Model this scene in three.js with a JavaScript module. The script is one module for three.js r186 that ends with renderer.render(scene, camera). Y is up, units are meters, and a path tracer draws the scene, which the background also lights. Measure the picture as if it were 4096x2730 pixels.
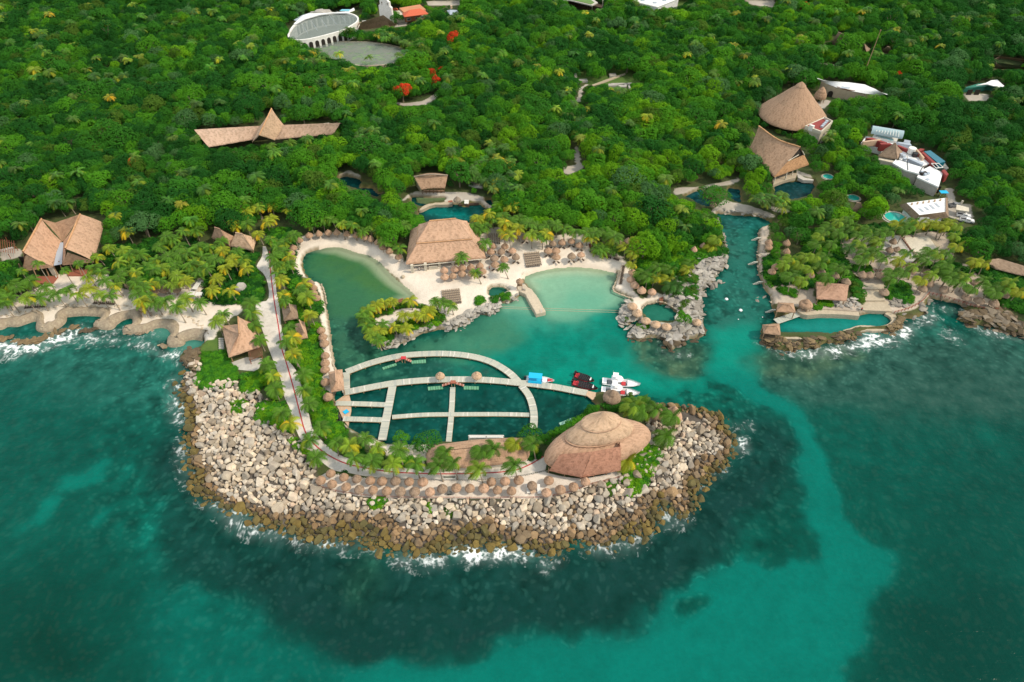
import * as THREE from 'three';
import * as BGU from 'three/addons/utils/BufferGeometryUtils.js';
import { MarchingCubes } from 'three/addons/objects/MarchingCubes.js';

// ---------------------------------------------------------------- camera, sky, sun, exposure
const HCAM = 160, PITCH = 44.5 * Math.PI / 180, FPX = 2736, CX = 2048, CY = 1365;
const scene = new THREE.Scene();
const camera = new THREE.PerspectiveCamera(2 * Math.atan(CY / FPX) * 180 / Math.PI, 1024 / 682, 1, 6000);
camera.position.set(0, HCAM, 0);
camera.lookAt(0, HCAM - Math.sin(PITCH), -Math.cos(PITCH));
const renderer = new THREE.WebGLRenderer();
renderer.toneMapping = THREE.LinearToneMapping;
renderer.toneMappingExposure = 1.4;
renderer.shadowMap.enabled = true;
{ // thin bright cloud: a computed overcast sky
  const w = 256, h = 128, d = new Float32Array(w * h * 4);
  for (let j = 0; j < h; j++) for (let i = 0; i < w; i++) {
    const el = ((j + 0.5) / h - 0.5) * Math.PI, s = Math.max(0, Math.sin(el));
    const n = 0.5 + 0.5 * Math.sin(i / w * 6.283 * 3 + 2 * Math.sin(el * 5)) * Math.sin(el * 9 + 1.3 * Math.sin(i / w * 6.283 * 2));
    const k = 0.78 + 0.22 * (1 - s) + 0.05 * (n - 0.5);
    const o = (j * w + i) * 4;
    d[o] = 0.77 * k; d[o + 1] = 0.82 * k; d[o + 2] = 0.86 * k; d[o + 3] = 1;
  }
  const t = new THREE.DataTexture(d, w, h, THREE.RGBAFormat, THREE.FloatType);
  t.mapping = THREE.EquirectangularReflectionMapping; t.magFilter = THREE.LinearFilter; t.needsUpdate = true;
  scene.background = t; scene.environment = t;
}
const sun = new THREE.DirectionalLight(0xffefd8, 2.5);
sun.position.set(235, 275, -160); sun.target.position.set(0, 0, -220); sun.castShadow = true; sun.shadow.radius = 12;
Object.assign(sun.shadow.camera, { left: -420, right: 420, top: 420, bottom: -420, near: 1, far: 1200 });
scene.add(sun, sun.target);

// ---------------------------------------------------------------- helpers
let seed = 7; const rnd = () => { seed = (seed * 1664525 + 1013904223) >>> 0; return seed / 4294967296; };
const rr = (a, b) => a + (b - a) * rnd(), reseed = (n) => { seed = n; };
const clamp = (x, a, b) => x < a ? a : x > b ? b : x, lerp = (a, b, t) => a + (b - a) * t;
const sm = (a, b, x) => { const t = clamp((x - a) / (b - a), 0, 1); return t * t * (3 - 2 * t); };
const V = (x, y, z) => new THREE.Vector3(x, y, z);
const PERM = new Uint8Array(512); { reseed(99); const p = [...Array(256).keys()]; for (let i = 255; i > 0; i--) { const j = Math.floor(rnd() * (i + 1)); [p[i], p[j]] = [p[j], p[i]]; } for (let i = 0; i < 512; i++) PERM[i] = p[i & 255]; }
function noise(x, y) {
  const xi = Math.floor(x), yi = Math.floor(y), fx = x - xi, fy = y - yi, u = fx * fx * (3 - 2 * fx), v = fy * fy * (3 - 2 * fy);
  const h = (a, b) => PERM[PERM[a & 255] + (b & 255)] / 255;
  return lerp(lerp(h(xi, yi), h(xi + 1, yi), u), lerp(h(xi, yi + 1), h(xi + 1, yi + 1), u), v);
}
const fbm = (x, y, o = 4) => { let s = 0, a = 0.5, t = 0; for (let i = 0; i < o; i++) { s += a * noise(x, y); t += a; x = x * 2.03 + 17.1; y = y * 2.03 + 5.7; a *= 0.5; } return s / t; };
function pnoise(x, y, m, n) { const xi = Math.floor(x), yi = Math.floor(y), fx = x - xi, fy = y - yi, u = fx * fx * (3 - 2 * fx), v = fy * fy * (3 - 2 * fy), h = (a, b) => PERM[PERM[((a % m) + m) % m & 255] + (((b % n) + n) % n & 255)] / 255; return lerp(lerp(h(xi, yi), h(xi + 1, yi), u), lerp(h(xi, yi + 1), h(xi + 1, yi + 1), u), v); }
function noise3(x, y, z) { return (noise(x + 0.37 * z, y - 0.61 * z) + noise(y + 31.2, z + 0.5 * x) + noise(z - 11.7, x + 7.1 - 0.3 * y)) / 3; }
const cell = (x, y) => { // distance to the nearest random point, and a value of that point
  const xi = Math.floor(x), yi = Math.floor(y); let best = 9, val = 0;
  for (let j = -1; j <= 1; j++) for (let i = -1; i <= 1; i++) {
    const a = PERM[PERM[(xi + i) & 255] + ((yi + j) & 255)], b = PERM[a + 77];
    const d = Math.hypot(xi + i + a / 255 - x, yi + j + b / 255 - y);
    if (d < best) { best = d; val = PERM[b + 13] / 255; }
  }
  return [best, val];
};
// a place read off the photograph -> the point of the level y = h seen there
function P(sx, sy, h = 1.5) {
  const a = (sx - CX) / FPX, b = (CY - sy) / FPX, s = Math.sin(PITCH), c = Math.cos(PITCH);
  const dy = -s + b * c, dz = -c - b * s, t = (h - HCAM) / dy;
  return V(a * t, h, dz * t);
}
function toPx(p) {
  const s = Math.sin(PITCH), c = Math.cos(PITCH), y = p.y - HCAM;
  const dep = -y * s - p.z * c, up = y * c - p.z * s;
  return [CX + FPX * p.x / dep, CY - FPX * up / dep, dep];
}
const FR = { ov: [0, 0, 1.7407], a1: [0, 0, .5102], a2: [1000, 0, .5102], a3: [2000, 0, .5102], a4: [2996, 0, .5102], b1: [0, 700, .5102], b2: [1000, 700, .5102], b3: [2000, 700, .5102], b4: [2996, 700, .5102], c1: [600, 1400, .5102], c2: [1200, 1300, .4464], c3: [2000, 1400, .5102], c4: [1300, 1400, .28694], d1: [0, 1800, .59499], d2: [1300, 2000, .59499], d3: [2600, 1500, .78448], e1: [2050, 1450, .25499], e2: [1600, 680, .2997], e3: [3400, 480, .26781], e4: [2950, 300, .29332], e5: [1120, 0, .29749] };
const px = (f, x, y) => { const k = FR[f]; return [k[0] + x * k[2], k[1] + y * k[2]]; };
const Q = (f, x, y, h = 1.5) => { const p = px(f, x, y); return P(p[0], p[1], h); };
// 'b1 0,1205 60,1180 c1 230,60 ...' -> list of source pixels
function trace(s) { let f = 'ov'; const out = []; for (const w of s.trim().split(/\s+/)) { if (FR[w]) f = w; else { const [x, y] = w.split(',').map(Number); out.push(px(f, x, y)); } } return out; }
const ground = (s, h = 1.5) => trace(s).map(([x, y]) => { const p = P(x, y, h); return [p.x, p.z]; });

class Ras { // a raster of the ground plan
  constructor(x0, x1, z0, z1, w, h) { Object.assign(this, { x0, x1, z0, z1, w, h, sx: w / (x1 - x0), sz: h / (z1 - z0) }); }
  fill(poly, mask = new Uint8Array(this.w * this.h), v = 1) {
    const pts = poly.map(([x, z]) => [(x - this.x0) * this.sx, (z - this.z0) * this.sz]), n = pts.length;
    let lo = 1e9, hi = -1e9; for (const p of pts) { lo = Math.min(lo, p[1]); hi = Math.max(hi, p[1]); }
    for (let j = Math.max(0, Math.floor(lo)); j <= Math.min(this.h - 1, Math.ceil(hi)); j++) {
      const y = j + 0.5, xs = [];
      for (let i = 0; i < n; i++) { const a = pts[i], b = pts[(i + 1) % n]; if ((a[1] <= y) !== (b[1] <= y)) xs.push(a[0] + (y - a[1]) / (b[1] - a[1]) * (b[0] - a[0])); }
      xs.sort((a, b) => a - b);
      for (let k = 0; k + 1 < xs.length; k += 2) for (let i = Math.max(0, Math.round(xs[k])); i < Math.min(this.w, Math.round(xs[k + 1])); i++) mask[j * this.w + i] = v;
    }
    return mask;
  }
  blur(mask, metres) {
    let a = Float32Array.from(mask), b = new Float32Array(a.length);
    const { w, h } = this, rx = Math.max(1, Math.round(metres * this.sx / 2)), rz = Math.max(1, Math.round(metres * this.sz / 2));
    for (let pass = 0; pass < 3; pass++) {
      for (let j = 0; j < h; j++) { let s = 0; const o = j * w; for (let i = -rx; i <= rx; i++) s += a[o + clamp(i, 0, w - 1)]; for (let i = 0; i < w; i++) { b[o + i] = s / (2 * rx + 1); s += a[o + Math.min(w - 1, i + rx + 1)] - a[o + Math.max(0, i - rx)]; } }
      for (let i = 0; i < w; i++) { let s = 0; for (let j = -rz; j <= rz; j++) s += b[clamp(j, 0, h - 1) * w + i]; for (let j = 0; j < h; j++) { a[j * w + i] = s / (2 * rz + 1); s += b[Math.min(h - 1, j + rz + 1) * w + i] - b[Math.max(0, j - rz) * w + i]; } }
    }
    return a;
  }
  sdf(mask) { // metres, positive inside
    const { w, h } = this, f = (inside) => {
      const g = new Float32Array(w * h), INF = 1e12, n = Math.max(w, h), v = new Int32Array(n), z = new Float32Array(n + 1), q = new Float32Array(n);
      for (let i = 0; i < w * h; i++) g[i] = (mask[i] > 0) === inside ? INF : 0;
      const run = (len, at) => {
        for (let i = 0; i < len; i++) q[i] = g[at(i)];
        let k = 0; v[0] = 0; z[0] = -INF; z[1] = INF;
        for (let i = 1; i < len; i++) { let s; do { const r = v[k]; s = (q[i] + i * i - q[r] - r * r) / (2 * (i - r)); } while (s <= z[k] && --k > -1); k++; v[k] = i; z[k] = s; z[k + 1] = INF; }
        k = 0; for (let i = 0; i < len; i++) { while (z[k + 1] < i) k++; g[at(i)] = (i - v[k]) ** 2 + q[v[k]]; }
      };
      for (let i = 0; i < w; i++) run(h, (j) => j * w + i);
      for (let j = 0; j < h; j++) run(w, (i) => j * w + i);
      return g;
    };
    const a = f(true), b = f(false), out = new Float32Array(w * h), k = 1 / this.sx;
    for (let i = 0; i < w * h; i++) out[i] = (Math.sqrt(Math.min(a[i], 1e9)) - Math.sqrt(Math.min(b[i], 1e9))) * k;
    return out;
  }
  at(f, x, z) { // bilinear
    const u = clamp((x - this.x0) * this.sx - 0.5, 0, this.w - 1.001), v = clamp((z - this.z0) * this.sz - 0.5, 0, this.h - 1.001), i = Math.floor(u), j = Math.floor(v), a = u - i, b = v - j, o = j * this.w + i;
    return (f[o] * (1 - a) + f[o + 1] * a) * (1 - b) + (f[o + this.w] * (1 - a) + f[o + this.w + 1] * a) * b;
  }
}
const s8 = (x) => { x = clamp(x, 0, 1); return Math.round(255 * (x <= 0.0031308 ? 12.92 * x : 1.055 * x ** (1 / 2.4) - 0.055)); };
function tex(w, h, fn, srgb = true, repeat = true) { // fn(i, j) -> [r, g, b] linear
  const d = new Uint8Array(w * h * 4);
  for (let j = 0; j < h; j++) for (let i = 0; i < w; i++) { const c = fn(i, j), o = (j * w + i) * 4; for (let k = 0; k < 3; k++) d[o + k] = srgb ? s8(c[k]) : Math.round(255 * clamp(c[k], 0, 1)); d[o + 3] = 255; }
  const t = new THREE.DataTexture(d, w, h, THREE.RGBAFormat); t.magFilter = THREE.LinearFilter; t.minFilter = THREE.LinearFilter;
  if (srgb) t.colorSpace = THREE.SRGBColorSpace;
  t.wrapS = t.wrapT = repeat ? THREE.RepeatWrapping : THREE.ClampToEdgeWrapping; t.needsUpdate = true; return t;
}
// names, labels
const used = {};
function numbered(n) { const k = used[n] = (used[n] ?? -1) + 1; return k ? n + '_' + String(k).padStart(3, '0') : n; }
function tag(o, label, category, group, kind) { if (label) o.userData.label = label; if (category) o.userData.category = category; if (group) o.userData.group = group; if (kind) o.userData.kind = kind; return o; }
function thing(name, label, category, pos = V(0, 0, 0), turn = 0, group) { const o = new THREE.Group(); o.name = numbered(name); o.position.copy(pos); o.rotation.y = turn; scene.add(o); return tag(o, label, category, group); }
function part(name, geo, m, parent) { const o = new THREE.Mesh(geo, m); o.name = name; o.castShadow = o.receiveShadow = true; parent.add(o); return o; }
function struct(name, geo, m, label) { const o = part(numbered(name), geo, m, scene); o.userData.kind = 'structure'; if (label) o.userData.label = label; return o; }
function single(name, geo, m, label, category, pos, turn = 0, group) { const o = part(numbered(name), geo, m, scene); if (pos) o.position.copy(pos); o.rotation.y = turn; return tag(o, label, category, group); }
function copy(o, label, group) { const c = o.clone(); c.name = numbered(o.name.replace(/_\d{3}$/, '')); c.userData = { ...o.userData }; if (label) c.userData.label = label; if (group) c.userData.group = group; scene.add(c); return c; }
const merge = (list) => BGU.mergeGeometries(list.map((g) => { g = g.index ? g.toNonIndexed() : g; for (const k of Object.keys(g.attributes)) if (!['position', 'normal', 'uv'].includes(k)) g.deleteAttribute(k); if (!g.attributes.uv) g.setAttribute('uv', new THREE.BufferAttribute(new Float32Array(g.attributes.position.count * 2), 2)); return g; }));
const std = (r, g, b, rough = 0.9, more = {}) => new THREE.MeshStandardMaterial({ color: new THREE.Color().setRGB(r, g, b), roughness: rough, ...more });
function box(w, h, d, x = 0, y = 0, z = 0, ry = 0, rx = 0, rz = 0) { const g = new THREE.BoxGeometry(w, h, d); if (rx) g.rotateX(rx); if (rz) g.rotateZ(rz); if (ry) g.rotateY(ry); g.translate(x, y, z); return g; }
function rod(a, b, r = 0.1, r2 = r, seg = 6) { const d = b.clone().sub(a), g = new THREE.CylinderGeometry(r2, r, d.length(), seg, 1); g.translate(0, d.length() / 2, 0); g.applyQuaternion(new THREE.Quaternion().setFromUnitVectors(V(0, 1, 0), d.normalize())); g.translate(a.x, a.y, a.z); return g; }
function uvMetres(g, k = 1) { const p = g.attributes.position, uv = new Float32Array(p.count * 2); for (let i = 0; i < p.count; i++) { uv[2 * i] = p.getX(i) * k; uv[2 * i + 1] = p.getZ(i) * k; } g.setAttribute('uv', new THREE.BufferAttribute(uv, 2)); return g; }
function slab(poly, y0, y1, bevel = 0) { // plan polygon [[x, z]] raised from y0 to y1, uv in metres
  const s = new THREE.Shape(poly.map(([x, z]) => new THREE.Vector2(x, -z)));
  const g = new THREE.ExtrudeGeometry(s, { depth: y1 - y0 - bevel, bevelEnabled: bevel > 0, bevelThickness: bevel, bevelSize: bevel, bevelOffset: -bevel, bevelSegments: 1 });
  g.rotateX(-Math.PI / 2); g.translate(0, y0, 0); return g;
}
function smoothLine(pts, n = 4, closed = false) { const c = new THREE.CatmullRomCurve3(pts.map(([x, z]) => V(x, 0, z)), closed, 'centripetal'); return c.getPoints(pts.length * n).map((p) => [p.x, p.z]); }
// ---------------------------------------------------------------- the coast, read off the photograph
const COAST = ground(`b1 -400,1215 0,1205 60,1180 150,1175 280,1135 310,1150 305,1200 350,1225 430,1205 490,1160 510,1110 600,1098 700,1095 810,1108 800,1150 750,1185 870,1200 900,1170 960,1130 1040,1115 1062,1140 1050,1190 975,1230 1100,1230 1160,1215 1230,1190 1300,1190 1350,1220 1360,1260 1330,1300 1340,1335 1420,1330 1440,1300 1520,1280 1600,1290 1610,1320 1560,1370 1500,1390
 c1 230,50 290,110 330,180 275,215 250,260 255,340 275,410 300,480 320,540 315,600 290,660 310,700 330,760 320,870 345,930 375,980 350,1040 365,1110 430,1150 540,1160 580,1220 660,1230 740,1240 800,1290 870,1360 960,1370 1040,1390 1120,1410 1180,1460 1300,1470 1400,1490 1480,1460 1600,1450 1740,1490 1850,1530
 d2 220,290 300,290 330,310 480,320 560,330 640,350 720,335 800,340 870,310 950,300 1060,290 1180,280 1300,300 1400,320 1470,370 1510,360 1540,340 1600,330 1640,280 1690,255 1800,300 1900,300 1940,260 2040,240 2130,220 2200,210 2220,160
 c3 1200,1290 1230,1200 1300,1180 1370,1260 1450,1290 1500,1240 1490,1140 1560,1060 1620,1000 1690,930 1750,880 1790,830 1810,740 1820,680 1760,640 1740,560 1720,520 1600,495 1440,465 1290,440 1160,415 1110,410 1000,390 940,370 830,350 740,345 725,400 760,440 740,480 650,520 600,570 520,600 440,660 330,720
 c2 2130,980 2060,1020 1980,1010 1780,1040 1570,1055 1340,1060 1180,1075 1000,1090 870,1080 760,1070 700,1040 640,1010 530,980 430,930 380,880 340,790 310,720 300,680
 b2 690,1568 665,1500 650,1400 640,1330 622,1200 605,1080 585,980 575,920 550,852 500,850 470,820 430,780 412,730 410,690 420,650 445,615 520,590 600,573 690,562 740,575 830,605 930,628 1020,680 1090,760 1160,830 1230,880 1290,930 1310,985 1210,1000 1130,1010 960,1040 880,1060 866,1110 890,1190 940,1255 990,1330 1080,1368 1150,1340 1260,1300 1340,1250 1480,1210 1560,1220 1680,1180 1740,1130 1800,1090 1880,1100 1950,1070 1955,1000 1990,1005 2080,1000
 b3 110,995 160,940 215,930 250,990 305,1085 345,1080 330,1035 280,965 235,900 195,850 190,800 240,775 320,750 430,732 600,720 760,735 860,755 925,775 915,820 885,905 1000,955 1045,975 1000,988 965,1040 943,1085 958,1150 985,1188 1050,1150 1095,1110 1080,1160 1015,1220 1000,1265 1100,1305 1180,1270 1280,1290 1310,1330 1340,1388 1400,1330 1480,1290 1600,1265 1600,1200 1590,1120 1572,1000 1585,925 1610,880 1560,790 1580,820 1640,880 1700,790 1780,700 1782,640 1760,520 1725,420 1695,330 1700,300 1770,310 1900,320 2040,330 2120,370 2150,395
 b4 80,425 75,530 65,650 78,770 118,880 165,950 180,1020 205,1090 230,1125 300,1100 370,1070 400,1075 440,1102 560,1088 700,1092 865,1105 930,1085 1060,1080 1128,1110 1146,1160 1100,1195 980,1203 880,1200 760,1228 640,1256 500,1248 430,1242 330,1245 240,1240 240,1200 200,1165 110,1200 100,1260 120,1320 200,1358 300,1385 400,1360 520,1348 600,1320 700,1318 850,1268 900,1232 1050,1228 1150,1225 1205,1165 1210,1115 1270,1130 1390,1090 1340,1040 1400,1015 1410,965 1520,985 1650,1015 1705,1060 1690,1100 1625,1130 1750,1178 1900,1188 2000,1230 2156,1268 2500,1330`, 0.0);
COAST.push([900, COAST[COAST.length - 1][1]], [900, -900], [-900, -900], [-900, COAST[0][1]]);
const HOLES = {
  cenote: ground('e2 250,560 300,520 390,490 480,468 560,470 640,458 760,455 880,490 940,455 1080,450 1120,500 1170,510 1160,540 1100,600 950,660 920,700 900,760 400,760 240,640', 0.3),
  terracePool: ground('e2 130,380 150,360 240,358 340,362 480,380 600,385 610,410 560,430 440,435 380,455 300,490 270,500 200,470 150,430', 0.3),
  darkPool: ground('b2 690,20 760,5 860,30 880,60 850,100 960,100 1000,140 1040,150 1000,185 930,150 820,110 730,80', 0.3),
  river2: ground('b3 1430,175 1520,130 1590,110 1600,180 1660,190 1640,260 1600,255 1540,225 1500,190', 0.3),
  river3: ground('b3 1790,100 1880,105 1900,230 1850,220 1780,170', 0.3),
  saddleLagoon: ground('b4 200,80 300,55 400,45 500,40 520,90 470,170 400,190 340,200 200,160', 0.3),
  sidePool: ground('b2 1840,195 1890,190 1925,235 1900,250 1860,225', 0.3),
  beachPool: ground('b2 1868,900 1900,880 1950,875 2000,885 2035,915 2000,920 1960,950 1900,965 1870,940', 0.3),
  ringPool: ground('b3 1115,1050 1150,1020 1230,1000 1290,1005 1350,1040 1390,1080 1397,1120 1370,1145 1300,1160 1210,1155 1150,1125 1118,1085', 0.3),
  rockPool: ground('b4 260,1295 340,1292 415,1300 405,1325 330,1338 270,1325', 0.0),
};
const GR = new Ras(-380, 380, -560, -30, 1520, 1060);
const landMask = GR.fill(COAST); for (const k in HOLES) GR.fill(HOLES[k], landMask, 0);
const landSdf = GR.sdf(landMask);
const SOFT = ground(`b2 380,560 600,500 760,500 960,560 1160,700 1330,800 1400,900 1420,1010 1180,1010 1150,700 700,640 480,660
 b3 120,820 180,780 400,660 700,650 990,700 1000,800 700,900 240,880`, 0.5);
const softMask = GR.blur(GR.fill(ground(`b2 520,640 560,500 760,500 960,560 1160,680 1330,800 1400,900 1420,1020 1250,1020 1000,900 700,700`), GR.fill(ground('b3 170,860 180,760 400,660 700,640 900,690 900,800 700,900 300,900'))), 6);
const ROCKFILL = ground(`c1 330,120 420,290 650,230 720,340 840,330 960,430 850,520 1060,640 1200,760 1300,900 1300,1050 1480,1140 1760,1170 2156,1175
 c3 0,1178 300,1178 480,1150 700,1075 960,1010 960,900 1180,700 1160,540 1430,470 1740,515 1800,560 1900,720 1700,1100 1480,1400 1200,1480 700,1568 0,1600
 c1 1850,1650 1100,1600 600,1400 150,1100 150,400`);
const rockMask = GR.blur(GR.fill(ROCKFILL), 3);
const HEAD = ground('b3 965,985 1050,960 1060,1090 1110,1130 1390,1190 1500,1180 1270,960 1380,800 1500,660 1620,640 1790,560 1800,700 1640,900 1620,1300 1340,1420 940,1250 930,1020');
const headMask = GR.blur(GR.fill(HEAD), 3);
function heightAt(x, z) {
  const d = GR.at(landSdf, x, z), s = GR.at(softMask, x, z);
  const n = fbm(x * 0.35, z * 0.35, 3) - 0.5;
  const dd = d + n * 1.2;
  const steep = dd > -0.8 ? lerp(-0.7, 1.5, sm(-0.8, 1.0, dd)) : -0.7 - Math.min(3.3, (-0.8 - dd) * 0.35);
  if (d < -30) return steep + n * 0.5;
  const soft = d > 0 ? 1.5 * (1 - Math.exp(-d / 5)) : Math.max(-3.5, d * 0.075);
  const rf = GR.at(rockMask, x, z), fill = d > 0 ? 0.1 + 1.4 * sm(0, 13, d) : Math.max(-4, d * 0.3);
  let h = lerp(steep, soft, s); h = lerp(h, fill, rf);
  const hd = GR.at(headMask, x, z); if (hd > 0.02 && d > 0) h += hd * sm(0, 5, d) * (fbm(x * 0.25, z * 0.25, 4) * 2.6 - 0.6 + 0.5 * Math.abs(n));
  return h;
}
// ---------------------------------------------------------------- the ground as one sheet: land, beaches and sea bed
const COVER = {}; // named areas of the ground plan
const COVERS = {
  sand: [`b1 -200,1230 -200,1060 0,1010 150,940 330,870 450,780 860,780 900,880 1000,900 1250,900 1350,890 1480,860 1545,800 1595,825 1590,930 1620,985 1890,1020 1895,1080 1830,1110 1740,1180 1700,1240 1680,1300 1500,1300 1300,1230 900,1200 500,1160 300,1190`,
    `b2 320,760 330,650 350,540 400,480 480,460 700,445 860,470 950,510 1040,570 1100,610 1190,650 1230,690 1800,650 1850,600 1800,480 1870,420 2156,380 b3 0,400 130,440 300,480 480,470 560,440 700,480 800,550 900,600 960,640 1010,700 1050,740 1060,830 1040,900 1120,980 1190,920 1260,930 1285,970 1200,1000 1120,1030 1110,1080 1120,1130 1210,1150 1330,1165 1400,1150 1400,1180 1300,1215 1180,1180 1090,1130 1040,1060 1050,975 885,910 930,770 600,700 300,745 180,800 b2 2100,960 1950,1000 1800,1085 1600,1140 1550,1170 1500,1090 1440,1040 1330,1030 1300,960 1150,780 940,620 700,550 520,580 430,620 400,700 425,790 560,850 600,1000 640,1300 690,1568 560,1568 545,1400 550,1200 560,960 480,830 370,790`,
    'b2 965,1130 1110,1090 1130,1060 1220,1035 1330,1045 1400,1100 1350,1140 1240,1150 1140,1170 1110,1210 990,1190',
    'c2 380,880 330,700 290,640 180,620 180,0 310,0 330,480 410,640 470,740 430,900 530,980 640,1010 760,1070 1180,1080 1130,1180 1090,1260 900,1160 740,1170 640,1080 500,990'],
  earth: [
    'b4 70,420 160,390 165,440 140,520 125,650 155,770 160,870 250,860 330,850 420,900 520,880 500,960 790,980 890,960 890,840 800,740 730,650 715,500 1080,465 1200,480 1440,445 1580,455 1570,560 1610,640 1500,690 1340,700 1290,800 1240,840 1340,870 1400,940 1390,1000 1290,1070 1150,1090 930,1085 560,1070 430,1100 400,1040 230,1010 180,1020 165,930 115,870 75,760 65,640',
    'b4 1400,960 1240,840 1330,760 1500,800 1640,700 1720,700 1850,830 1830,950 1960,1000 1960,1070 1700,1020'],
  pave: ['a2 1060,790 1200,810 1360,790 1470,720 1480,750 1390,820 1200,830', 'a3 600,800 620,690 680,655 700,665 650,690 635,800', 'a3 580,1200 590,1140 610,1140 640,1290 670,1310 540,1370 500,1360 500,1310 590,1300', 'a3 1900,0 2156,0 2156,60 2050,40', 'a4 0,0 80,0 200,45 110,50 0,30', 'a4 360,465 780,520 780,530 640,515', 'a4 520,810 600,780 650,790 590,860', 'a4 1680,735 1880,735 1880,790 1720,790', 'b4 1530,110 1600,100 1620,200 1620,330 1560,330 1560,180', 'b4 1600,230 1750,230 1760,390 1600,340', 'a2 1160,180 1230,170 1230,200 1120,215', 'a2 1380,10 1650,0 1660,40 1400,45', 'b4 0,580 110,610 230,620 0,660', 'b1 0,590 160,580 170,640 0,680', 'a2 690,1370 780,1330 880,1390 700,1420', 'e2 100,340 200,290 600,300 900,300 1180,370 1230,500 1160,520 1100,440 930,400 700,440 560,470 390,490 260,540 380,455 600,430 610,380 300,350 150,350 0,450 0,410', 'e2 920,150 1150,190 1100,270 990,210', 'b3 1360,100 1530,95 1600,85 1850,30 1860,0 1880,40 1830,70 1620,100 1400,150 1370,160', 'b3 1650,280 1770,185 1790,190 1760,250 1930,250 1920,275 1780,290 1700,315', 'b3 1760,200 1960,240 2156,310 2156,340 1960,290 1740,320', 'b4 370,0 380,-40 500,10 510,25', 'b4 130,240 320,270 300,300 200,290'],
  lawn: ['a3 560,570 700,540 900,520 1060,540 1160,600 1160,690 1030,730 900,720 840,660 700,665 610,625', 'a3 1280,490 1600,500 1560,560 1330,560', 'a3 1240,70 1420,0 1500,0 1440,40 1380,50', 'd2 300,0 400,0 390,40 320,50', 'c1 380,0 600,0 680,180 620,300 480,310 360,230', 'b1 1590,1330 1640,1280 1720,1290 1800,1470 1850,1568 1640,1568 1570,1470'],
};
for (const k in COVERS) { const m = new Uint8Array(GR.w * GR.h); for (const s of COVERS[k]) GR.fill(ground(s), m); COVER[k] = GR.blur(m, 1.4); COVER[k + 'Mask'] = m; }
COVER.rock = rockMask; COVER.head = headMask;
const ISLAND_ROCK = GR.blur(GR.fill(ground('b2 1000,1300 1330,1200 1500,1170 1700,1070 1880,1000 1960,990 2156,900 2156,1060 1740,1200 1300,1320 1080,1400 930,1290 860,1100 900,1060 950,1200')), 1.5);
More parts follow.
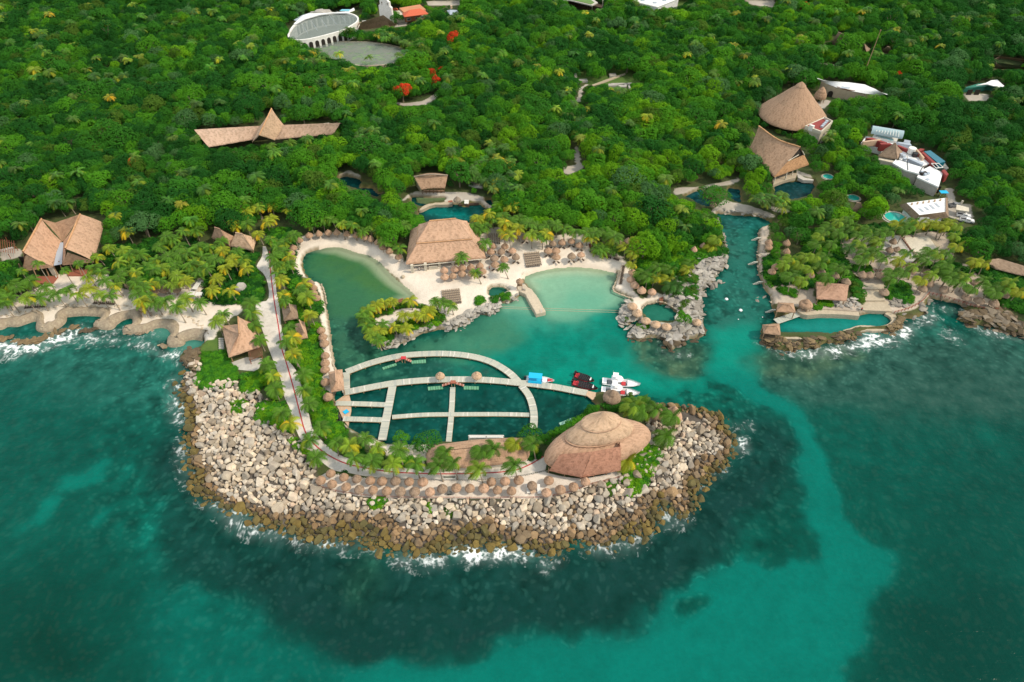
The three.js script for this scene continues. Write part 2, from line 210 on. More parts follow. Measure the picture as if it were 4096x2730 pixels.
{
  const TW = 2048, TH = 1428;
  const map = tex(TW, TH, (i, j) => {
    const x = lerp(-380, 380, (i + 0.5) / TW), z = lerp(-560, -30, (j + 0.5) / TH);
    const d = GR.at(landSdf, x, z), n = fbm(x * 0.08, z * 0.08, 4), f = fbm(x * 0.9, z * 0.9, 3), wx = x + (f - 0.5) * 1.6, wz = z + (n - 0.5) * 1.6;
    let c = [0.035 + 0.03 * n, 0.055 + 0.03 * f, 0.018];
    const mix = (k, r, g, b) => { if (k > 0) c = [lerp(c[0], r, k), lerp(c[1], g, k), lerp(c[2], b, k)]; };
    const e = (m) => sm(0.35, 0.65, GR.at(m, wx, wz));
    mix(e(COVER.lawn), 0.05 + 0.04 * f, 0.11 + 0.05 * f, 0.02);
    const g = 0.88 + 0.3 * (n - 0.5) + 0.16 * (f - 0.5) + 0.12 * (fbm(x * 0.25 + 9, z * 0.25, 3) - 0.5);
    mix(e(COVER.sand), 0.78 * g, 0.695 * g, 0.585 * g);
    mix(e(COVER.earth), 0.48 * g, 0.405 * g, 0.325 * g);
    mix(e(COVER.pave), 0.46 * g, 0.42 * g, 0.36 * g);
    const rk = 0.5 + 0.8 * f * (0.6 + 0.6 * cell(x * 0.5, z * 0.5)[0]);
    mix(e(COVER.head), 0.36 * rk, 0.34 * rk, 0.31 * rk);
    mix(e(ISLAND_ROCK) * sm(10, 6, d), 0.4 * rk, 0.37 * rk, 0.33 * rk);
    mix(sm(0.3, 0.6, GR.at(rockMask, wx, wz)), 0.11 * rk, 0.095 * rk, 0.08 * rk);  // shade in the gaps between boulders painted as darker ground
    const soft = GR.at(softMask, x, z);
    if (d < 1.2 + 2 * soft) { const wet = sm(1.2 + 2 * soft, 0, d); if (soft > 0.4) mix(wet * 0.35, 0.4, 0.32, 0.22); else mix(wet * 0.85, 0.12 + 0.06 * f, 0.09 + 0.05 * f, 0.045); }
    if (d < -0.5) mix(sm(-0.5, -4 - 5 * soft, d), 0.42 * (0.7 + 0.6 * n), 0.42 * (0.7 + 0.6 * n), 0.33);
    return c;
  }, true, false);
  const bump = tex(256, 256, (i, j) => { const v = 0.5 * noise(i * 0.25, j * 0.25) + 0.5 * noise(i * 0.5 + 9, j * 0.5); return [v, v, v]; }, false);
  bump.repeat.set(760 / 24, 530 / 24);
  const xs = [-3000, -1200, -600], zs = [-3000, -1400, -800];
  for (let x = -378; x <= 378; x += 1.0) xs.push(x); xs.push(600, 1200, 3000);
  for (let z = -556; z < -300; z += 1.6) zs.push(z); for (let z = -300; z <= -34; z += 0.8) zs.push(z); zs.push(0, 200, 1200, 3000);
  const W = xs.length, H = zs.length, pos = new Float32Array(W * H * 3), uv = new Float32Array(W * H * 2), idx = new Uint32Array((W - 1) * (H - 1) * 6);
  for (let j = 0; j < H; j++) for (let i = 0; i < W; i++) { const o = j * W + i, x = xs[i], z = zs[j]; pos[3 * o] = x; pos[3 * o + 1] = heightAt(x, z); pos[3 * o + 2] = z; uv[2 * o] = clamp((x + 380) / 760, 0.001, 0.999); uv[2 * o + 1] = clamp((z + 560) / 530, 0.001, 0.999); }
  let q = 0; for (let j = 0; j < H - 1; j++) for (let i = 0; i < W - 1; i++) { const a = j * W + i; idx.set([a, a + W, a + 1, a + 1, a + W, a + W + 1], q); q += 6; }
  const g = new THREE.BufferGeometry(); g.setAttribute('position', new THREE.BufferAttribute(pos, 3)); g.setAttribute('uv', new THREE.BufferAttribute(uv, 2)); g.setIndex(new THREE.BufferAttribute(idx, 1)); g.computeVertexNormals();
  struct('ground', g, new THREE.MeshStandardMaterial({ map, roughness: 1, bumpMap: bump, bumpScale: 0.12 }));
}
// ---------------------------------------------------------------- the water: one sheet at sea level, its colour by depth, bed, foam and painted-in shading
const WR = new Ras(-220, 220, -310, -40, 2048, 1257);
{
  const N = WR.w * WR.h, R = new Float32Array(N), G = new Float32Array(N), B = new Float32Array(N);
  const land = WR.fill(COAST); for (const k in HOLES) WR.fill(HOLES[k], land, 0);
  const sdf = WR.sdf(land), soft = new Float32Array(N), NX = new Float32Array(N), NZ = new Float32Array(N), F1 = new Float32Array(N);
  for (let j = 0; j < WR.h; j++) for (let i = 0; i < WR.w; i++) {
    const o = j * WR.w + i, x = WR.x0 + i / WR.sx, z = WR.z0 + j / WR.sz;
    NX[o] = fbm(x * 0.06, z * 0.06, 5) - 0.5; NZ[o] = fbm(x * 0.06 + 40, z * 0.06 - 20, 5) - 0.5; F1[o] = fbm(x * 0.35, z * 0.35, 3);
    const big = fbm(x * 0.02 + 3, z * 0.02, 3), k = 0.62 + 0.55 * big + 0.22 * (F1[o] - 0.5);
    R[o] = 0.001 * k; G[o] = 0.07 * k; B[o] = 0.052 * k;
  }
  const paint = (s, c, blur = 4, warp = 8, alpha = 1, grain = 0.25, h = 0) => {
    const m = WR.blur(WR.fill(ground(s, h)), blur);
    for (let j = 0; j < WR.h; j++) for (let i = 0; i < WR.w; i++) {
      const o = j * WR.w + i, u = clamp(Math.round(i + NX[o] * 2 * warp * WR.sx), 0, WR.w - 1), v = clamp(Math.round(j + NZ[o] * 2 * warp * WR.sz), 0, WR.h - 1);
      const k = alpha * clamp(m[v * WR.w + u] * (1 + 0.9 * (NX[v * WR.w + u])) , 0, 1) * (1 - grain * 0.5 + grain * (F1[o] - 0.5) * 2);
      if (k > 0) { R[o] = lerp(R[o], c[0], k); G[o] = lerp(G[o], c[1], k); B[o] = lerp(B[o], c[2], k); }
    }
  };
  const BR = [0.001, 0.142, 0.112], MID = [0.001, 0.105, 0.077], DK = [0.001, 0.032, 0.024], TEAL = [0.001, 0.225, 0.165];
  // far right and left shallows over weed
  paint('b4 0,1568 30,1450 300,1440 800,1420 1300,1200 2300,1300 2300,1900 1000,1900 300,1800', [0.024, 0.076, 0.06], 8, 10, 0.85, 0.5);
  paint('b1 -100,1300 600,1260 1300,1330 1520,1480 1480,1568 c1 250,300 150,500 -200,520 -1000,300', [0.012, 0.1, 0.078], 8, 10, 0.9, 0.5);
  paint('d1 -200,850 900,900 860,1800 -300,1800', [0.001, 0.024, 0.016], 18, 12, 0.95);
  // bright sand channels
  paint('d3 540,-30 560,60 640,110 730,150 800,220 850,300 900,380 930,460 920,560 960,680 1040,790 1150,870 1270,890 1230,940 1240,1040 1170,1080 1160,1170 1080,1210 1090,1290 1110,1370 980,1420 990,1700 -200,1700 -100,1330 60,1250 300,1240 380,1150 280,1130 120,1160 100,1100 200,1060 290,960 400,960 470,930 570,920 640,960 760,960 850,940 850,880 830,830 780,740 740,640 740,560 720,470 770,400 730,300 700,230 620,190 500,120 380,70 280,-20', BR, 1.8, 6, 1, 0.2);
  paint('d2 100,1090 400,1090 600,1130 850,1140 1000,1160 1200,1090 1300,1020 1430,970 1580,990 1680,900 1800,910 1900,820 2020,810 2110,830 2150,700 2250,670 2400,590 2400,1400 0,1500', BR, 2.2, 8, 0.95, 0.2);
  paint('d1 1000,1700 1030,1400 1060,1200 1100,1000 1050,850 1200,830 1270,930 1420,910 1560,960 1700,1020 1760,1090 1820,1180 1830,1250 1900,1220 2050,1260 2180,1210 2210,1290 2290,1390 2340,1500 2400,1700', [0.001, 0.1, 0.078], 6, 8, 0.9, 0.15);
  paint('d1 1080,240 1140,330 1090,480 1060,600 1100,700 1080,800 1000,780 980,640 910,640 940,520 1010,380 1060,280', [0.001, 0.14, 0.106], 3, 6, 0.85);
  for (const s of ['d1 350,250 420,180 600,120 720,60 700,120 680,200 560,240 480,280 400,290', 'd1 190,430 260,350 400,300 380,370 280,480 120,540', 'd1 560,560 620,470 760,340 720,430 640,530 500,570', 'd1 840,130 920,60 900,110 850,180']) paint(s, [0.001, 0.15, 0.115], 2, 6, 0.95);
  for (const s of ['d3 1200,650 1240,650 1320,740 1280,770 1220,700', 'd3 1095,380 1130,400 1120,460 1100,440', 'd3 1360,1330 1420,1350 1450,1430 1380,1400', 'd3 1680,260 1800,290 1907,430 1907,460 1780,380', 'd3 460,810 520,810 540,870 490,860', 'd3 540,730 580,740 560,780']) paint(s, MID, 4, 5, 0.7);
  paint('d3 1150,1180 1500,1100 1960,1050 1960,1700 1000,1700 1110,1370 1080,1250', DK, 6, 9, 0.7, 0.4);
  paint('d3 1350,500 2000,300 2000,1700 1250,1700 1300,1200 1250,900', DK, 14, 10, 0.6, 0.3);  // deeper water tone that also paints in darkening towards the frame edge
  // dark weed reef that rings the breakwater
  paint('c1 150,300 250,200 330,900 400,1160 1000,1400 1850,1560 d2 300,380 1000,420 1500,380 2200,200 c3 1480,1250 1700,900 1900,600 1760,540 2150,560 2350,700 2250,1000 2150,1200 1900,1500 d2 2100,790 1700,860 1560,960 1250,1010 900,1110 500,1100 200,1100 0,960 d1 2100,1150 1800,1180 1500,930 1200,860 1060,700 1080,500 1110,300 1040,150 c1 150,600', [0.004, 0.028, 0.025], 5, 7, 0.92, 0.3);
  paint('d2 150,450 300,370 400,470 380,620 250,600', [0.015, 0.08, 0.045], 5, 6, 0.6, 0.5);
  paint('d2 700,560 1300,520 1350,600 800,640', [0.004, 0.06, 0.048], 6, 8, 0.6, 0.5);
  paint('d2 1150,520 1500,520 1510,620 1380,600', [0.016, 0.034, 0.03], 3, 6, 0.4, 0.4);
  // the bay
  paint('b3 -450,1440 -300,1300 0,1130 300,1090 700,1080 930,1060 960,1190 1000,1290 1250,1400 1300,1568 1700,1620 1700,1760 800,1760 500,1700 -300,1600', TEAL, 6, 8, 1, 0.35);
  paint('b3 180,800 430,720 760,725 930,770 885,905 1050,970 950,1060 700,1090 300,1090 -50,1080 100,1000 215,930 300,1085 345,1080 240,900', [0.27, 0.52, 0.36], 3, 5, 1, 0.06);
  paint('b3 345,980 600,900 950,960 960,1080 700,1130 300,1120', [0.08, 0.38, 0.265], 7, 6, 0.6, 0.1);
  paint('b3 0,1040 300,1060 330,1150 100,1200 -200,1150', [0.09, 0.34, 0.24], 5, 6, 0.7, 0.2);
  // grey-green lagoon between islet, boardwalk and breakwater
  paint('b2 500,870 690,1568 780,1530 1000,1440 1400,1390 1800,1420 2100,1300 2000,1100 1700,1190 1300,1310 1080,1390 940,1290 860,1150 860,1000', [0.034, 0.125, 0.072], 4, 6, 1, 0.45);
  paint('b2 1200,1330 1700,1200 2000,1120 2100,1200 1800,1400 1500,1380', [0.045, 0.2, 0.125], 6, 8, 0.8, 0.35);
  paint('b2 760,1150 880,1250 870,1330 780,1280 740,1210', [0.012, 0.06, 0.05], 4, 6, 0.7, 0.3);
  paint('b2 1520,1310 1640,1270 1660,1330 1550,1400 1500,1380', [0.014, 0.09, 0.07], 4, 6, 0.5, 0.3);
  paint('b2 410,690 440,620 600,570 830,605 1020,680 1160,830 1290,930 1310,985 960,1040 860,1060 860,1100 600,1090 575,920 430,780', [0.04, 0.15, 0.062], 3, 3, 1, 0.2);
  paint('b2 480,690 700,620 900,650 1150,820 1250,900 1240,960 1100,960 800,830 560,760', [0.045, 0.125, 0.03], 5, 5, 0.75, 0.3);
  paint('b2 540,940 800,900 960,960 860,1080 620,1120', [0.025, 0.115, 0.06], 5, 5, 0.8, 0.3);
  // pens inside the boardwalk
  paint('c2 430,420 800,300 1300,280 1700,360 1950,490 1400,480 1000,500 440,570', [0.01, 0.066, 0.05], 2, 4, 1, 0.6);
  paint('c2 440,460 700,400 900,360 950,420 700,520 480,540', [0.03, 0.14, 0.085], 4, 8, 0.7, 0.8);
  paint('c2 430,590 850,540 1350,490 1960,530 2080,640 2130,800 2240,780 2240,1060 2070,1040 1300,1070 740,1060 430,900 400,720', [0.002, 0.052, 0.045], 2, 4, 1, 0.3);
  paint('c2 820,600 1300,560 1330,780 830,800', [0.004, 0.065, 0.052], 4, 8, 0.7, 0.6);
  paint('c3 240,300 700,370 730,440 650,520 330,720 280,620', [0.002, 0.05, 0.042], 3, 4, 1, 0.3);
  // reef flats by the headland and the river mouth
  for (const s of ['b3 1000,1300 1300,1320 1600,1300 1700,1400 1720,1540 1500,1600 1230,1560 1150,1400', 'b4 40,1400 100,1350 400,1400 700,1380 900,1300 1000,1450 600,1568 100,1600 0,1500']) paint(s, [0.036, 0.078, 0.046], 4, 8, 0.95, 0.6);
  for (const s of ['b3 590,1210 700,1230 720,1280 610,1270', 'b3 740,1310 900,1320 1000,1350 1000,1410 830,1390', 'b3 220,1440 330,1460 330,1510 240,1500', 'b3 720,1410 790,1420 800,1500 730,1500', 'b3 570,1420 630,1410 620,1450', 'b3 -50,1380 40,1400 0,1480']) paint(s, [0.008, 0.085, 0.066], 3, 7, 0.9, 0.5);
  paint('b3 1640,900 1750,800 1800,700 1770,500 1700,330 2120,350 2030,500 2020,650 2050,770 2120,900 2140,1050 2060,1150 2030,1300 1640,1280 1610,1100', [0.014, 0.125, 0.098], 3, 5, 1, 0.5);
  paint('b3 1690,310 2100,330 2050,430 1730,430', [0.008, 0.075, 0.075], 5, 6, 0.8, 0.3);
  paint('b3 1640,1180 2050,1150 2040,1300 1990,1420 2000,1600 1750,1600 1700,1400', TEAL, 5, 6, 0.9, 0.15);
  for (const s of ['b3 1650,1040 1900,1080 2000,1170 1760,1190', 'b3 1620,1270 1720,1280 1710,1340 1630,1330', 'b3 1740,880 1900,920 1880,990 1760,960', 'b3 1850,560 1990,620 1960,690 1860,640']) paint(s, [0.022, 0.115, 0.09], 3, 7, 0.6, 0.7);
  paint('b4 240,1130 600,1080 1000,1080 1150,1160 980,1210 640,1260 430,1245 250,1230', [0.008, 0.215, 0.185], 3, 5, 1, 0.25);
  paint('b4 880,1090 1060,1085 1130,1150 980,1200', [0.006, 0.13, 0.115], 3, 5, 0.6, 0.25);
  // small pools
  paint('e2 230,460 700,440 1180,480 1100,600 920,760 380,760 220,640', [0.002, 0.032, 0.034], 2, 3, 1, 0.2, 0.3);
  paint('e2 290,570 450,510 640,500 820,560 1000,580 930,640 700,640 480,650 330,640', [0.0, 0.14, 0.125], 4, 5, 0.85, 0.2, 0.3);
  paint('e2 100,350 640,350 620,440 300,520 100,420', [0.003, 0.028, 0.03], 2, 2, 1, 0.2, 0.3);
  paint('b2 680,-20 1060,-20 1060,200 680,100', [0.003, 0.03, 0.034], 2, 2, 1, 0.2, 0.3);
  paint('b3 1420,90 1910,90 1910,240 1420,270', [0.006, 0.06, 0.07], 2, 2, 1, 0.2, 0.3);
  paint('b4 180,30 540,30 540,210 180,210', [0.003, 0.035, 0.042], 2, 2, 1, 0.2, 0.3);
  paint('b2 1830,180 1940,180 1940,260 1830,260', [0.003, 0.03, 0.034], 2, 2, 1, 0.2, 0.3);
  paint('b2 1850,865 2050,865 2050,975 1850,975', [0.02, 0.13, 0.09], 2, 2, 1, 0.2, 0.3);
  paint('b3 1100,990 1410,990 1410,1175 1100,1175', [0.018, 0.15, 0.105], 2, 2, 1, 0.25, 0.3);
  for (const s of ['b1 1160,1190 1350,1190 1370,1290 1240,1300 1140,1240', 'b1 1420,1280 1620,1280 1600,1390 1400,1390']) paint(s, [0.07, 0.25, 0.2], 3, 3, 0.9, 0.2);
  paint('b1 0,1200 500,1110 800,1100 740,1180 300,1220 0,1290', [0.012, 0.1, 0.085], 3, 4, 0.9, 0.3);
  // foam
  const FO = new Float32Array(N);
  const foam = (s, a, blur = 2.5) => { const m = WR.blur(WR.fill(ground(s, 0)), blur); for (let o = 0; o < N; o++) FO[o] = Math.max(FO[o], m[o] * a); };
  foam('d2 820,330 950,290 1150,300 1250,290 1400,320 1450,390 1250,400 1180,400 980,430 880,400', 1.0, 2);
  foam('d2 -20,260 120,240 330,290 400,320 370,380 330,330 100,310 -20,330', 0.72); foam('d2 440,340 700,350 850,360 830,430 700,460 480,430', 0.66);
  foam('d2 1450,380 1560,350 1600,400 1500,460 1440,470', 0.66); foam('d2 1690,250 1800,290 2000,250 2130,210 2230,200 2080,330 1900,370 1760,350', 0.62);
  foam('c1 170,200 270,220 260,330 290,450 330,600 170,570 150,420', 0.62); foam('c1 240,680 330,760 350,900 370,1040 300,1100 210,850', 0.5); foam('c1 290,1150 560,1190 680,1250 870,1370 1100,1420 1100,1500 850,1470 640,1420 560,1300 420,1200', 0.7);
  foam('c1 1100,1440 1500,1470 1850,1540 1850,1568 1300,1568 1120,1520', 0.55); foam('c3 1180,1240 1300,1180 1480,1290 1480,1350 1300,1400 1200,1360', 0.6); foam('c3 1480,1080 1700,930 1760,880 1780,920 1620,1040 1560,1120', 0.55);
  foam('c3 1830,690 1920,670 1960,780 1810,830 1800,760', 0.85, 1.6); foam('c3 1700,530 1760,540 1800,600 1990,580 1980,620 1780,640', 0.35);
  foam('b1 -100,1330 170,1300 420,1250 600,1180 680,1190 560,1300 300,1390 120,1440 -100,1420', 0.95); foam('b1 610,1290 700,1260 900,1310 1100,1300 1200,1330 1250,1390 1440,1390 1430,1430 1300,1440 1160,1370 1000,1320 800,1310 640,1320', 0.85, 2);
  foam('b1 700,1200 870,1200 980,1220 1180,1230 1300,1310 1130,1260 860,1240 720,1250', 0.62); foam('b1 500,1280 640,1200 820,1250 1100,1280 900,1330 560,1330', 0.45);
  foam('b1 1340,1340 1450,1340 1430,1390 1500,1480 1480,1560 1400,1500', 0.45);
  foam('b4 220,1350 420,1380 600,1360 720,1330 850,1300 900,1240 1020,1240 1050,1280 1180,1230 1200,1170 1330,1180 1300,1230 1180,1330 1000,1340 800,1390 620,1430 460,1440 280,1400', 0.92, 2);
  foam('b4 100,1320 300,1400 260,1420 90,1350', 0.5); foam('b4 1330,1030 1400,1010 1470,1090 1480,1180 1390,1190 1300,1130', 0.6); foam('b4 1430,1000 1700,1080 1680,1120 1560,1080 1480,1060', 0.45); foam('b4 1680,1170 1900,1200 2000,1250 2250,1280 2250,1320 1950,1270 1760,1210', 0.75); foam('b4 1440,1180 1600,1230 1700,1320 1560,1290', 0.4);
  foam('b3 1250,1360 1330,1400 1480,1390 1470,1430 1300,1430', 0.62); foam('b3 1200,1280 1310,1300 1300,1340', 0.5); foam('b3 2020,1280 2156,1340 2156,1400 2020,1330', 0.4);
  const TRm = new Float32Array(N), data = new Uint8Array(N * 4), td = new Uint8Array(N * 4);
  for (let j = 0; j < WR.h; j++) for (let i = 0; i < WR.w; i++) {
    const o = j * WR.w + i, x = WR.x0 + i / WR.sx, z = WR.z0 + j / WR.sz, d = -sdf[o], s = GR.at(softMask, x, z);
    // shallow margins brighten over the pale bed
    const sh = sm(7 * s + 0.2, 0, d) * s; R[o] = lerp(R[o], 0.55, sh * 0.8); G[o] = lerp(G[o], 0.62, sh * 0.8); B[o] = lerp(B[o], 0.42, sh * 0.8);
    if (G[o] < 0.11 && d > 0) { const near = sm(32, 6, d), sc = 0.62, [cd, cv] = cell(x * sc + NX[o] * 7, z * sc + NZ[o] * 7), st = sm(0.55, 0.2, cd) * (cv > 0.6 ? 1 : 0.15); const k = 1 + (0.15 + 0.6 * near) * st * (cv - 0.25) + 0.9 * (F1[o] - 0.5) * (0.35 + near); R[o] = R[o] * k + 0.004 * st; G[o] *= k; B[o] *= k; }
    const w = 0.93 + 0.14 * fbm(x * 1.1 + z * 0.5, z * 2.3 - x * 0.4, 2); R[o] *= w; G[o] *= w; B[o] *= w;  // faint streaks put the shading of wave facets into the colour
    // foam: torn lace
    const f = FO[o]; let k = 0;
    if (f > 0.02) { const wx = x + NX[o] * 9, wz = z + NZ[o] * 9; const a = fbm(wx * 0.55, wz * 0.55, 4), rdg = 1 - Math.abs(2 * fbm(wx * 0.42 + 11, wz * 0.42, 4) - 1) * 3.2, lace = 1 - Math.abs(2 * fbm(wx * 1.1 + 31, wz * 1.1, 3) - 1) * 4; k = clamp(sm(0.60 - 0.42 * f, 1.02 - 0.36 * f, 0.55 * a + 0.3 * rdg + 0.2 * lace) * (0.4 + 0.7 * f) + 0.22 * f * a, 0, 0.97); }
    R[o] = lerp(R[o], 0.8, k); G[o] = lerp(G[o], 0.86, k); B[o] = lerp(B[o], 0.86, k);
    const clear = (1 - k) * clamp(0.12 + 0.55 * sm(0.12, 0.5, G[o]) + 0.75 * sm(3, 0, d) * (0.3 + s), 0, 1);
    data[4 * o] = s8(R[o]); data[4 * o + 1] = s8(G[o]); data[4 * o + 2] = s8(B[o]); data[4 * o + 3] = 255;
    td[4 * o] = td[4 * o + 1] = td[4 * o + 2] = Math.round(255 * clear); td[4 * o + 3] = 255;
  }
  const mk = (d, srgb) => { const t = new THREE.DataTexture(d, WR.w, WR.h, THREE.RGBAFormat); t.magFilter = t.minFilter = THREE.LinearFilter; if (srgb) t.colorSpace = THREE.SRGBColorSpace; t.needsUpdate = true; return t; };
  const rip = tex(1024, 1024, (i, j) => { const u = i / 1024, v = j / 1024; let q = 0, a = 0.42; for (const [m, n, o] of [[22, 34, 0], [46, 72, 5], [94, 140, 11], [200, 240, 23]]) { q += a * (1 - Math.abs(2 * pnoise(u * m + o, v * n + o, m, n) - 1)); a *= 0.62; } q *= 0.95; return [q, q, q]; }, false);
  rip.repeat.set(440 / 70, 270 / 70);
  const xs = [-4000, WR.x0, WR.x1, 4000], zs = [-420, WR.z0, WR.z1, 3000], pos = [], uv = [], idx = [];
  for (const z of zs) for (const x of xs) { pos.push(x, 0, z); uv.push(clamp((x - WR.x0) / 440, 0, 1), clamp((z - WR.z0) / 270, 0, 1)); }
  for (let j = 0; j < 3; j++) for (let i = 0; i < 3; i++) { const a = j * 4 + i; idx.push(a, a + 4, a + 1, a + 1, a + 4, a + 5); }
  const g = new THREE.BufferGeometry(); g.setAttribute('position', new THREE.Float32BufferAttribute(pos, 3)); g.setAttribute('uv', new THREE.Float32BufferAttribute(uv, 2)); g.setIndex(idx); g.computeVertexNormals();
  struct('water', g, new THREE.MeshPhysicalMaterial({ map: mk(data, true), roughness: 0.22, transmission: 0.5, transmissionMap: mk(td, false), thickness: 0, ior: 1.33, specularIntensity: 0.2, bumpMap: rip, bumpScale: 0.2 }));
}
// ---------------------------------------------------------------- materials of the buildings
const straw = tex(512, 512, (i, j) => { const a = noise(i * 0.35, j * 0.03 + 3), b = noise(i * 0.9 + 50, j * 0.08), c = noise(i * 0.02, j * 0.02 + 80), r = noise(i * 0.012 + 9, j * 0.06); const k = (0.56 + 0.3 * a + 0.3 * noise(i * 0.028, j * 0.004 + 30) + 0.06 * ((j % 64) / 64) + 0.26 * (b - 0.5) + 0.42 * (c - 0.5) + 0.2 * (r - 0.5)); return [k, k * (0.97 + 0.06 * c), k * (0.93 + 0.1 * c)]; });
const strawBump = tex(256, 256, (i, j) => { const k = 0.5 * noise(i * 0.5, j * 0.05) + 0.35 * noise(i * 0.07, j * 0.12 + 9) + 0.15 * noise(i, j * 0.1); return [k, k, k]; }, false);
for (const t of [straw, strawBump]) t.repeat.set(1 / 7, 1 / 7);
const thatch = (r, g, b) => new THREE.MeshStandardMaterial({ color: new THREE.Color().setRGB(r, g, b), roughness: 1, map: straw, bumpMap: strawBump, bumpScale: 0.16 });
const T = { tan: thatch(0.55, 0.35, 0.235), pink: thatch(0.6, 0.42, 0.31), brown: thatch(0.42, 0.27, 0.175), red: thatch(0.5, 0.25, 0.165), pale: thatch(0.58, 0.4, 0.265), orange: thatch(0.55, 0.31, 0.16), dull: thatch(0.33, 0.235, 0.165), grey: thatch(0.3, 0.245, 0.19), rose: thatch(0.42, 0.255, 0.175) };
const grainTex = tex(256, 256, (i, j) => { const k = 0.7 + 0.3 * noise(i * 0.04, j * 0.5) + 0.2 * (noise(i * 0.3, j * 0.9) - 0.5); return [k, k, k]; }); grainTex.repeat.set(0.5, 0.5);
const blotch = tex(256, 256, (i, j) => { const k = 0.72 + 0.34 * fbm(i / 256 * 16, j / 256 * 16, 4) + 0.1 * (noise(i * 0.6, j * 0.6) - 0.5); return [k, k, k * 0.98]; }); blotch.repeat.set(0.12, 0.12);
const mat = {
  wood: std(0.16, 0.085, 0.045, 0.85), darkwood: std(0.06, 0.035, 0.022, 0.9), dark: std(0.02, 0.016, 0.012, 1), post: std(0.3, 0.19, 0.11, 0.9), white: std(0.8, 0.79, 0.76, 0.6, { map: blotch }), offwhite: std(0.62, 0.57, 0.47, 0.85, { map: blotch }),
  roofwhite: std(0.82, 0.84, 0.86, 0.6, { map: blotch }), stone: std(0.46, 0.39, 0.29, 0.95, { map: blotch }), greystone: std(0.42, 0.4, 0.37, 0.95, { map: blotch }), concrete: std(0.5, 0.48, 0.44, 0.9, { map: blotch }), maroon: std(0.24, 0.035, 0.03, 0.7), metal: std(0.42, 0.48, 0.55, 0.45, { metalness: 0.3 }), teal: std(0.02, 0.17, 0.12, 0.7), tile: std(0.62, 0.13, 0.06, 0.8, { map: grainTex }), brick: std(0.55, 0.24, 0.12, 0.9, { map: blotch }), glass: std(0.05, 0.09, 0.1, 0.15), deck: std(0.52, 0.53, 0.45, 0.85, { map: grainTex }), deckB: std(0.43, 0.46, 0.41, 0.85, { map: grainTex }), beam: std(0.42, 0.31, 0.16, 0.85), solar: std(0.01, 0.14, 0.2, 0.25), rope: std(0.45, 0.4, 0.28, 0.9), redwood: std(0.3, 0.1, 0.06, 0.85), peach: std(0.56, 0.4, 0.28, 0.9, { map: blotch }), green: std(0.1, 0.3, 0.17, 0.6), black: std(0.012, 0.012, 0.014, 0.6), blue: std(0.0, 0.16, 0.42, 0.55), cyan: std(0.0, 0.42, 0.72, 0.5), gloss: std(0.82, 0.83, 0.84, 0.25), redc: std(0.5, 0.03, 0.04, 0.6),
};
// ---------------------------------------------------------------- roofs
const VIS = []; // outlines seen in the photograph that no tree may cover (source pixels)
const PATHS = []; const SOLID = []; // footprints on the ground plan
const fitH = (p, z) => { const a = (CY - p[1]) / FPX, s = Math.sin(PITCH), c = Math.cos(PITCH); return HCAM + z * (-s + a * c) / (-c - a * s); };
const pts = (s) => trace(s);
function patchGeo(a, b, c, d, o = {}) { // a-b the eave, d-c the ridge
  const lu = (a.distanceTo(b) + d.distanceTo(c)) / 2, lv = (a.distanceTo(d) + b.distanceTo(c)) / 2, nu = clamp(Math.round(lu / (o.cell ?? 0.7)), 3, 44), nv = clamp(Math.round(lv / (o.cell ?? 0.7)), 2, 24);
  const nrm = b.clone().sub(a).cross(d.clone().sub(a)); if (nrm.lengthSq() < 1e-6) nrm.copy(c.clone().sub(a).cross(d.clone().sub(a))); nrm.normalize(); if (nrm.y < 0) nrm.negate();
  const pos = [], uv = [], idx = [], amp = o.rough ?? 0.14, sag = o.sag ?? 0, fr = o.fringe ?? 0.4;
  for (let j = 0; j <= nv; j++) for (let i = 0; i <= nu; i++) {
    const u = i / nu, v = j / nv, p = a.clone().lerp(b, u).lerp(d.clone().lerp(c, u), v);
    const edge = Math.min(1, Math.min(u, 1 - u) * nu * 0.5) * Math.min(1, Math.min(v + 0.2, 1 - v) * nv * 0.5);
    p.addScaledVector(nrm, ((fbm(p.x * 0.6 + 7, p.z * 0.6 + p.y, 3) - 0.5) * 2 * amp) * edge - sag * 4 * v * (1 - v));
    if (o.ridgeSag) p.y -= o.ridgeSag * 4 * u * (1 - u) * v;
    if (o.eaveSag) p.y -= o.eaveSag * 4 * u * (1 - u) * (1 - v);
    pos.push(p.x, p.y, p.z); uv.push(u * lu, v * lv);
  }
  for (let j = 0; j < nv; j++) for (let i = 0; i < nu; i++) { const k = j * (nu + 1) + i; idx.push(k, k + 1, k + nu + 1, k + 1, k + nu + 2, k + nu + 1); }
  if (fr) { const k0 = pos.length / 3; for (let i = 0; i <= nu; i++) { pos.push(pos[3 * i] - nrm.x * 0.05, pos[3 * i + 1] - fr * (0.75 + 0.5 * noise(i * 0.9, lu)), pos[3 * i + 2] - nrm.z * 0.05); uv.push(i / nu * lu, -fr * 3); } for (let i = 0; i < nu; i++) idx.push(k0 + i, k0 + i + 1, i, k0 + i + 1, i + 1, i); }
  const g = new THREE.BufferGeometry(); g.setAttribute('position', new THREE.Float32BufferAttribute(pos, 3)); g.setAttribute('uv', new THREE.Float32BufferAttribute(uv, 2)); g.setIndex(idx); g.computeVertexNormals(); return g;
}
const local = (v, o) => v.clone().sub(o.position);
function ridgeCap(list, r = 0.28) { const c = new THREE.CatmullRomCurve3(list, false, 'centripetal'); const g = new THREE.TubeGeometry(c, Math.max(6, Math.round(c.getLength() / 0.6)), r, 6); const p = g.attributes.position; for (let i = 0; i < p.count; i++) p.setY(i, p.getY(i) + 0.14 * (noise(i * 0.7, r * 9) - 0.5)); return g; }
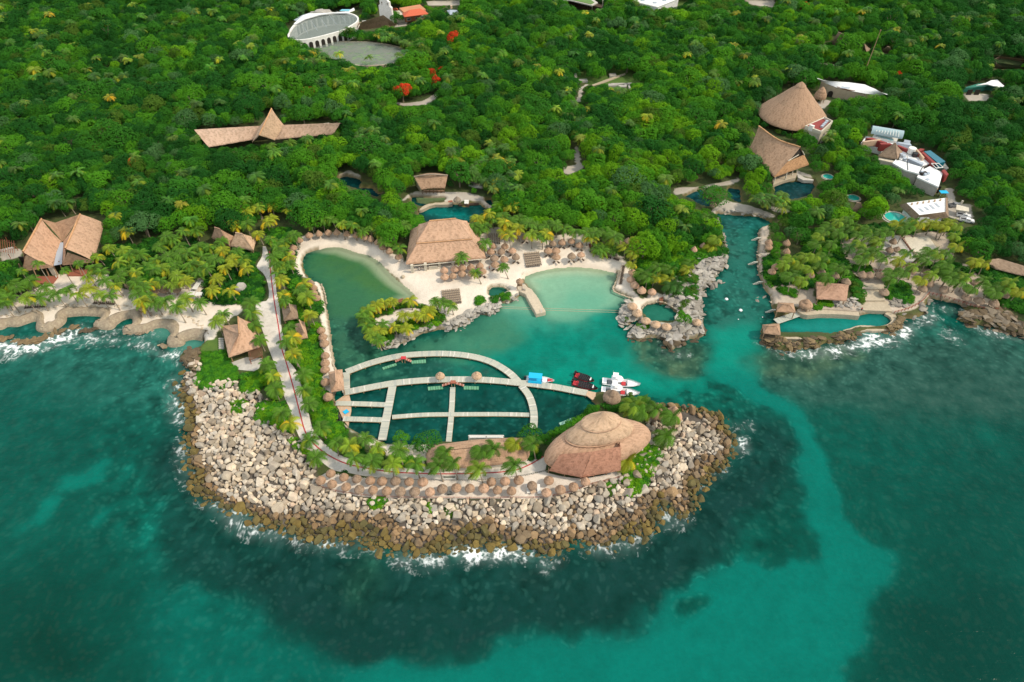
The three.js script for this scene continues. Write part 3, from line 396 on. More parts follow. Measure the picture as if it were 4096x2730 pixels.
function posts(t, list, h0, h1, m = mat.post, r = 0.16) { for (const p of list) part('post', rod(V(p.x, h0 - t.position.y, p.z), V(p.x, h1 - t.position.y, p.z), r, r, 7), m, t); }
// hip roof on posts: eave corners fl fr br bl and ridge ends rl rr as source pixels
function hipHut(name, label, cat, eaves, ridge, he, m, o = {}) {
  const E = pts(eaves), R = pts(ridge), e = E.map((p) => P(p[0], p[1], he)), c = e.reduce((a, b) => a.add(b.clone().multiplyScalar(0.25)), V(0, 0, 0));
  const t = thing(name, label, cat, V(c.x, 1.5, c.z), 0, o.group);
  const mid = [(R[0][0] + R[1][0]) / 2, (R[0][1] + R[1][1]) / 2], hr = o.hr ?? fitH(mid, c.z), r = R.map((p) => P(p[0], p[1], hr));
  if (o.log) console.log(name, 'eave', he, 'ridge', hr.toFixed(1), 'size', e[0].distanceTo(e[1]).toFixed(1), e[1].distanceTo(e[2]).toFixed(1));
  const [fl, fr, br, bl] = e.map((p) => local(p, t)), [rl, rr_] = r.map((p) => local(p, t));
  const po = { fringe: o.fringe ?? 0.4, sag: o.sag ?? 0.15, cell: o.cell ?? 0.7 };
  if (o.tier) { const k = o.tier, q = (a, b, x, y) => { const p = a.clone().lerp(b, x); p.y += y; return p; };
    const lo = [q(fl, rl, k, 0), q(fr, rr_, k, 0), q(br, rr_, k, 0), q(bl, rl, k, 0)], up = [q(fl, rl, k - 0.06, 0.55), q(fr, rr_, k - 0.06, 0.55), q(br, rr_, k - 0.06, 0.55), q(bl, rl, k - 0.06, 0.55)];
    part('lower_roof', merge([patchGeo(fl, fr, lo[1], lo[0], po), patchGeo(fr, br, lo[2], lo[1], po), patchGeo(br, bl, lo[3], lo[2], po), patchGeo(bl, fl, lo[0], lo[3], po)]), m, t);
    const u = { ...po, fringe: 0.75 }; const top = part('upper_roof', merge([patchGeo(up[0], up[1], rr_, rl, u), patchGeo(up[1], up[2], rr_, rr_, u), patchGeo(up[2], up[3], rl, rr_, u), patchGeo(up[3], up[0], rl, rl, u)]), m, t);
    part('ridge_cap', ridgeCap([rl, rr_]), o.cap ?? m, top); part('fringe_band', merge([[0, 1], [1, 2], [2, 3], [3, 0]].map(([i, j]) => { const g = ridgeCap([up[i], up[j]], 0.22); g.translate(0, -0.35, 0); return g; })), T.orange, top);
  } else {
    const roof = part('roof', merge([patchGeo(fl, fr, rr_, rl, po), patchGeo(fr, br, rr_, rr_, po), patchGeo(br, bl, rl, rr_, po), patchGeo(bl, fl, rl, rl, po)]), m, t);
    if (rl.distanceTo(rr_) > 0.8) part('ridge_cap', ridgeCap([rl, rr_], 0.22), o.cap ?? m, roof);
  }
  const ins = e.map((p) => local(p.clone().lerp(V(c.x, p.y, c.z), 0.12), t));
  posts(t, ins, t.position.y - 1.0, he - 0.1, o.post ?? mat.post, o.pr ?? 0.16);
  VIS.push([...E, ...R]); SOLID.push(e.map((p) => [p.x, p.z]));
  t.userData_ = { c, hr, ins, he, e, r }; return t;
}
function hull(list) { const p = [...list].sort((a, b) => a[0] - b[0] || a[1] - b[1]), cr = (o, a, b) => (a[0] - o[0]) * (b[1] - o[1]) - (a[1] - o[1]) * (b[0] - o[0]); const half = (q) => { const h = []; for (const x of q) { while (h.length > 1 && cr(h[h.length - 2], h[h.length - 1], x) <= 0) h.pop(); h.push(x); } h.pop(); return h; }; return [...half(p), ...half(p.reverse())]; }
// stacked oval rings of thatch: rings = [{c, u, w}] from eave to top in the thing's own axes
function ovalRoof(rings, o = {}) {
  const list = [], n = o.seg ?? 48;
  for (let k = 0; k + 1 < rings.length; k++) {
    const A = rings[k], B = rings[k + 1], nv = o.rows ?? 7, pos = [], uv = [], idx = [];
    const at = (r, a) => r.c.clone().addScaledVector(r.u, Math.cos(a)).addScaledVector(r.w, Math.sin(a));
    const ru = (A.u.length() + A.w.length()) / 2, len = A.c.y !== B.c.y ? Math.hypot(A.c.y - B.c.y, ru - (B.u.length() + B.w.length()) / 2) : ru;
    for (let j = 0; j <= nv; j++) for (let i = 0; i <= n; i++) { const a = i / n * Math.PI * 2, v = j / nv, p = at(A, a).lerp(at(B, a), v); const bul = (o.bulge ?? 0) * 4 * v * (1 - v), f = (fbm(p.x * 0.8, p.z * 0.8 + p.y * 0.5, 3) - 0.5) * (o.rough ?? 0.2) * (v > 0.97 && k + 2 === rings.length ? 0 : 1); const dir = p.clone().sub(A.c).setY(0).normalize(); if (i === n) { pos.push(pos[(j * (n + 1)) * 3], pos[(j * (n + 1)) * 3 + 1], pos[(j * (n + 1)) * 3 + 2]); } else pos.push(p.x + dir.x * (f + bul), p.y + f * 0.4 + bul * 0.7, p.z + dir.z * (f + bul)); uv.push(i / n * ru * 6.28, v * len); }
    for (let j = 0; j < nv; j++) for (let i = 0; i < n; i++) { const q = j * (n + 1) + i; idx.push(q, q + n + 1, q + 1, q + 1, q + n + 1, q + n + 2); }
    const fr = o.fringe ?? 0.35; if (fr && (k === 0 || A.lip)) { const k0 = pos.length / 3; for (let i = 0; i <= n; i++) { pos.push(pos[3 * i], pos[3 * i + 1] - fr * (0.8 + 0.4 * noise(i * 1.1, ru)), pos[3 * i + 2]); uv.push(i / n * ru * 6.28, -fr * 2); } for (let i = 0; i < n; i++) idx.push(k0 + i, i, k0 + i + 1, k0 + i + 1, i, i + 1); }
    const g = new THREE.BufferGeometry(); g.setAttribute('position', new THREE.Float32BufferAttribute(pos, 3)); g.setAttribute('uv', new THREE.Float32BufferAttribute(uv, 2)); g.setIndex(idx); g.computeVertexNormals(); list.push(g);
  }
  return list;
}
const round = (y, r, x = 0, z = 0, lip) => ({ c: V(x, y, z), u: V(r, 0, 0), w: V(0, 0, r), lip });
// round cone hut: centre of the eave ring and apex as source pixels
function coneHut(name, label, cat, f, cx, cy, half, ax, ay, he, m, o = {}) {
  const c = Q(f, cx, cy, he), e = Q(f, cx + half, cy, he), r = e.distanceTo(c), ha = fitH(px(f, ax, ay), c.z) - 1.5;
  const t = thing(name, label, cat, V(c.x, 1.5, c.z)), y = he - 1.5;
  if (o.log) console.log(name, 'radius', r.toFixed(1), 'apex', ha.toFixed(1));
  const rings = o.rings ? o.rings(r, y, ha) : [round(y, r), round(y + (ha - y) * 0.45, r * 0.56), round(ha, 0.05)];
  part('roof', merge(ovalRoof(rings, { seg: o.seg ?? 36, bulge: o.bulge ?? 0.12, fringe: o.fringe ?? 0.35, rows: 6 })), m, t);
  const list = []; for (let i = 0; i < (o.posts ?? 8); i++) { const a = i / (o.posts ?? 8) * 6.283; list.push(V(Math.cos(a) * r * 0.85, 0, Math.sin(a) * r * 0.85)); } posts(t, list, 0.5, he - 0.1, mat.post, 0.12);
  VIS.push(hull([px(f, cx - half, cy), px(f, cx + half, cy), px(f, cx, cy + half * 0.6), px(f, ax, ay)])); SOLID.push([...Array(12).keys()].map((i) => [c.x + r * Math.cos(i * 0.5236), c.z + r * Math.sin(i * 0.5236)]));
  return t;
}
const prism = (f, s, h0, h1, m, name, parent, hTop = h1) => { const poly = ground(f + ' ' + s, hTop).map(([x, z]) => [x - (parent.position?.x ?? 0), z - (parent.position?.z ?? 0)]); return part(name, slab(poly, h0 - parent.position.y, h1 - parent.position.y), m, parent); };
// ---------------------------------------------------------------- path, terrace and other paved sheets
{
  const gravel = std(0.64, 0.605, 0.55, 1, { map: tex(512, 512, (i, j) => { const k = 0.78 + 0.3 * (fbm(i / 512 * 24, j / 512 * 24, 4) - 0.5) + 0.34 * (noise(i * 0.7, j * 0.7) - 0.5) + 0.25 * (fbm(i / 512 * 5, j / 512 * 5, 2) - 0.5); return [k * 1.2, k * 1.19, k * 1.17]; }) }); gravel.map.repeat.set(1 / 14, 1 / 14);
  const L = ground('b2 98,560 92,640 50,720 100,770 132,830 134,985 60,1000 40,1060 90,1200 140,1350 c1 1000,170 1030,250 1052,370 1090,450 1122,560 1150,640 1172,690 1222,770 1282,820 1352,885 1440,945 1540,962 1650,985 c2 700,1370 1100,1385 1640,1385 2000,1345 2200,1300', 1.54), R2 = ground('c2 2225,1165 2140,1200 2060,1215 1900,1260 1600,1275 1180,1275 1090,1265 c1 2156,955 2000,925 1820,932 1650,895 1560,855 1480,822 1400,765 1330,695 1270,605 1240,490 1192,385 1182,262 1140,155 1060,50 b2 275,1330 245,1200 228,1010 208,930 190,760 150,640 122,560', 1.54);
  struct('path', slab([...smoothLine(L, 3), ...smoothLine(R2, 3)], 1.2, 1.54), gravel, 'pale gravel path curving along the breakwater');
  const terr = std(0.7, 0.63, 0.55, 1, { map: gravel.map });
  const TP = ground('c2 120,1440 140,1400 230,1330 330,1345 480,1375 700,1378 1100,1392 1640,1392 2000,1352 2230,1310 c3 330,950 400,975 520,1000 640,1010 800,985 940,955 950,1008 880,1030 700,1070 600,1112 450,1150 300,1172 0,1172 c2 1800,1562 1200,1560 700,1552 330,1508 180,1462', 1.5);
  struct('terrace', slab(smoothLine(TP, 2, true), 0.6, 1.6), terr, 'sandy terrace with two rows of thatched parasols');
  const line = ground('b2 152,600 155,700 172,870 192,1010 222,1190 247,1360 c1 1070,110 1110,250 1150,400 1180,520 1215,640 1260,710 1330,780 1420,840 1530,890 1660,922 1800,946 1950,962 2100,969 c2 1200,1336 1400,1336 1600,1331 1800,1320 1950,1297 2080,1242 2180,1182', 1.548);
  const s = smoothLine(line, 5), pos = [], idx = []; s.forEach((p, i) => { const a = s[Math.max(0, i - 1)], b = s[Math.min(s.length - 1, i + 1)], l = Math.hypot(b[0] - a[0], b[1] - a[1]), nx = -(b[1] - a[1]) / l * 0.19, nz = (b[0] - a[0]) / l * 0.19; pos.push(p[0] + nx, 1.546, p[1] + nz, p[0] - nx, 1.546, p[1] - nz); if (i) { const k = 2 * i; idx.push(k - 2, k, k - 1, k, k + 1, k - 1); } });
  const g = new THREE.BufferGeometry(); g.setAttribute('position', new THREE.Float32BufferAttribute(pos, 3)); g.setIndex(idx); g.computeVertexNormals(); struct('painted_line', g, std(0.42, 0.05, 0.05, 0.9), 'red line painted along the gravel path');
  const pv = [L.concat(R2), TP].map((q) => q.map(([x, z]) => toPx(V(x, 1.5, z)))); VIS.push(...pv); PATHS.push(...pv); SOLID.push(L.concat(R2), TP);
}
// ---------------------------------------------------------------- big buildings near the beach
{ // great palapa on the beach
  const t = hipHut('beach_hall', 'largest two-tiered thatched hall with white pillars on the beach', 'beach restaurant', 'e2 75,1250 1145,1168 1010,735 140,790', 'e2 390,680 745,648', 4.9, T.tan, { tier: 0.52, cap: T.orange, post: mat.offwhite, pr: 0.3, fringe: 0.6 });
  const f = [[168, 1280, 1362], [345, 1262, 1340], [528, 1240, 1285], [708, 1225, 1270], [893, 1205, 1260], [1075, 1185, 1235]];
  for (const [x, , y] of f) { const b = local(Q('e2', x, y, 1.5), t); part('pillar', box(0.95, 3.3, 0.95, b.x, 1.65, b.z), mat.offwhite, t); }
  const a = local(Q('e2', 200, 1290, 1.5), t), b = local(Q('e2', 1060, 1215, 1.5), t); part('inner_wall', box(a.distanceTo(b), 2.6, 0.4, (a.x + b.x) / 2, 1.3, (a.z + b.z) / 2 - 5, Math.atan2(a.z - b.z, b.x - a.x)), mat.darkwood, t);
  const c0 = local(Q('e2', 385, 1345, 1.5), t), c1 = local(Q('e2', 500, 1328, 1.5), t); part('counter', box(c0.distanceTo(c1), 1.1, 0.7, (c0.x + c1.x) / 2, 0.55, (c0.z + c1.z) / 2 - 0.6, 0.1), mat.offwhite, t);
  const g0 = local(Q('e2', 180, 1282, 4.6), t), g1 = local(Q('e2', 1100, 1192, 4.6), t); part('beam', rod(g0, g1, 0.18), mat.offwhite, t);
}
{ // V-shaped hall by the left beach
  const he = 6.2, hr = 15, c = Q('b1', 480, 600, 1.5), t = thing('twin_hall', 'large thatched hall of two steep wings with a valley between, left edge of the beach', 'thatched hall', V(c.x, 1.5, c.z));
  const q = (x, y, h) => local(Q('b1', x, y, h), t);
  const lb = q(322, 345, hr), lf = q(176, 604, hr), vb = q(480, 520, he + 0.8), vf = q(410, 716, he), rb = q(625, 308, hr + 0.6), rf = q(507, 578, hr), ob = q(812, 378, he), of = q(728, 676, he), vf2 = q(485, 702, he), vb2 = q(492, 520, he + 0.8), fl = q(170, 748, he);
  const mir = (r, e) => V(2 * r.x - e.x, e.y, 2 * r.z - e.z);
  const o = { sag: 0.5, fringe: 0.5 };
  part('left_wing_roof', merge([patchGeo(vf, vb, lb, lf, o), patchGeo(V(fl.x, he - 1.5, fl.z), mir(lb, vb), lb, lf, o), patchGeo(fl, vf, lf.clone().lerp(vf, 0.74).add(V(0, -0.7, -0.3)), lf.clone().add(V(0, -1.6, -0.5)), { fringe: 0.5 })]), T.tan, t);
  part('right_wing_roof', merge([patchGeo(of, ob, rb, rf, { ...o, sag: -0.3 }), patchGeo(vb2, vf2, rf, rb, o), patchGeo(vf2, of, rf.clone().lerp(of, 0.8).add(V(0, -0.7, -0.3)), rf.clone().add(V(-0.3, -2.0, -0.5)), { fringe: 0.5 })]), T.tan, t);
  const m = q(430, 375, hr - 2.2); part('back_roof', merge([patchGeo(vb, vb2, m, lb, { fringe: 0, sag: 0.4 }), patchGeo(vb, vb2, rb, m, { fringe: 0, sag: 0.5 })]), T.brown, t);  // darker thatch paints in the shade that the right wing casts here
  part('valley_gutter', (() => { const a = q(455, 530, he + 0.9), b = q(495, 530, he + 0.9), d = q(418, 712, he + 0.3), e = q(482, 700, he + 0.3); return patchGeo(d, e, b, a, { fringe: 0, rough: 0.01 }); })(), mat.metal, t);
  for (const [a, b] of [[lb, lf], [rb, rf]]) part('ridge_cap', ridgeCap([a, b], 0.35), T.orange, t);
  for (const [x, y] of [[190, 800], [300, 835], [385, 800], [450, 790], [500, 780], [575, 770], [640, 790], [700, 750]]) { const p = q(x, y, 1.5); part('post', rod(p, V(p.x, he - 1.5 + 0.6, p.z - 1.0), 0.2), mat.post, t); }
  const a = q(400, 805, 1.5), b2 = q(440, 800, 1.5); part('pillar', box(1.6, 5, 1, (a.x + b2.x) / 2, 2.5, a.z - 1.5), mat.offwhite, t);
  for (const [x, y, w, d] of [[360, 830, 7, 4], [630, 770, 8, 4]]) { const p = q(x, y, 1.5); part('veranda', box(w, 0.5, d, p.x, 0.25, p.z), mat.redwood, t); }
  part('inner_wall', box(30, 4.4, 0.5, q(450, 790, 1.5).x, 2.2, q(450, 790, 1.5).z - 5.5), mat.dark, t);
  VIS.push(pts('b1 320,342 625,305 812,378 790,560 730,680 640,700 380,730 170,750 168,605')); SOLID.push(ground('b1 140,640 780,560 760,830 170,870', 6));
}
{ // long low hall with the tall gable in the forest
  const c = Q('a2', 100, 1060, 1.5), t = thing('long_hall', 'long low thatched building with a tall central gable deep in the forest', 'thatched hall', V(c.x, 1.5, c.z)), q = (f, x, y, h) => local(Q(f, x, y, h), t);
  const o = { sag: 0.25 }, lo = 6, hi = 11;
  const wing = (fa, a, fb, b, fc, cc, fd, d) => patchGeo(q(fa, ...a, lo), q(fb, ...b, lo), q(fc, ...cc, hi), q(fd, ...d, hi), o);
  part('left_wing_roof', merge([wing('a1', [1630, 1150], 'a1', [2010, 1085], 'a1', [2060, 985], 'a1', [1520, 1017]), (() => { const A = q('a1', 2060, 985, hi), B = q('a1', 1520, 1017, hi); return patchGeo(V(A.x, lo - 1.5, A.z - 9), V(B.x, lo - 1.5, B.z - 9), B, A, o); })()]), T.pink, t);
  part('right_wing_roof', merge([wing('a2', [185, 1090], 'a2', [655, 1048], 'a2', [708, 963], 'a2', [200, 982]), (() => { const A = q('a2', 708, 963, hi), B = q('a2', 200, 982, hi); return patchGeo(V(A.x, lo - 1.5, A.z - 9), V(B.x, lo - 1.5, B.z - 9), B, A, o); })()]), T.pink, t);
  const rb = q('a2', 168, 850, 20), rf = q('a2', 70, 1060, 15.5), rbe = q('a2', 262, 978, 10.5), rfe = q('a2', 188, 1097, 8), lbe = q('a2', 80, 985, 10), lfe = q('a2', 15, 1112, 7);
  const gr = part('gable_roof', merge([patchGeo(rfe, rbe, rb, rf, { sag: -0.3 }), patchGeo(lbe, lfe, rf, rb, { sag: 0.2 })]), T.pale, t);
  part('ridge_cap', ridgeCap([rb, rf], 0.3), T.orange, gr);
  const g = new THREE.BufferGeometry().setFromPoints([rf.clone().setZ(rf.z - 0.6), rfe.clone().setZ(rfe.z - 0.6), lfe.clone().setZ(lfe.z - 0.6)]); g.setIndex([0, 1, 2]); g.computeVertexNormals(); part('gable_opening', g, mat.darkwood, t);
  const wl = q('a1', 1630, 1150, 1.5), wr = q('a2', 655, 1048, 1.5); part('wall', box(wl.distanceTo(wr) * 0.92, 3.4, 0.5, (wl.x + wr.x) / 2, 1.7, (wl.z + wr.z) / 2 - 4.5, Math.atan2(wl.z - wr.z, wr.x - wl.x)), mat.offwhite, t);
  VIS.push(pts('a1 1520,1012 2040,985 2140,848 2200,940 2240,1100 1990,1130 1960,1100 1630,1150 1590,1080'), pts('a2 168,848 262,975 710,960 655,1045 440,1065 200,1095 30,1120')); SOLID.push(ground('a1 1540,1030 2140,900 2140,1150 1640,1150', 6), ground('a2 0,950 700,940 640,1060 30,1120', 6));
}
{ // hut with terrace on the breakwater's left
  const t = hipHut('gate_hut', 'thatched hut with a slatted porch at the left root of the breakwater', 'thatched hut', 'b1 1790,1430 2035,1345 1985,1160 1735,1185', 'b1 1872,1245 1864,1112', 5, T.tan, { cap: T.orange, hr: 10.6, sag: 0.25 });
  const q = (x, y, h) => local(Q('b1', x, y, h), t);
  const sl = part('porch_roof', (() => { const g = []; for (let i = 0; i <= 12; i++) g.push(rod(q(1945, 1385, 4.2).lerp(q(2050, 1355, 4.2), i / 12), q(1955, 1455, 3.9).lerp(q(2058, 1415, 3.9), i / 12), 0.11)); return merge(g); })(), mat.wood, t);
  part('beam', merge([rod(q(1945, 1385, 4.0), q(2050, 1355, 4.0), 0.12), rod(q(1955, 1455, 3.7), q(2058, 1415, 3.7), 0.12)]), mat.redwood, sl);
  for (const p of [[1970, 1485], [2060, 1450], [1965, 1420]]) part('post', rod(q(...p, 1.5), V(q(...p, 1.5).x, 2.4, q(...p, 1.5).z), 0.13), mat.redwood, t);
  part('wall', box(9, 2.9, 5.5, 0, 1.45, 0, 0.3), mat.offwhite, t);
  part('patio', slab(ground('b1 1815,1470 1930,1430 2060,1440 2060,1500 1990,1540 1830,1525', 1.58).map(([x, z]) => [x - t.position.x, z - t.position.z]), -0.6, 0.1), mat.concrete, t);
  part('stair', merge([0, 1, 2, 3, 4, 5].map((i) => { const p = q(1738, 1300 + i * 14, 1.5); return box(1.6, 0.25 + i * 0.16, 0.45, p.x, 0.9 - i * 0.13, p.z); })), mat.concrete, t);
  VIS.push(pts('b1 1810,1430 2060,1380 2060,1500 1990,1545 1830,1530'));
}
hipHut('forest_hut', 'left one of two small thatched huts among palms behind the left beach', 'thatched hut', 'b1 1655,490 1800,560 1830,480 1700,440', 'b1 1680,410 1725,425', 4.5, T.brown, { hr: 9.5 });
hipHut('forest_hut', 'right one of two small thatched huts among palms behind the left beach', 'thatched hut', 'b1 1800,555 1985,590 2010,490 1850,480', 'b1 1845,453 1900,462', 4.5, T.pale, { hr: 9.5 });
hipHut('path_hut', 'brown thatched hut beside the red-lined path, the farther of two', 'thatched hut', 'b2 262,1142 378,1122 362,1020 245,1030', 'b2 318,1068 305,1010', 3.8, T.dull, { hr: 7.2 });
hipHut('path_hut', 'tan thatched hut beside the red-lined path, the nearer of two', 'thatched hut', 'b2 365,1292 452,1270 425,1150 350,1170', 'b2 425,1240 385,1138', 3.8, T.tan, { hr: 7.0 });
hipHut('dock_hut', 'thatched hut standing where the boardwalk meets the shore', 'thatched hut', 'c4 78,582 266,545 240,272 45,312', 'c4 150,445 140,276', 4, T.tan, { hr: 8 });
{ // long oval roof between path and pens
  const A = Q('c2', 1265, 1178, 3.8), B = Q('c2', 1925, 1118, 3.8), c = A.clone().add(B).multiplyScalar(0.5), d = B.clone().sub(A).normalize(), wv = V(-d.z, 0, d.x), t = thing('oval_hall', 'long low thatched roof with rounded ends between the path and the pens', 'thatched hall', V(c.x, 1.5, c.z));
  const L = A.distanceTo(B) / 2, W = 4.5, g = [], ring = (k, y) => { const out = []; const w = W * k; for (let i = 0; i <= 64; i++) { const a = i / 64 * 6.2832, cs = Math.cos(a), sn = Math.sin(a), e = cs > 0 ? 1 : -1, x = (L * (0.97 - 0.0 * k)) * clamp(cs * 1.6, -1, 1) + w * cs, z = w * Math.sign(sn) * Math.abs(sn) ** 0.7; out.push(V(d.x * x + wv.x * z, y, d.z * x + wv.z * z)); void e; } return out; };
  const prof = [[1.0, 1.9], [1.0, 2.2], [0.93, 2.8], [0.8, 3.45], [0.62, 4.0], [0.42, 4.4], [0.22, 4.7], [0.02, 4.8]], pos = [], uv = [], idx = [];
  prof.forEach(([k, y], j) => ring(k, y).forEach((p, i) => { const n = (fbm(p.x * 0.7, p.z * 0.7, 3) - 0.5) * 0.4; pos.push(p.x, p.y + n * (j > 1 ? 1 : 0.3), p.z); uv.push(i * 0.7, j * 1.2); }));
  for (let j = 0; j + 1 < prof.length; j++) for (let i = 0; i < 64; i++) { const q = j * 65 + i; idx.push(q, q + 65, q + 1, q + 1, q + 65, q + 66); }
  const geo = new THREE.BufferGeometry(); geo.setAttribute('position', new THREE.Float32BufferAttribute(pos, 3)); geo.setAttribute('uv', new THREE.Float32BufferAttribute(uv, 2)); geo.setIndex(idx); geo.computeVertexNormals(); part('roof', geo, T.brown, t); void g;
  for (const [x, y] of [[1640, 1248], [1700, 1246], [1790, 1240], [1860, 1236]]) { const p = local(Q('c2', x, y, 2.2), t); part('window_counter', box(2.0, 0.7, 0.5, p.x, 0.8, p.z + 0.25, Math.atan2(-d.z, d.x)), mat.offwhite, t); }
  part('wall', slab(ring(0.9, 0).map((p) => [p.x, p.z]).slice(0, 64), -0.5, 2.2), mat.offwhite, t);
  VIS.push(pts('c2 1100,1150 1180,1090 1600,1055 1990,1010 2075,1120 2050,1200 1600,1250 1180,1250')); SOLID.push(ground('c2 1090,1150 1180,1090 2000,1030 2080,1130 2050,1210 1180,1260', 6));
  const p = local(Q('c2', 1670, 1040, 1.5), t); part('counter_frame', merge([box(10, 0.25, 0.25, p.x, 2.4, p.z), box(0.25, 2.4, 0.25, p.x - 5, 1.2, p.z), box(0.25, 2.4, 0.25, p.x + 5, 1.2, p.z), box(0.25, 2.4, 0.25, p.x, 1.2, p.z), box(10, 1.0, 0.6, p.x, 0.5, p.z - 0.6)]), mat.white, t);
}
{ // great oval tiered roof at the tip
  const he = 5.2, L0 = px('c3', 345, 850), R0 = px('c3', 1183, 652), B0 = px('c3', 690, 938);
  const ell = (l, r, b, h) => { const A = P(...l, h), C = P(...r, h), D = P(...b, h), c = A.clone().add(C).multiplyScalar(0.5), u = C.clone().sub(A).multiplyScalar(0.5), w = D.sub(c); w.addScaledVector(u, -w.dot(u) / u.lengthSq() * 0.8); return { c, u, w }; };
  const base = ell(L0, R0, B0, he), mid = (p, q) => [(p[0] + q[0]) / 2, (p[1] + q[1]) / 2];
  const t1l = px('c3', 522, 688), t1r = px('c3', 1042, 606), t2l = px('c3', 640, 585), t2r = px('c3', 942, 540), ap = px('c3', 815, 487);
  const h1 = Math.min(15, fitH(mid(t1l, t1r), base.c.z)), h2 = fitH(mid(t2l, t2r), base.c.z - 0.5), h3 = fitH(ap, base.c.z - 1);
  const r1 = ell(t1l, t1r, px('c3', 740, 757), h1), r2 = ell(t2l, t2r, px('c3', 795, 640), h2), A = P(...ap, h3);
  const t = thing('tip_hall', 'great oval thatched roof in three stepped tiers at the tip of the breakwater', 'thatched hall', V(base.c.x, 1.5, base.c.z)), loc = (r, k = 1, dy = 0, lip) => ({ c: local(r.c, t).add(V(0, dy, 0)), u: r.u.clone().multiplyScalar(k), w: r.w.clone().multiplyScalar(k), lip });
  const o = { seg: 72, rough: 0.35, rows: 9, fringe: 0.6 };
  part('lower_roof', merge(ovalRoof([loc(base), loc(r1, 0.97, -0.5)], { ...o, bulge: 0.9 })), T.tan, t);
  part('middle_roof', merge(ovalRoof([loc(r1, 1.02), loc(r2, 0.97, -0.4)], { ...o, bulge: 0.3 })), T.pale, t);
  part('top_roof', merge(ovalRoof([loc(r2, 1.03), { c: local(A, t), u: V(0.05, 0, 0), w: V(0, 0, 0.05) }], { ...o, bulge: -0.25 })), T.pale, t);
  for (const r of [r1, r2]) { const l = []; for (let i = 0; i <= 40; i++) { const a = i / 40 * 6.2832; l.push(local(r.c, t).addScaledVector(r.u, 1.03 * Math.cos(a)).addScaledVector(r.w, 1.03 * Math.sin(a)).add(V(0, -0.25, 0))); } part('fringe_band', ridgeCap(l, 0.2), T.tan, t); }
  const q = (x, y, h) => local(Q('c3', x, y, h), t);
  const s1 = q(385, 945, 4.4), s2 = q(640, 998, 4.4), s3 = q(948, 942, 4.4), u1 = q(470, 822, 10.6), u2 = q(720, 800, 12.2), u3 = q(945, 758, 12.0);
  part('front_skirt', merge([patchGeo(s1, s2, u2, u1, { sag: -0.3, fringe: 0.5 }), patchGeo(s2, s3, u3, u2, { sag: -0.3, fringe: 0.5 }), patchGeo(s3, s3.clone().add(V(-1, 0, -6)), u3.clone().add(V(0, -0.6, -2)), u3, { fringe: 0.3 })]), T.red, t);
  posts(t, [s1, s1.clone().lerp(s2, 0.5), s2, s2.clone().lerp(s3, 0.33), s2.clone().lerp(s3, 0.66), s3].map((p) => V(p.x, 0, p.z - 1.2)), 1.0, 3.8, mat.post);
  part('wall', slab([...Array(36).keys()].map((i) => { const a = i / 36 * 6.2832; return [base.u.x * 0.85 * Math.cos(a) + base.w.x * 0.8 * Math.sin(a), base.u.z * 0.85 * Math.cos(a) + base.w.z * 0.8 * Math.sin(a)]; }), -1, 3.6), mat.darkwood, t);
  VIS.push(pts('c3 345,850 420,700 560,580 700,500 800,470 930,480 1060,530 1150,580 1183,650 1150,740 1030,830 960,860 948,950 640,1000 385,945')); SOLID.push(ground('c3 340,860 520,640 800,520 1100,560 1190,650 1030,830 960,1000 640,1010 385,960', 6));
}
coneHut('landing_hut', 'brown cone-roofed hut at the boat landing beside the white boats', 'thatched hut', 'e1', 1562, 545, 142, 1572, 438, 3.8, T.dull, {});
coneHut('shore_hut', 'cone-roofed hut half hidden by a palm behind the tip hall', 'thatched hut', 'c3', 1220, 500, 60, 1226, 415, 3.8, T.brown, {});
coneHut('shore_hut', 'cone-roofed hut with a palm before it nearest the stony end of the breakwater', 'thatched hut', 'c3', 1356, 517, 74, 1368, 443, 3.8, T.tan, {});
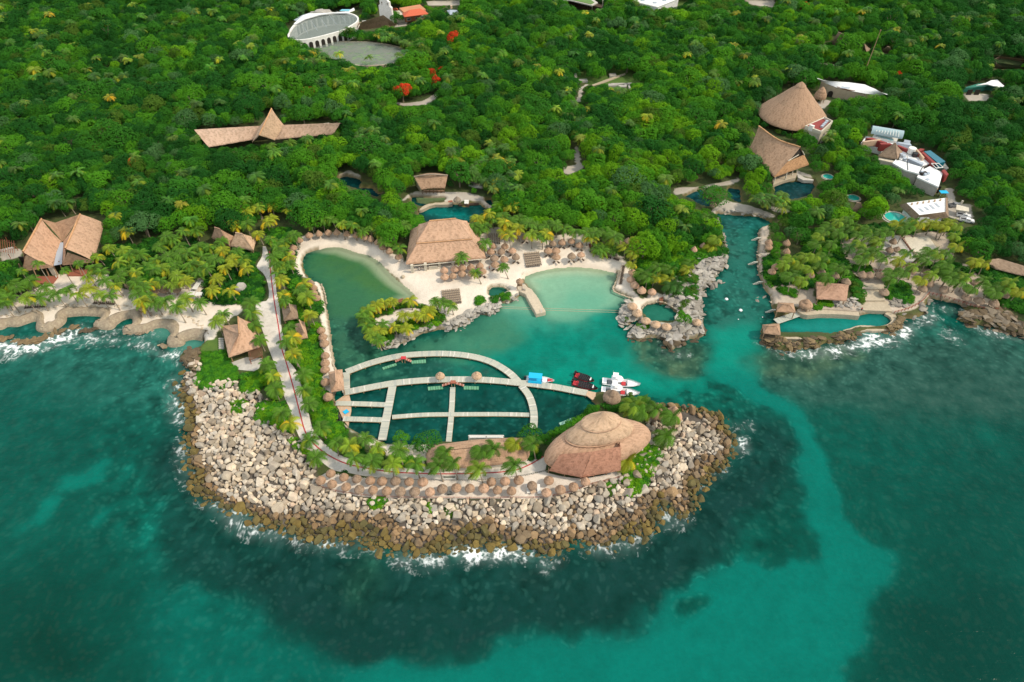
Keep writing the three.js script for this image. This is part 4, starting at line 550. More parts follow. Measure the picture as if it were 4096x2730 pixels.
{ // small amphitheatre by the dark pool
  const c = Q('e2', 430, 270, 1.5), t = thing('pool_pavilion', 'thatched open-fronted pavilion with seats above the dark pool', 'pavilion', V(c.x, 1.5, c.z)), q = (x, y, h) => local(Q('e2', x, y, h), t);
  part('roof', patchGeo(q(283, 258, 5.4), q(602, 238, 5.4), q(637, 72, 9.5), q(187, 90, 9.5), { eaveSag: -0.5, ridgeSag: -1.4, sag: 0.2 }), T.brown, t);
  part('ridge_cap', ridgeCap([q(187, 90, 9.5), q(420, 60, 10.9), q(637, 72, 9.5)], 0.3), T.grey, t);
  for (let i = 0; i <= 6; i++) { const p = q(300 + i * 49, 320 - i * 2, 1.5); part('post', rod(p, V(p.x, 4.2, p.z - 0.4), 0.14), mat.wood, t); }
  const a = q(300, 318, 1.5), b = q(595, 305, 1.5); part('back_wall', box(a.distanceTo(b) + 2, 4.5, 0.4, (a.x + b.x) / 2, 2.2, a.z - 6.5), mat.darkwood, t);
  for (let r = 0; r < 3; r++) part('bench', box(a.distanceTo(b) * 0.9, 0.5, 0.7, (a.x + b.x) / 2, 0.5 + r * 0.6, a.z - 1.5 - r * 1.4), mat.post, t);
  part('railing', merge([...Array(22).keys()].map((i) => { const p = a.clone().lerp(b, i / 21); return box(0.18, 0.9, 0.18, p.x, 0.75, p.z); }).concat([box(a.distanceTo(b), 0.14, 0.2, (a.x + b.x) / 2, 1.2, (a.z + b.z) / 2)])), mat.post, t);
  part('stone_wall', patchGeo(q(290, 320, 1.5), q(205, 210, 1.5), q(190, 120, 6.5), q(285, 262, 5.0), { fringe: 0 }), mat.stone, t);
  VIS.push(pts('e2 185,88 420,38 637,70 600,330 290,335 215,280')); SOLID.push(ground('e2 200,180 640,170 610,320 290,330', 6));
  const st = thing('pool_terrace', 'green stepped terrace curving down into the dark pool', 'steps'); for (let i = 0; i < 5; i++) { const y = 372 + i * 15; part('step', slab(smoothLine(ground(`e2 ${225 - i * 3},${y} ${330 - i * 3},${y + 6} ${480},${y + 7} ${606 - i * 8},${y + 2} ${606 - i * 8},${y + 14} ${480},${y + 20} ${330},${y + 19} ${215 + i * 12},${y + 12}`, 0.7 - i * 0.14), 2, true), -0.6, 0.75 - i * 0.14), std(0.1, 0.15, 0.06, 0.9, { map: blotch }), st); }
  const co = thing('pool_causeway', 'pale curved stone causeway across the dark pool', 'causeway'); part('slab', slab(smoothLine(ground('e2 255,540 300,490 390,450 520,432 600,430 640,400 655,350 700,345 700,430 690,455 560,465 470,465 390,485 300,530', 1.3), 2, true), -0.8, 1.3), mat.stone, co);
  part('ramp', slab(ground('e2 655,352 706,352 700,430 640,430', 1.45), 1.31, 1.4), mat.redwood, co);
  const dk = thing('pool_deck', 'dark stepped timber deck with white loungers beside the dark pool', 'deck'); for (let i = 0; i < 5; i++) part('step', slab(ground(`e2 ${812 - i * 6},${380 + i * 18} ${1050},${395 + i * 12} ${1050},${410 + i * 12} ${806 - i * 6},${398 + i * 18}`, 1.2 - i * 0.15), -0.5, 1.2 - i * 0.15), mat.darkwood, dk);
  part('platform', slab(ground('e2 850,455 920,465 925,400 880,395', 1.3), -0.6, 1.3), mat.wood, dk);
  for (const x of [868, 888, 908]) { const p = Q('e2', x, 436, 1.5); part('lounger', merge([box(0.6, 0.25, 2, p.x, 1.55, p.z), box(0.6, 0.12, 0.7, p.x, 1.9, p.z - 0.8, 0, 0.6)]), mat.white, dk); }
  const wl = thing('garden_wall', 'low white curving wall in the garden right of the thatched pavilion', 'wall'); part('coping', slab(smoothLine(ground('e2 918,178 950,192 1010,200 1085,205 1085,220 1010,222 940,208 912,190', 2.2), 2, true), 1.2, 2.2), mat.white, wl);
}
// ---------------------------------------------------------------- buildings at the top: aviary, chapel, red-tiled house
const netTex = tex(128, 128, (i, j) => { const k = 0.75 + 0.25 * fbm(i / 16, j / 16, 3) + (j % 16 < 2 ? 0.2 : 0); return [k, k, k]; }); netTex.repeat.set(0.08, 0.08);
const plantTex = tex(128, 128, (i, j) => { const a = fbm(i / 128 * 6, j / 128 * 6, 4), b = fbm(i / 128 * 14 + 9, j / 128 * 14, 3), k = sm(0.4, 0.62, a); return [lerp(0.1, 0.2, b) * (1 - k) + 0.1 * k * b * 2, 0.16 * (1 - k) + 0.4 * k * b, lerp(0.09, 0.14, b) * (1 - k) + 0.04 * k]; }); plantTex.repeat.set(1 / 22, 1 / 22);
const netMat = (r, g, b, o) => new THREE.MeshStandardMaterial({ color: new THREE.Color().setRGB(r, g, b), roughness: 1, transparent: true, opacity: o, map: netTex });
function arch(w, h, d) { const s = new THREE.Shape(); s.moveTo(-w / 2, 0); s.lineTo(w / 2, 0); s.lineTo(w / 2, h - w / 2); s.absarc(0, h - w / 2, w / 2, 0, Math.PI); s.lineTo(-w / 2, 0); return new THREE.ExtrudeGeometry(s, { depth: d, bevelEnabled: false, curveSegments: 8 }); }
function ringWall(t, poly, h0, h1, w, m) { // wall along a closed plan line
  const n = poly.length, inner = poly.map(([x, z], i) => { const a = poly[(i + n - 1) % n], b = poly[(i + 1) % n], l = Math.hypot(b[0] - a[0], b[1] - a[1]) || 1; return [x - (b[1] - a[1]) / l * w, z + (b[0] - a[0]) / l * w]; });
  const s = new THREE.Shape(poly.map(([x, z]) => new THREE.Vector2(x, -z))); s.holes.push(new THREE.Path(inner.map(([x, z]) => new THREE.Vector2(x, -z))));
  const g = new THREE.ExtrudeGeometry(s, { depth: h1 - h0, bevelEnabled: false }); g.rotateX(-Math.PI / 2); g.translate(0, h0, 0); return part('wall', g, m, t);
}
{
  const H = 9, plan = smoothLine(ground('e5 100,472 130,395 205,310 330,245 520,190 700,166 880,166 1000,192 1055,235 1040,292 960,345 850,402 650,462 500,500 350,530 200,540 120,515', H), 3, true).slice(0, -1);
  const c = plan.reduce((a, p) => [a[0] + p[0] / plan.length, a[1] + p[1] / plan.length], [0, 0]), t = thing('aviary', 'large oval netted enclosure with a white arcaded wall around it', 'aviary', V(c[0], 1.5, c[1]));
  const loc = plan.map(([x, z]) => [x - c[0], z - c[1]]);
  ringWall(t, loc, -0.5, H - 1.5, 1.0, mat.white);
  part('floor', slab(loc.map(([x, z]) => [x * 0.97, z * 0.97]), -0.4, 0.1), std(0.22, 0.24, 0.2, 1, { map: blotch }), t);
  const n = loc.length; let run = 0; for (let i = 0; i < n; i++) { const a = loc[i], b = loc[(i + 1) % n], mx = (a[0] + b[0]) / 2, mz = (a[1] + b[1]) / 2, l = Math.hypot(b[0] - a[0], b[1] - a[1]), ang = Math.atan2(-(b[1] - a[1]), b[0] - a[0]); const nx = -(b[1] - a[1]) / l, nz = (b[0] - a[0]) / l; run += l; while (run > 3.7) { run -= 3.7; const f = 1 - run / l, x = lerp(a[0], b[0], f), z = lerp(a[1], b[1], f); for (const inward of [0, 1]) { if (inward ? mz > 0 : mz < 0) continue; const g = arch(2.3, 4.8, 0.3); g.translate(0, 0, -0.15); g.rotateY(ang); g.translate(x + nx * (inward ? 1.0 : 0.0), 1.0, z + nz * (inward ? 1.0 : 0.0)); part('arch', g, inward ? std(0.2, 0.22, 0.2) : mat.dark, t); } } void mx; }
  part('net', (() => { const g = slab(loc.map(([x, z]) => [x * 0.985, z * 0.985]), H - 2.4, H - 2.3); return g; })(), netMat(0.3, 0.36, 0.34, 0.36), t);
  const rock = new THREE.IcosahedronGeometry(1, 3); { const p = rock.attributes.position; for (let i = 0; i < p.count; i++) { const k = 0.75 + 0.5 * noise(p.getX(i) * 3 + 9, p.getZ(i) * 3 + p.getY(i) * 3); p.setXYZ(i, p.getX(i) * k * 10, p.getY(i) * k * 4.5, p.getZ(i) * k * 3); } rock.computeVertexNormals(); } const rp = local(Q('e5', 600, 255, 2), t); rock.translate(rp.x, 1.5, rp.z + 1); part('rockwork', rock, mat.greystone, t);
  for (let k = 0; k < 6; k++) { const a = local(Q('e5', 380 + k * 130, 500 - k * 40, 6), t), b = local(Q('e5', 250 + k * 130, 270 - k * 18, 6), t); part('cable', rod(V(a.x, 6.65, a.z), V(b.x, 6.65, b.z), 0.07), mat.metal, t); }
  part('gallery_roof', slab(ground('e5 180,305 200,310 330,240 520,185 700,160 900,160 1000,120 990,92 900,140 640,160 560,165 380,170 300,200', H + 1).map(([x, z]) => [x - c[0], z - c[1]]), H - 1.5, H - 1.0), mat.roofwhite, t);
  part('lean_to_roof', slab(ground('e5 182,268 300,200 420,165 500,175 380,210 240,290', 6).map(([x, z]) => [x - c[0], z - c[1]]), 4.2, 4.5), mat.metal, t);
  part('pool', slab(ground('e5 800,140 830,122 940,122 920,142', 10).map(([x, z]) => [x - c[0], z - c[1]]), 8.1, 8.4), std(0.12, 0.45, 0.55, 0.2), t);
  VIS.push(pts('e5 100,470 205,300 350,190 520,180 700,140 830,110 990,88 1110,130 1060,240 890,300 860,400 650,520 640,540 400,640 350,540 300,470')); SOLID.push(plan);
}
{
  const H = 3.4, plan = smoothLine(ground('e5 440,625 560,590 720,562 900,560 1060,560 1300,578 1550,620 1690,665 1762,722 1712,800 1560,850 1400,880 1220,890 1050,888 880,860 700,800 520,720', H), 3, true).slice(0, -1);
  const c = plan.reduce((a, p) => [a[0] + p[0] / plan.length, a[1] + p[1] / plan.length], [0, 0]), t = thing('netted_garden', 'low netted garden mound behind a stone wall below the arcaded enclosure', 'aviary', V(c[0], 1.5, c[1])), loc = plan.map(([x, z]) => [x - c[0], z - c[1]]);
  ringWall(t, loc, -0.5, H - 1.5 + 0.3, 0.8, mat.stone);
  const pos = [], uv = [], idx = [], n = loc.length; for (let j = 0; j <= 8; j++) for (let i = 0; i < n; i++) { const k = 0.985 * (1 - j / 8), x = loc[i][0] * k, z = loc[i][1] * k; pos.push(x, H - 1.5 + 2.6 * (1 - k * k) * 0.7 + 0.25 * fbm(x * 0.3, z * 0.3, 2), z); uv.push(x, z); }
  for (let j = 0; j < 8; j++) for (let i = 0; i < n; i++) { const a = j * n + i, b = j * n + (i + 1) % n; idx.push(a, b, a + n, b, b + n, a + n); }
  const g = new THREE.BufferGeometry(); g.setAttribute('position', new THREE.Float32BufferAttribute(pos, 3)); g.setAttribute('uv', new THREE.Float32BufferAttribute(uv, 2)); g.setIndex(idx); g.computeVertexNormals(); part('net', g, netMat(0.3, 0.36, 0.32, 0.38), t);
  const bed = slab(loc.map(([x, z]) => [x * 0.97, z * 0.97]), -0.3, 1.2); part('planting', bed, std(1, 1, 1, 1, { map: plantTex }), t);
  part('low_wall', slab(ground('e5 340,600 420,628 720,560 640,520', 1.5).map(([x, z]) => [x - c[0], z - c[1]]), -0.3, 0.9), mat.offwhite, t);
  VIS.push(pts('e5 440,625 560,590 720,562 1060,560 1300,578 1550,620 1700,670 1690,720 1560,770 1540,830 1250,890 1060,890 1040,830 930,830 880,760 740,780 520,700')); SOLID.push(plan);
}
{ // chapel
  const c = Q('e5', 1260, 370, 1.5), t = thing('chapel', 'white chapel front with bell openings and a cross, thatched nave behind', 'chapel', V(c.x, 1.5, c.z)), q = (x, y, h) => local(Q('e5', x, y, h), t);
  const rl = q(1110, 290, 11), rr2 = q(1388, 202, 13); part('nave_roof', merge([patchGeo(q(1045, 395, 4.5), q(1480, 352, 4.5), rr2, rl, { sag: -0.5 }), patchGeo(V(q(1045, 395, 4.5).x - 1, 3, q(1045, 395, 4.5).z - 7), q(1045, 395, 4.5), rl, rl, { sag: -0.8 }), patchGeo(V(rr2.x + 6, 3, rr2.z - 8), V(rl.x, 3, rl.z - 9), rl, rr2, {})]), T.brown, t);
  const b0 = q(1500, 355, 1.5), top = fitH(px('e5', 1385, 50), b0.z + t.position.z - 3) - 1.5; void top;
  const s = new THREE.Shape(), W = 6.4, pr = [[-W, 0], [W, 0], [W, 13.5], [W - 1.6, 14.5], [W - 1.6, 17.5], [W - 3, 18], [2.6, 19.2], [2.4, 21]]; s.moveTo(-W, 0); for (const [x, y] of pr.slice(1)) s.lineTo(x, y); s.absarc(0, 21, 2.4, 0, Math.PI); for (const [x, y] of pr.slice(2).reverse()) s.lineTo(-x, y); s.lineTo(-W, 0);
  for (const [x, y, w, h] of [[-3.3, 14.2, 1.3, 2.6], [2.2, 14.2, 1.3, 2.6], [-0.5, 19.0, 1.3, 2.2]]) { const p = new THREE.Path(); p.moveTo(x, y); p.lineTo(x + w, y); p.lineTo(x + w, y + h - w / 2); p.absarc(x + w / 2, y + h - w / 2, w / 2, 0, Math.PI); p.lineTo(x, y); s.holes.push(p); }
  const g = new THREE.ExtrudeGeometry(s, { depth: 1.4, bevelEnabled: false, curveSegments: 10 }); const sc = 0.78; g.scale(sc, sc, 1); const gw = part('bell_wall', g, mat.white, t); gw.position.set(q(1452, 330, 1.5).x, 0, q(1452, 330, 1.5).z - 1.5); gw.rotation.y = -0.55;
  part('cross', merge([box(0.45, 2.6, 0.4, 0, 23.4 * sc + 0.9, 0.7), box(1.7, 0.45, 0.4, 0, 23.4 * sc + 1.4, 0.7)]), mat.white, gw);
  for (const [x, y] of [[-2.65, 15.5], [2.85, 15.5]]) part('bell', (() => { const l = new THREE.LatheGeometry([[0, 0.9], [0.3, 0.8], [0.38, 0.3], [0.55, 0]].map(([a, b]) => new THREE.Vector2(a, b)), 10); l.translate(x * sc, y * sc, 0.7); return l; })(), mat.wood, gw);
  const wl = q(1100, 395, 1.5), wr = q(1440, 360, 1.5); part('wall', box(wl.distanceTo(wr), 3.6, 0.5, (wl.x + wr.x) / 2, 1.8, (wl.z + wr.z) / 2 - 4, Math.atan2(wl.z - wr.z, wr.x - wl.x)), mat.white, t);
  VIS.push(pts('e5 1050,390 1100,290 1320,210 1320,110 1360,60 1385,10 1430,70 1480,130 1480,190 1510,350 1480,350 1330,330 1250,425')); SOLID.push(ground('e5 1040,400 1100,330 1480,230 1560,350 1300,440', 6));
}
function box4(f, s, h0, h1, m, name, t) { return part(name, slab(ground(f + ' ' + s, h1).map(([x, z]) => [x - t.position.x, z - t.position.z]), h0 - 1.5, h1 - 1.5), m, t); }
function gableHip(t, f, eaves, ridge, he, hr, m, name = 'roof', o = {}) { const e = trace(f + ' ' + eaves).map((p) => local(P(p[0], p[1], he), t)), r = trace(f + ' ' + ridge).map((p) => local(P(p[0], p[1], hr), t)), po = { fringe: 0.15, rough: 0.03, sag: 0, ...o }; return part(name, merge([patchGeo(e[0], e[1], r[1], r[0], po), patchGeo(e[1], e[2], r[1], r[1], po), patchGeo(e[2], e[3], r[0], r[1], po), patchGeo(e[3], e[0], r[0], r[0], po)]), m, t); }
{ // red-tiled house
  const c = Q('e5', 1820, 230, 1.5), t = thing('tiled_house', 'orange house with a red hip-tiled roof near the top edge', 'house', V(c.x, 1.5, c.z));
  gableHip(t, 'e5', '1668,228 1996,186 1945,140 1640,178', '1745,132 1880,112', 7, 9.6, mat.tile);
  const a = Q('e5', 1690, 300, 1.5), b = Q('e5', 1970, 250, 1.5), ang = Math.atan2(a.z - b.z, b.x - a.x), mx = (a.x + b.x) / 2 - t.position.x, mz = (a.z + b.z) / 2 - t.position.z, L = a.distanceTo(b); const w = part('wall', box(L, 5.6, 10, 0, 2.8, -5), mat.brick, t); w.position.set(mx, 0, mz); w.rotation.y = ang;
  for (const x of [-0.34, 0.0, 0.3]) for (const y of [1.5, 4.1]) { const f = part('window', box(x ? 2.6 : 1.4, 1.5, 0.2, x * L, y, 0.05), mat.white, w); part('pane', box(x ? 2.2 : 1.1, 1.1, 0.1, x * L, y, 0.15), mat.glass, f); }
  part('side_wing', box(5, 4.5, 8, -L / 2 - 2.6, 2.25, -5), mat.offwhite, w);
  VIS.push(pts('e5 1610,170 1780,110 1890,105 1996,186 1970,240 1860,260 1700,300 1640,270')); SOLID.push(ground('e5 1600,200 1960,150 1990,250 1690,310', 6));
  const t2 = thing('tiled_shed', 'small red-tiled roof beside the chapel bell wall', 'shed', Q('e5', 1540, 140, 1.5)); gableHip(t2, 'e5', '1480,130 1590,140 1580,112 1490,105', '1510,108 1560,106', 5, 6.5, mat.tile); box4('e5', '1490,128 1580,136 1575,118 1495,112', 1, 4.8, mat.offwhite, 'wall', t2);
  const t3 = thing('grey_house', 'small building with grey metal roof and round vent near the top edge', 'house', Q('e5', 2320, 190, 1.5)); gableHip(t3, 'e5', '2280,196 2360,205 2400,165 2240,140', '2290,130 2380,135', 5.5, 7, mat.metal); box4('e5', '2290,196 2350,200 2380,170 2260,150', 1, 5.3, mat.offwhite, 'wall', t3); part('vent', new THREE.CylinderGeometry(0.7, 0.7, 1.6, 10).translate(local(Q('e5', 2302, 110, 7), t3).x, 6.2, local(Q('e5', 2302, 110, 7), t3).z), mat.peach, t3); VIS.push(pts('e5 2250,130 2360,100 2400,200 2300,215'), pts('e5 1480,130 1590,135 1570,105 1490,100'));
}
{ // pergola and white flat roof at the top edge
  const t = thing('colonnade', 'flat-roofed open colonnade with a planted roof at the top edge', 'pavilion', Q('a3', 650, 70, 1.5)); box4('a3', '500,0 545,0 722,42 768,20 700,-30 480,-40', 7.4, 8.0, mat.concrete, 'roof', t); box4('a3', '560,-4 715,32 740,18 690,-20 520,-30', 8.0, 8.25, std(0.12, 0.22, 0.06, 1, { map: blotch }), 'roof_garden', t);
  for (let i = 0; i < 6; i++) { const p = local(Q('a3', 553 + i * 34, 42 + i * 8, 1.5), t); part('column', box(0.7, 5.9, 0.7, p.x, 2.95, p.z), mat.offwhite, t); } for (const [x, y] of [[802, 72], [846, 78], [893, 75]]) { const p = local(Q('a3', x, y, 1.5), t); part('column', box(0.7, 6.5, 0.7, p.x, 3.2, p.z), mat.offwhite, t); }
  box4('a3', '520,0 800,60 800,40 560,-40', 1.5, 4.6, mat.darkwood, 'back_wall', t); part('railing', (() => { const g = [], a = local(Q('a3', 640, 72, 1.5), t), b = local(Q('a3', 808, 92, 1.5), t); for (let i = 0; i <= 16; i++) { const p = a.clone().lerp(b, i / 16); g.push(box(0.15, 1.1, 0.15, p.x, 0.55, p.z)); } g.push(rod(a.clone().setY(1.1), b.clone().setY(1.1), 0.1)); return merge(g); })(), mat.wood, t);
  VIS.push(pts('a3 510,0 765,15 810,90 640,75')); SOLID.push(ground('a3 500,10 800,50 800,95 640,80', 6));
  const w = thing('flat_roofed_hall', 'white flat-roofed hall with roof hatches on a lawn at the top edge', 'building', Q('a3', 1220, 20, 1.5)); box4('a3', '1030,8 1240,60 1400,-2 1300,-60 980,-40', 0.5, 7, mat.roofwhite, 'roof', w);
  for (const [x, y] of [[1215, 18], [1120, 0], [1290, 0]]) { const p = local(Q('a3', x, y, 7.4), w); part('hatch', box(2.2, 0.7, 1.8, p.x, 5.7, p.z), mat.metal, w); } part('parapet', (() => { const g = [], A = Q('a3', 1032, 10, 7), B = Q('a3', 1240, 60, 7), C = Q('a3', 1398, -2, 7); for (const [a, b] of [[A, B], [B, C]]) for (let i = 0; i < 22; i++) { const p = local(a.clone().lerp(b, i / 22), w); g.push(box(0.5, 0.6, 0.5, p.x, 5.75, p.z)); } return merge(g); })(), mat.white, w); VIS.push(pts('a3 1030,0 1240,66 1410,0'), pts('a3 1300,60 1420,0 1500,0 1400,45')); SOLID.push(ground('a3 1000,0 1240,80 1420,0', 6));
}
{ // ruins on the lawn
  const t = thing('ruin_walls', 'low grey stone ruin walls on the forest lawn', 'ruin', Q('a3', 800, 640, 1.5)); for (const s of ['852,655 975,668 985,648 1000,650 990,680 935,680 930,668 850,672', '935,680 955,715 940,720 920,680', '600,620 680,618 690,634 610,638', '855,575 905,572 915,592 860,595', '870,652 1035,648 1035,655 870,660', '580,575 600,570 605,600 590,612', '1015,660 1035,712 1025,720 1005,670']) box4('a3', s, 0.8, 2.5, mat.greystone, 'wall', t);
  const p = thing('stone_walk', 'pale stone walkway crossing the forest lawn', 'walkway', Q('a3', 900, 620, 1.5)); box4('a3', '720,665 820,628 980,572 985,582 830,642 730,672', 0.8, 1.9, mat.stone, 'slab', p);
  VIS.push(pts('a3 570,575 685,575 690,640 820,625 850,570 990,560 1050,610 1035,700 950,722 860,690 840,655 720,668'));
}
// ---------------------------------------------------------------- buildings on the right
coneHut('cone_hall', 'largest cone-shaped thatched hall in the forest on the right', 'thatched hall', 'e4', 752, 535, 452, 795, 90, 5.5, T.brown, { seg: 56, fringe: 0.6, posts: 14, rings: (r, y, h) => [round(y, r), round(y + (h - y) * 0.42, r * 0.57), round(h - 2.0, r * 0.12), { ...round(h - 2.1, r * 0.15), lip: 1 }, round(h, 0.1)] });
{ const t = thing('service_tower', 'cream concrete box with a sunken maroon roof beside the cone hall', 'building', Q('e4', 1150, 800, 1.5)); const h = 9.5;
  box4('e4', '930,690 1145,770 1300,625 1190,570', 0, h - 1.2, mat.offwhite, 'walls', t); box4('e4', '955,690 1140,755 1275,632 1185,590', h - 1.25, h - 1.1, mat.maroon, 'roof', t);
  const rim = [['930,690', '1145,770'], ['1145,770', '1300,625'], ['1300,625', '1190,570']]; for (const [a, b] of rim) { const A = local(Q('e4', ...a.split(',').map(Number), h), t), B = local(Q('e4', ...b.split(',').map(Number), h), t); part('parapet', box(A.distanceTo(B), 1.4, 0.4, (A.x + B.x) / 2, h - 2.2, (A.z + B.z) / 2, Math.atan2(A.z - B.z, B.x - A.x)), mat.offwhite, t); }
  for (let i = 0; i < 4; i++) { const p = local(Q('e4', 1160 + i * 20, 700 - i * 22, h - 0.6), t); part('air_conditioner', box(1.5, 0.9, 1.1, p.x, h - 2.2, p.z, 0.7), mat.metal, t); } const d = local(Q('e4', 1160, 870, 3), t); part('shutter', box(2.6, 3, 0.25, d.x, 1.6, d.z + 0.3, 0.75), mat.white, t); box4('e4', '985,680 1035,700 1060,690 1010,672', h - 1.5, h + 1.1, mat.white, 'stair_head', t);
  VIS.push(pts('e4 930,670 1190,565 1305,625 1280,790 1125,895 1070,800')); SOLID.push(ground('e4 930,760 1150,860 1300,760 1190,640', 6)); }
{ const c = Q('e4', 560, 1200, 1.5), t = thing('saddle_hall', 'thatched hall with a long sagging ridge beside the inland lagoon', 'thatched hall', V(c.x, 1.5, c.z)), q = (x, y, h) => local(Q('e4', x, y, h), t);
  const rb = q(290, 695, 17), rf = q(862, 985, 15), el = q(165, 1000, 7), fl = q(503, 1388, 5.5), fr = q(978, 1215, 5.5), hm = rf.clone().lerp(fl.clone().lerp(fr, 0.5), 0.22);
  part('left_roof', patchGeo(el, fl, rf, rb, { ridgeSag: 1.6, sag: 0.4, fringe: 0.5 }), T.brown, t); part('ridge_cap', ridgeCap([rb, rb.clone().lerp(rf, 0.5).add(V(0, -1.5, 0)), rf], 0.35), T.orange, t);
  const ml = fl.clone().lerp(rf, 0.52), mr = fr.clone().lerp(rf, 0.56); part('front_roof', patchGeo(fl, fr, mr, ml, { fringe: 0.5 }), T.orange, t);
  const rbk = V(2 * rb.x - el.x, el.y - 2, 2 * rb.z - el.z); part('right_roof', patchGeo(fr, rbk, rb, rf, { ridgeSag: 1.6, fringe: 0.4 }), T.brown, t);
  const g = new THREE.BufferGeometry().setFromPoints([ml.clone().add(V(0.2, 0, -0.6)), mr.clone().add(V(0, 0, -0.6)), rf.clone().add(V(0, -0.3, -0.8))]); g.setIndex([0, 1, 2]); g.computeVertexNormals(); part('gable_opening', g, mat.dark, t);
  part('gable_beam', rod(ml.clone().add(V(0, 0.3, 0.2)), ml.clone().lerp(mr, 0.6).add(V(0, 1.2, 0)), 0.2), mat.offwhite, t); part('gable_beam', rod(mr.clone().add(V(0, 0, 0.2)), mr.clone().lerp(rf, 0.5), 0.2), mat.offwhite, t);
  for (const [x, y] of [[495, 1490], [650, 1440], [740, 1380], [805, 1340]]) { const p = q(x, y, 1.5); part('post', rod(p, V(p.x, 4.2, p.z - 0.6), 0.25), mat.offwhite, t); }
  part('platform', slab(ground('e4 490,1500 640,1440 800,1400 820,1340 600,1330 480,1420', 1.9).map(([x, z]) => [x - t.position.x, z - t.position.z]), -1, 0.4), mat.stone, t);
  VIS.push(pts('e4 290,690 560,840 862,980 940,1120 978,1215 810,1300 800,1400 640,1440 490,1510 480,1400 430,1280 330,1080 165,1000')); SOLID.push(ground('e4 200,1050 300,900 880,1180 970,1260 500,1420', 6));
  const cv = thing('boardwalk_ramp', 'pale curving walkway edged with dark rail right of the sagging-ridge hall', 'walkway', Q('e4', 900, 1410, 1.5)); box4('e4', '810,1340 850,1360 920,1400 1040,1425 1040,1440 900,1435 830,1400', 0.5, 1.9, mat.concrete, 'slab', cv); VIS.push(pts('e4 810,1340 1040,1425 1040,1440 900,1440 830,1400')); }
coneHut('tiered_hut', 'small round two-tiered hut on paving behind the cone hall', 'thatched hut', 'e4', 1128, 300, 80, 1113, 160, 4, T.brown, { rings: (r, y, h) => [round(y, r), round(y + (h - y) * 0.3, r * 0.9), round(y + (h - y) * 0.55, r * 0.6), { ...round(y + (h - y) * 0.52, r * 0.72), lip: 1 }, round(y + (h - y) * 0.75, r * 0.45), round(h, 0.1)] });
{ const c = Q('e4', 1500, 240, 1.5), t = thing('curved_white_roof', 'sweeping white crescent roof over an arched stone wall', 'building', V(c.x, 1.5, c.z)), q = (x, y, h) => local(Q('e4', x, y, h), t);
  const up = [[1070, 45], [1180, 75], [1300, 88], [1520, 100], [1740, 130], [1800, 158], [1880, 190], [1960, 235], [2045, 272]], lo = [[1085, 55], [1150, 92], [1240, 130], [1350, 170], [1500, 205], [1600, 228], [1750, 255], [1880, 268], [2042, 276]], pos = [], uv = [], idx = [];
  up.forEach((u, i) => { const a = q(...lo[i], 7.0), b = q(...u, 9.0); for (let j = 0; j <= 4; j++) { const p = a.clone().lerp(b, j / 4); pos.push(p.x, p.y + Math.sin(j / 4 * Math.PI) * 0.5, p.z); uv.push(i * 4, j * 3); } if (i) for (let j = 0; j < 4; j++) { const k = (i - 1) * 5 + j; idx.push(k, k + 5, k + 1, k + 1, k + 5, k + 6); } });
  const g = new THREE.BufferGeometry(); g.setAttribute('position', new THREE.Float32BufferAttribute(pos, 3)); g.setAttribute('uv', new THREE.Float32BufferAttribute(uv, 2)); g.setIndex(idx); g.computeVertexNormals(); part('roof', g, mat.roofwhite, t);
  const wp = [[1150, 110], [1240, 150], [1350, 190], [1500, 228], [1620, 250], [1750, 270]].map(([x, y]) => q(x, y, 6)); wp.forEach((a, i) => { const b = wp[i + 1]; if (b) { part('wall', box(a.distanceTo(b) + 0.4, 6.8, 0.8, (a.x + b.x) / 2, 1.9, (a.z + b.z) / 2, Math.atan2(a.z - b.z, b.x - a.x)), mat.stone, t); part('eave_edge', rod(V(a.x, 5.5, a.z + 0.3), V(b.x, 5.5, b.z + 0.3), 0.35), mat.wood, t); } });
  for (const [x, y] of [[1445, 290], [1265, 270]]) { const p = q(x, y, 2.5), a = arch(2.4, 3.4, 0.5); a.rotateY(-0.25); a.translate(p.x, -0.4, p.z - 0.1); part('arch', a, mat.dark, t); }
  part('skylight', patchGeo(q(1400, 178, 7.8), q(1520, 190, 7.9), q(1545, 172, 8.4), q(1430, 156, 8.4), { fringe: 0, rough: 0 }), mat.metal, t);
  VIS.push(pts('e4 1070,42 1300,85 1740,128 1880,185 2045,275 1850,280 1650,260 1480,320 1300,320 1200,230 1150,110')); SOLID.push(ground('e4 1070,120 1740,200 2000,290 1500,330 1200,250', 6)); }
hipHut('far_hut', 'tall twisted narrow thatched roof far back on the right', 'thatched hut', 'a4 650,345 700,365 725,300 690,290', 'a4 700,252 745,270', 4, T.dull, { hr: 13, sag: 0.6 });
hipHut('far_hut', 'steep brown thatched hut far back right, left one of a pair', 'thatched hut', 'a4 855,372 925,412 956,385 900,350', 'a4 895,334 908,340', 4, T.dull, { hr: 9.5 });
hipHut('far_hut', 'steep brown thatched hut far back right, right one of a pair', 'thatched hut', 'a4 1030,402 1100,418 1138,415 1100,385', 'a4 1085,364 1108,372', 4, T.dull, { hr: 9 });
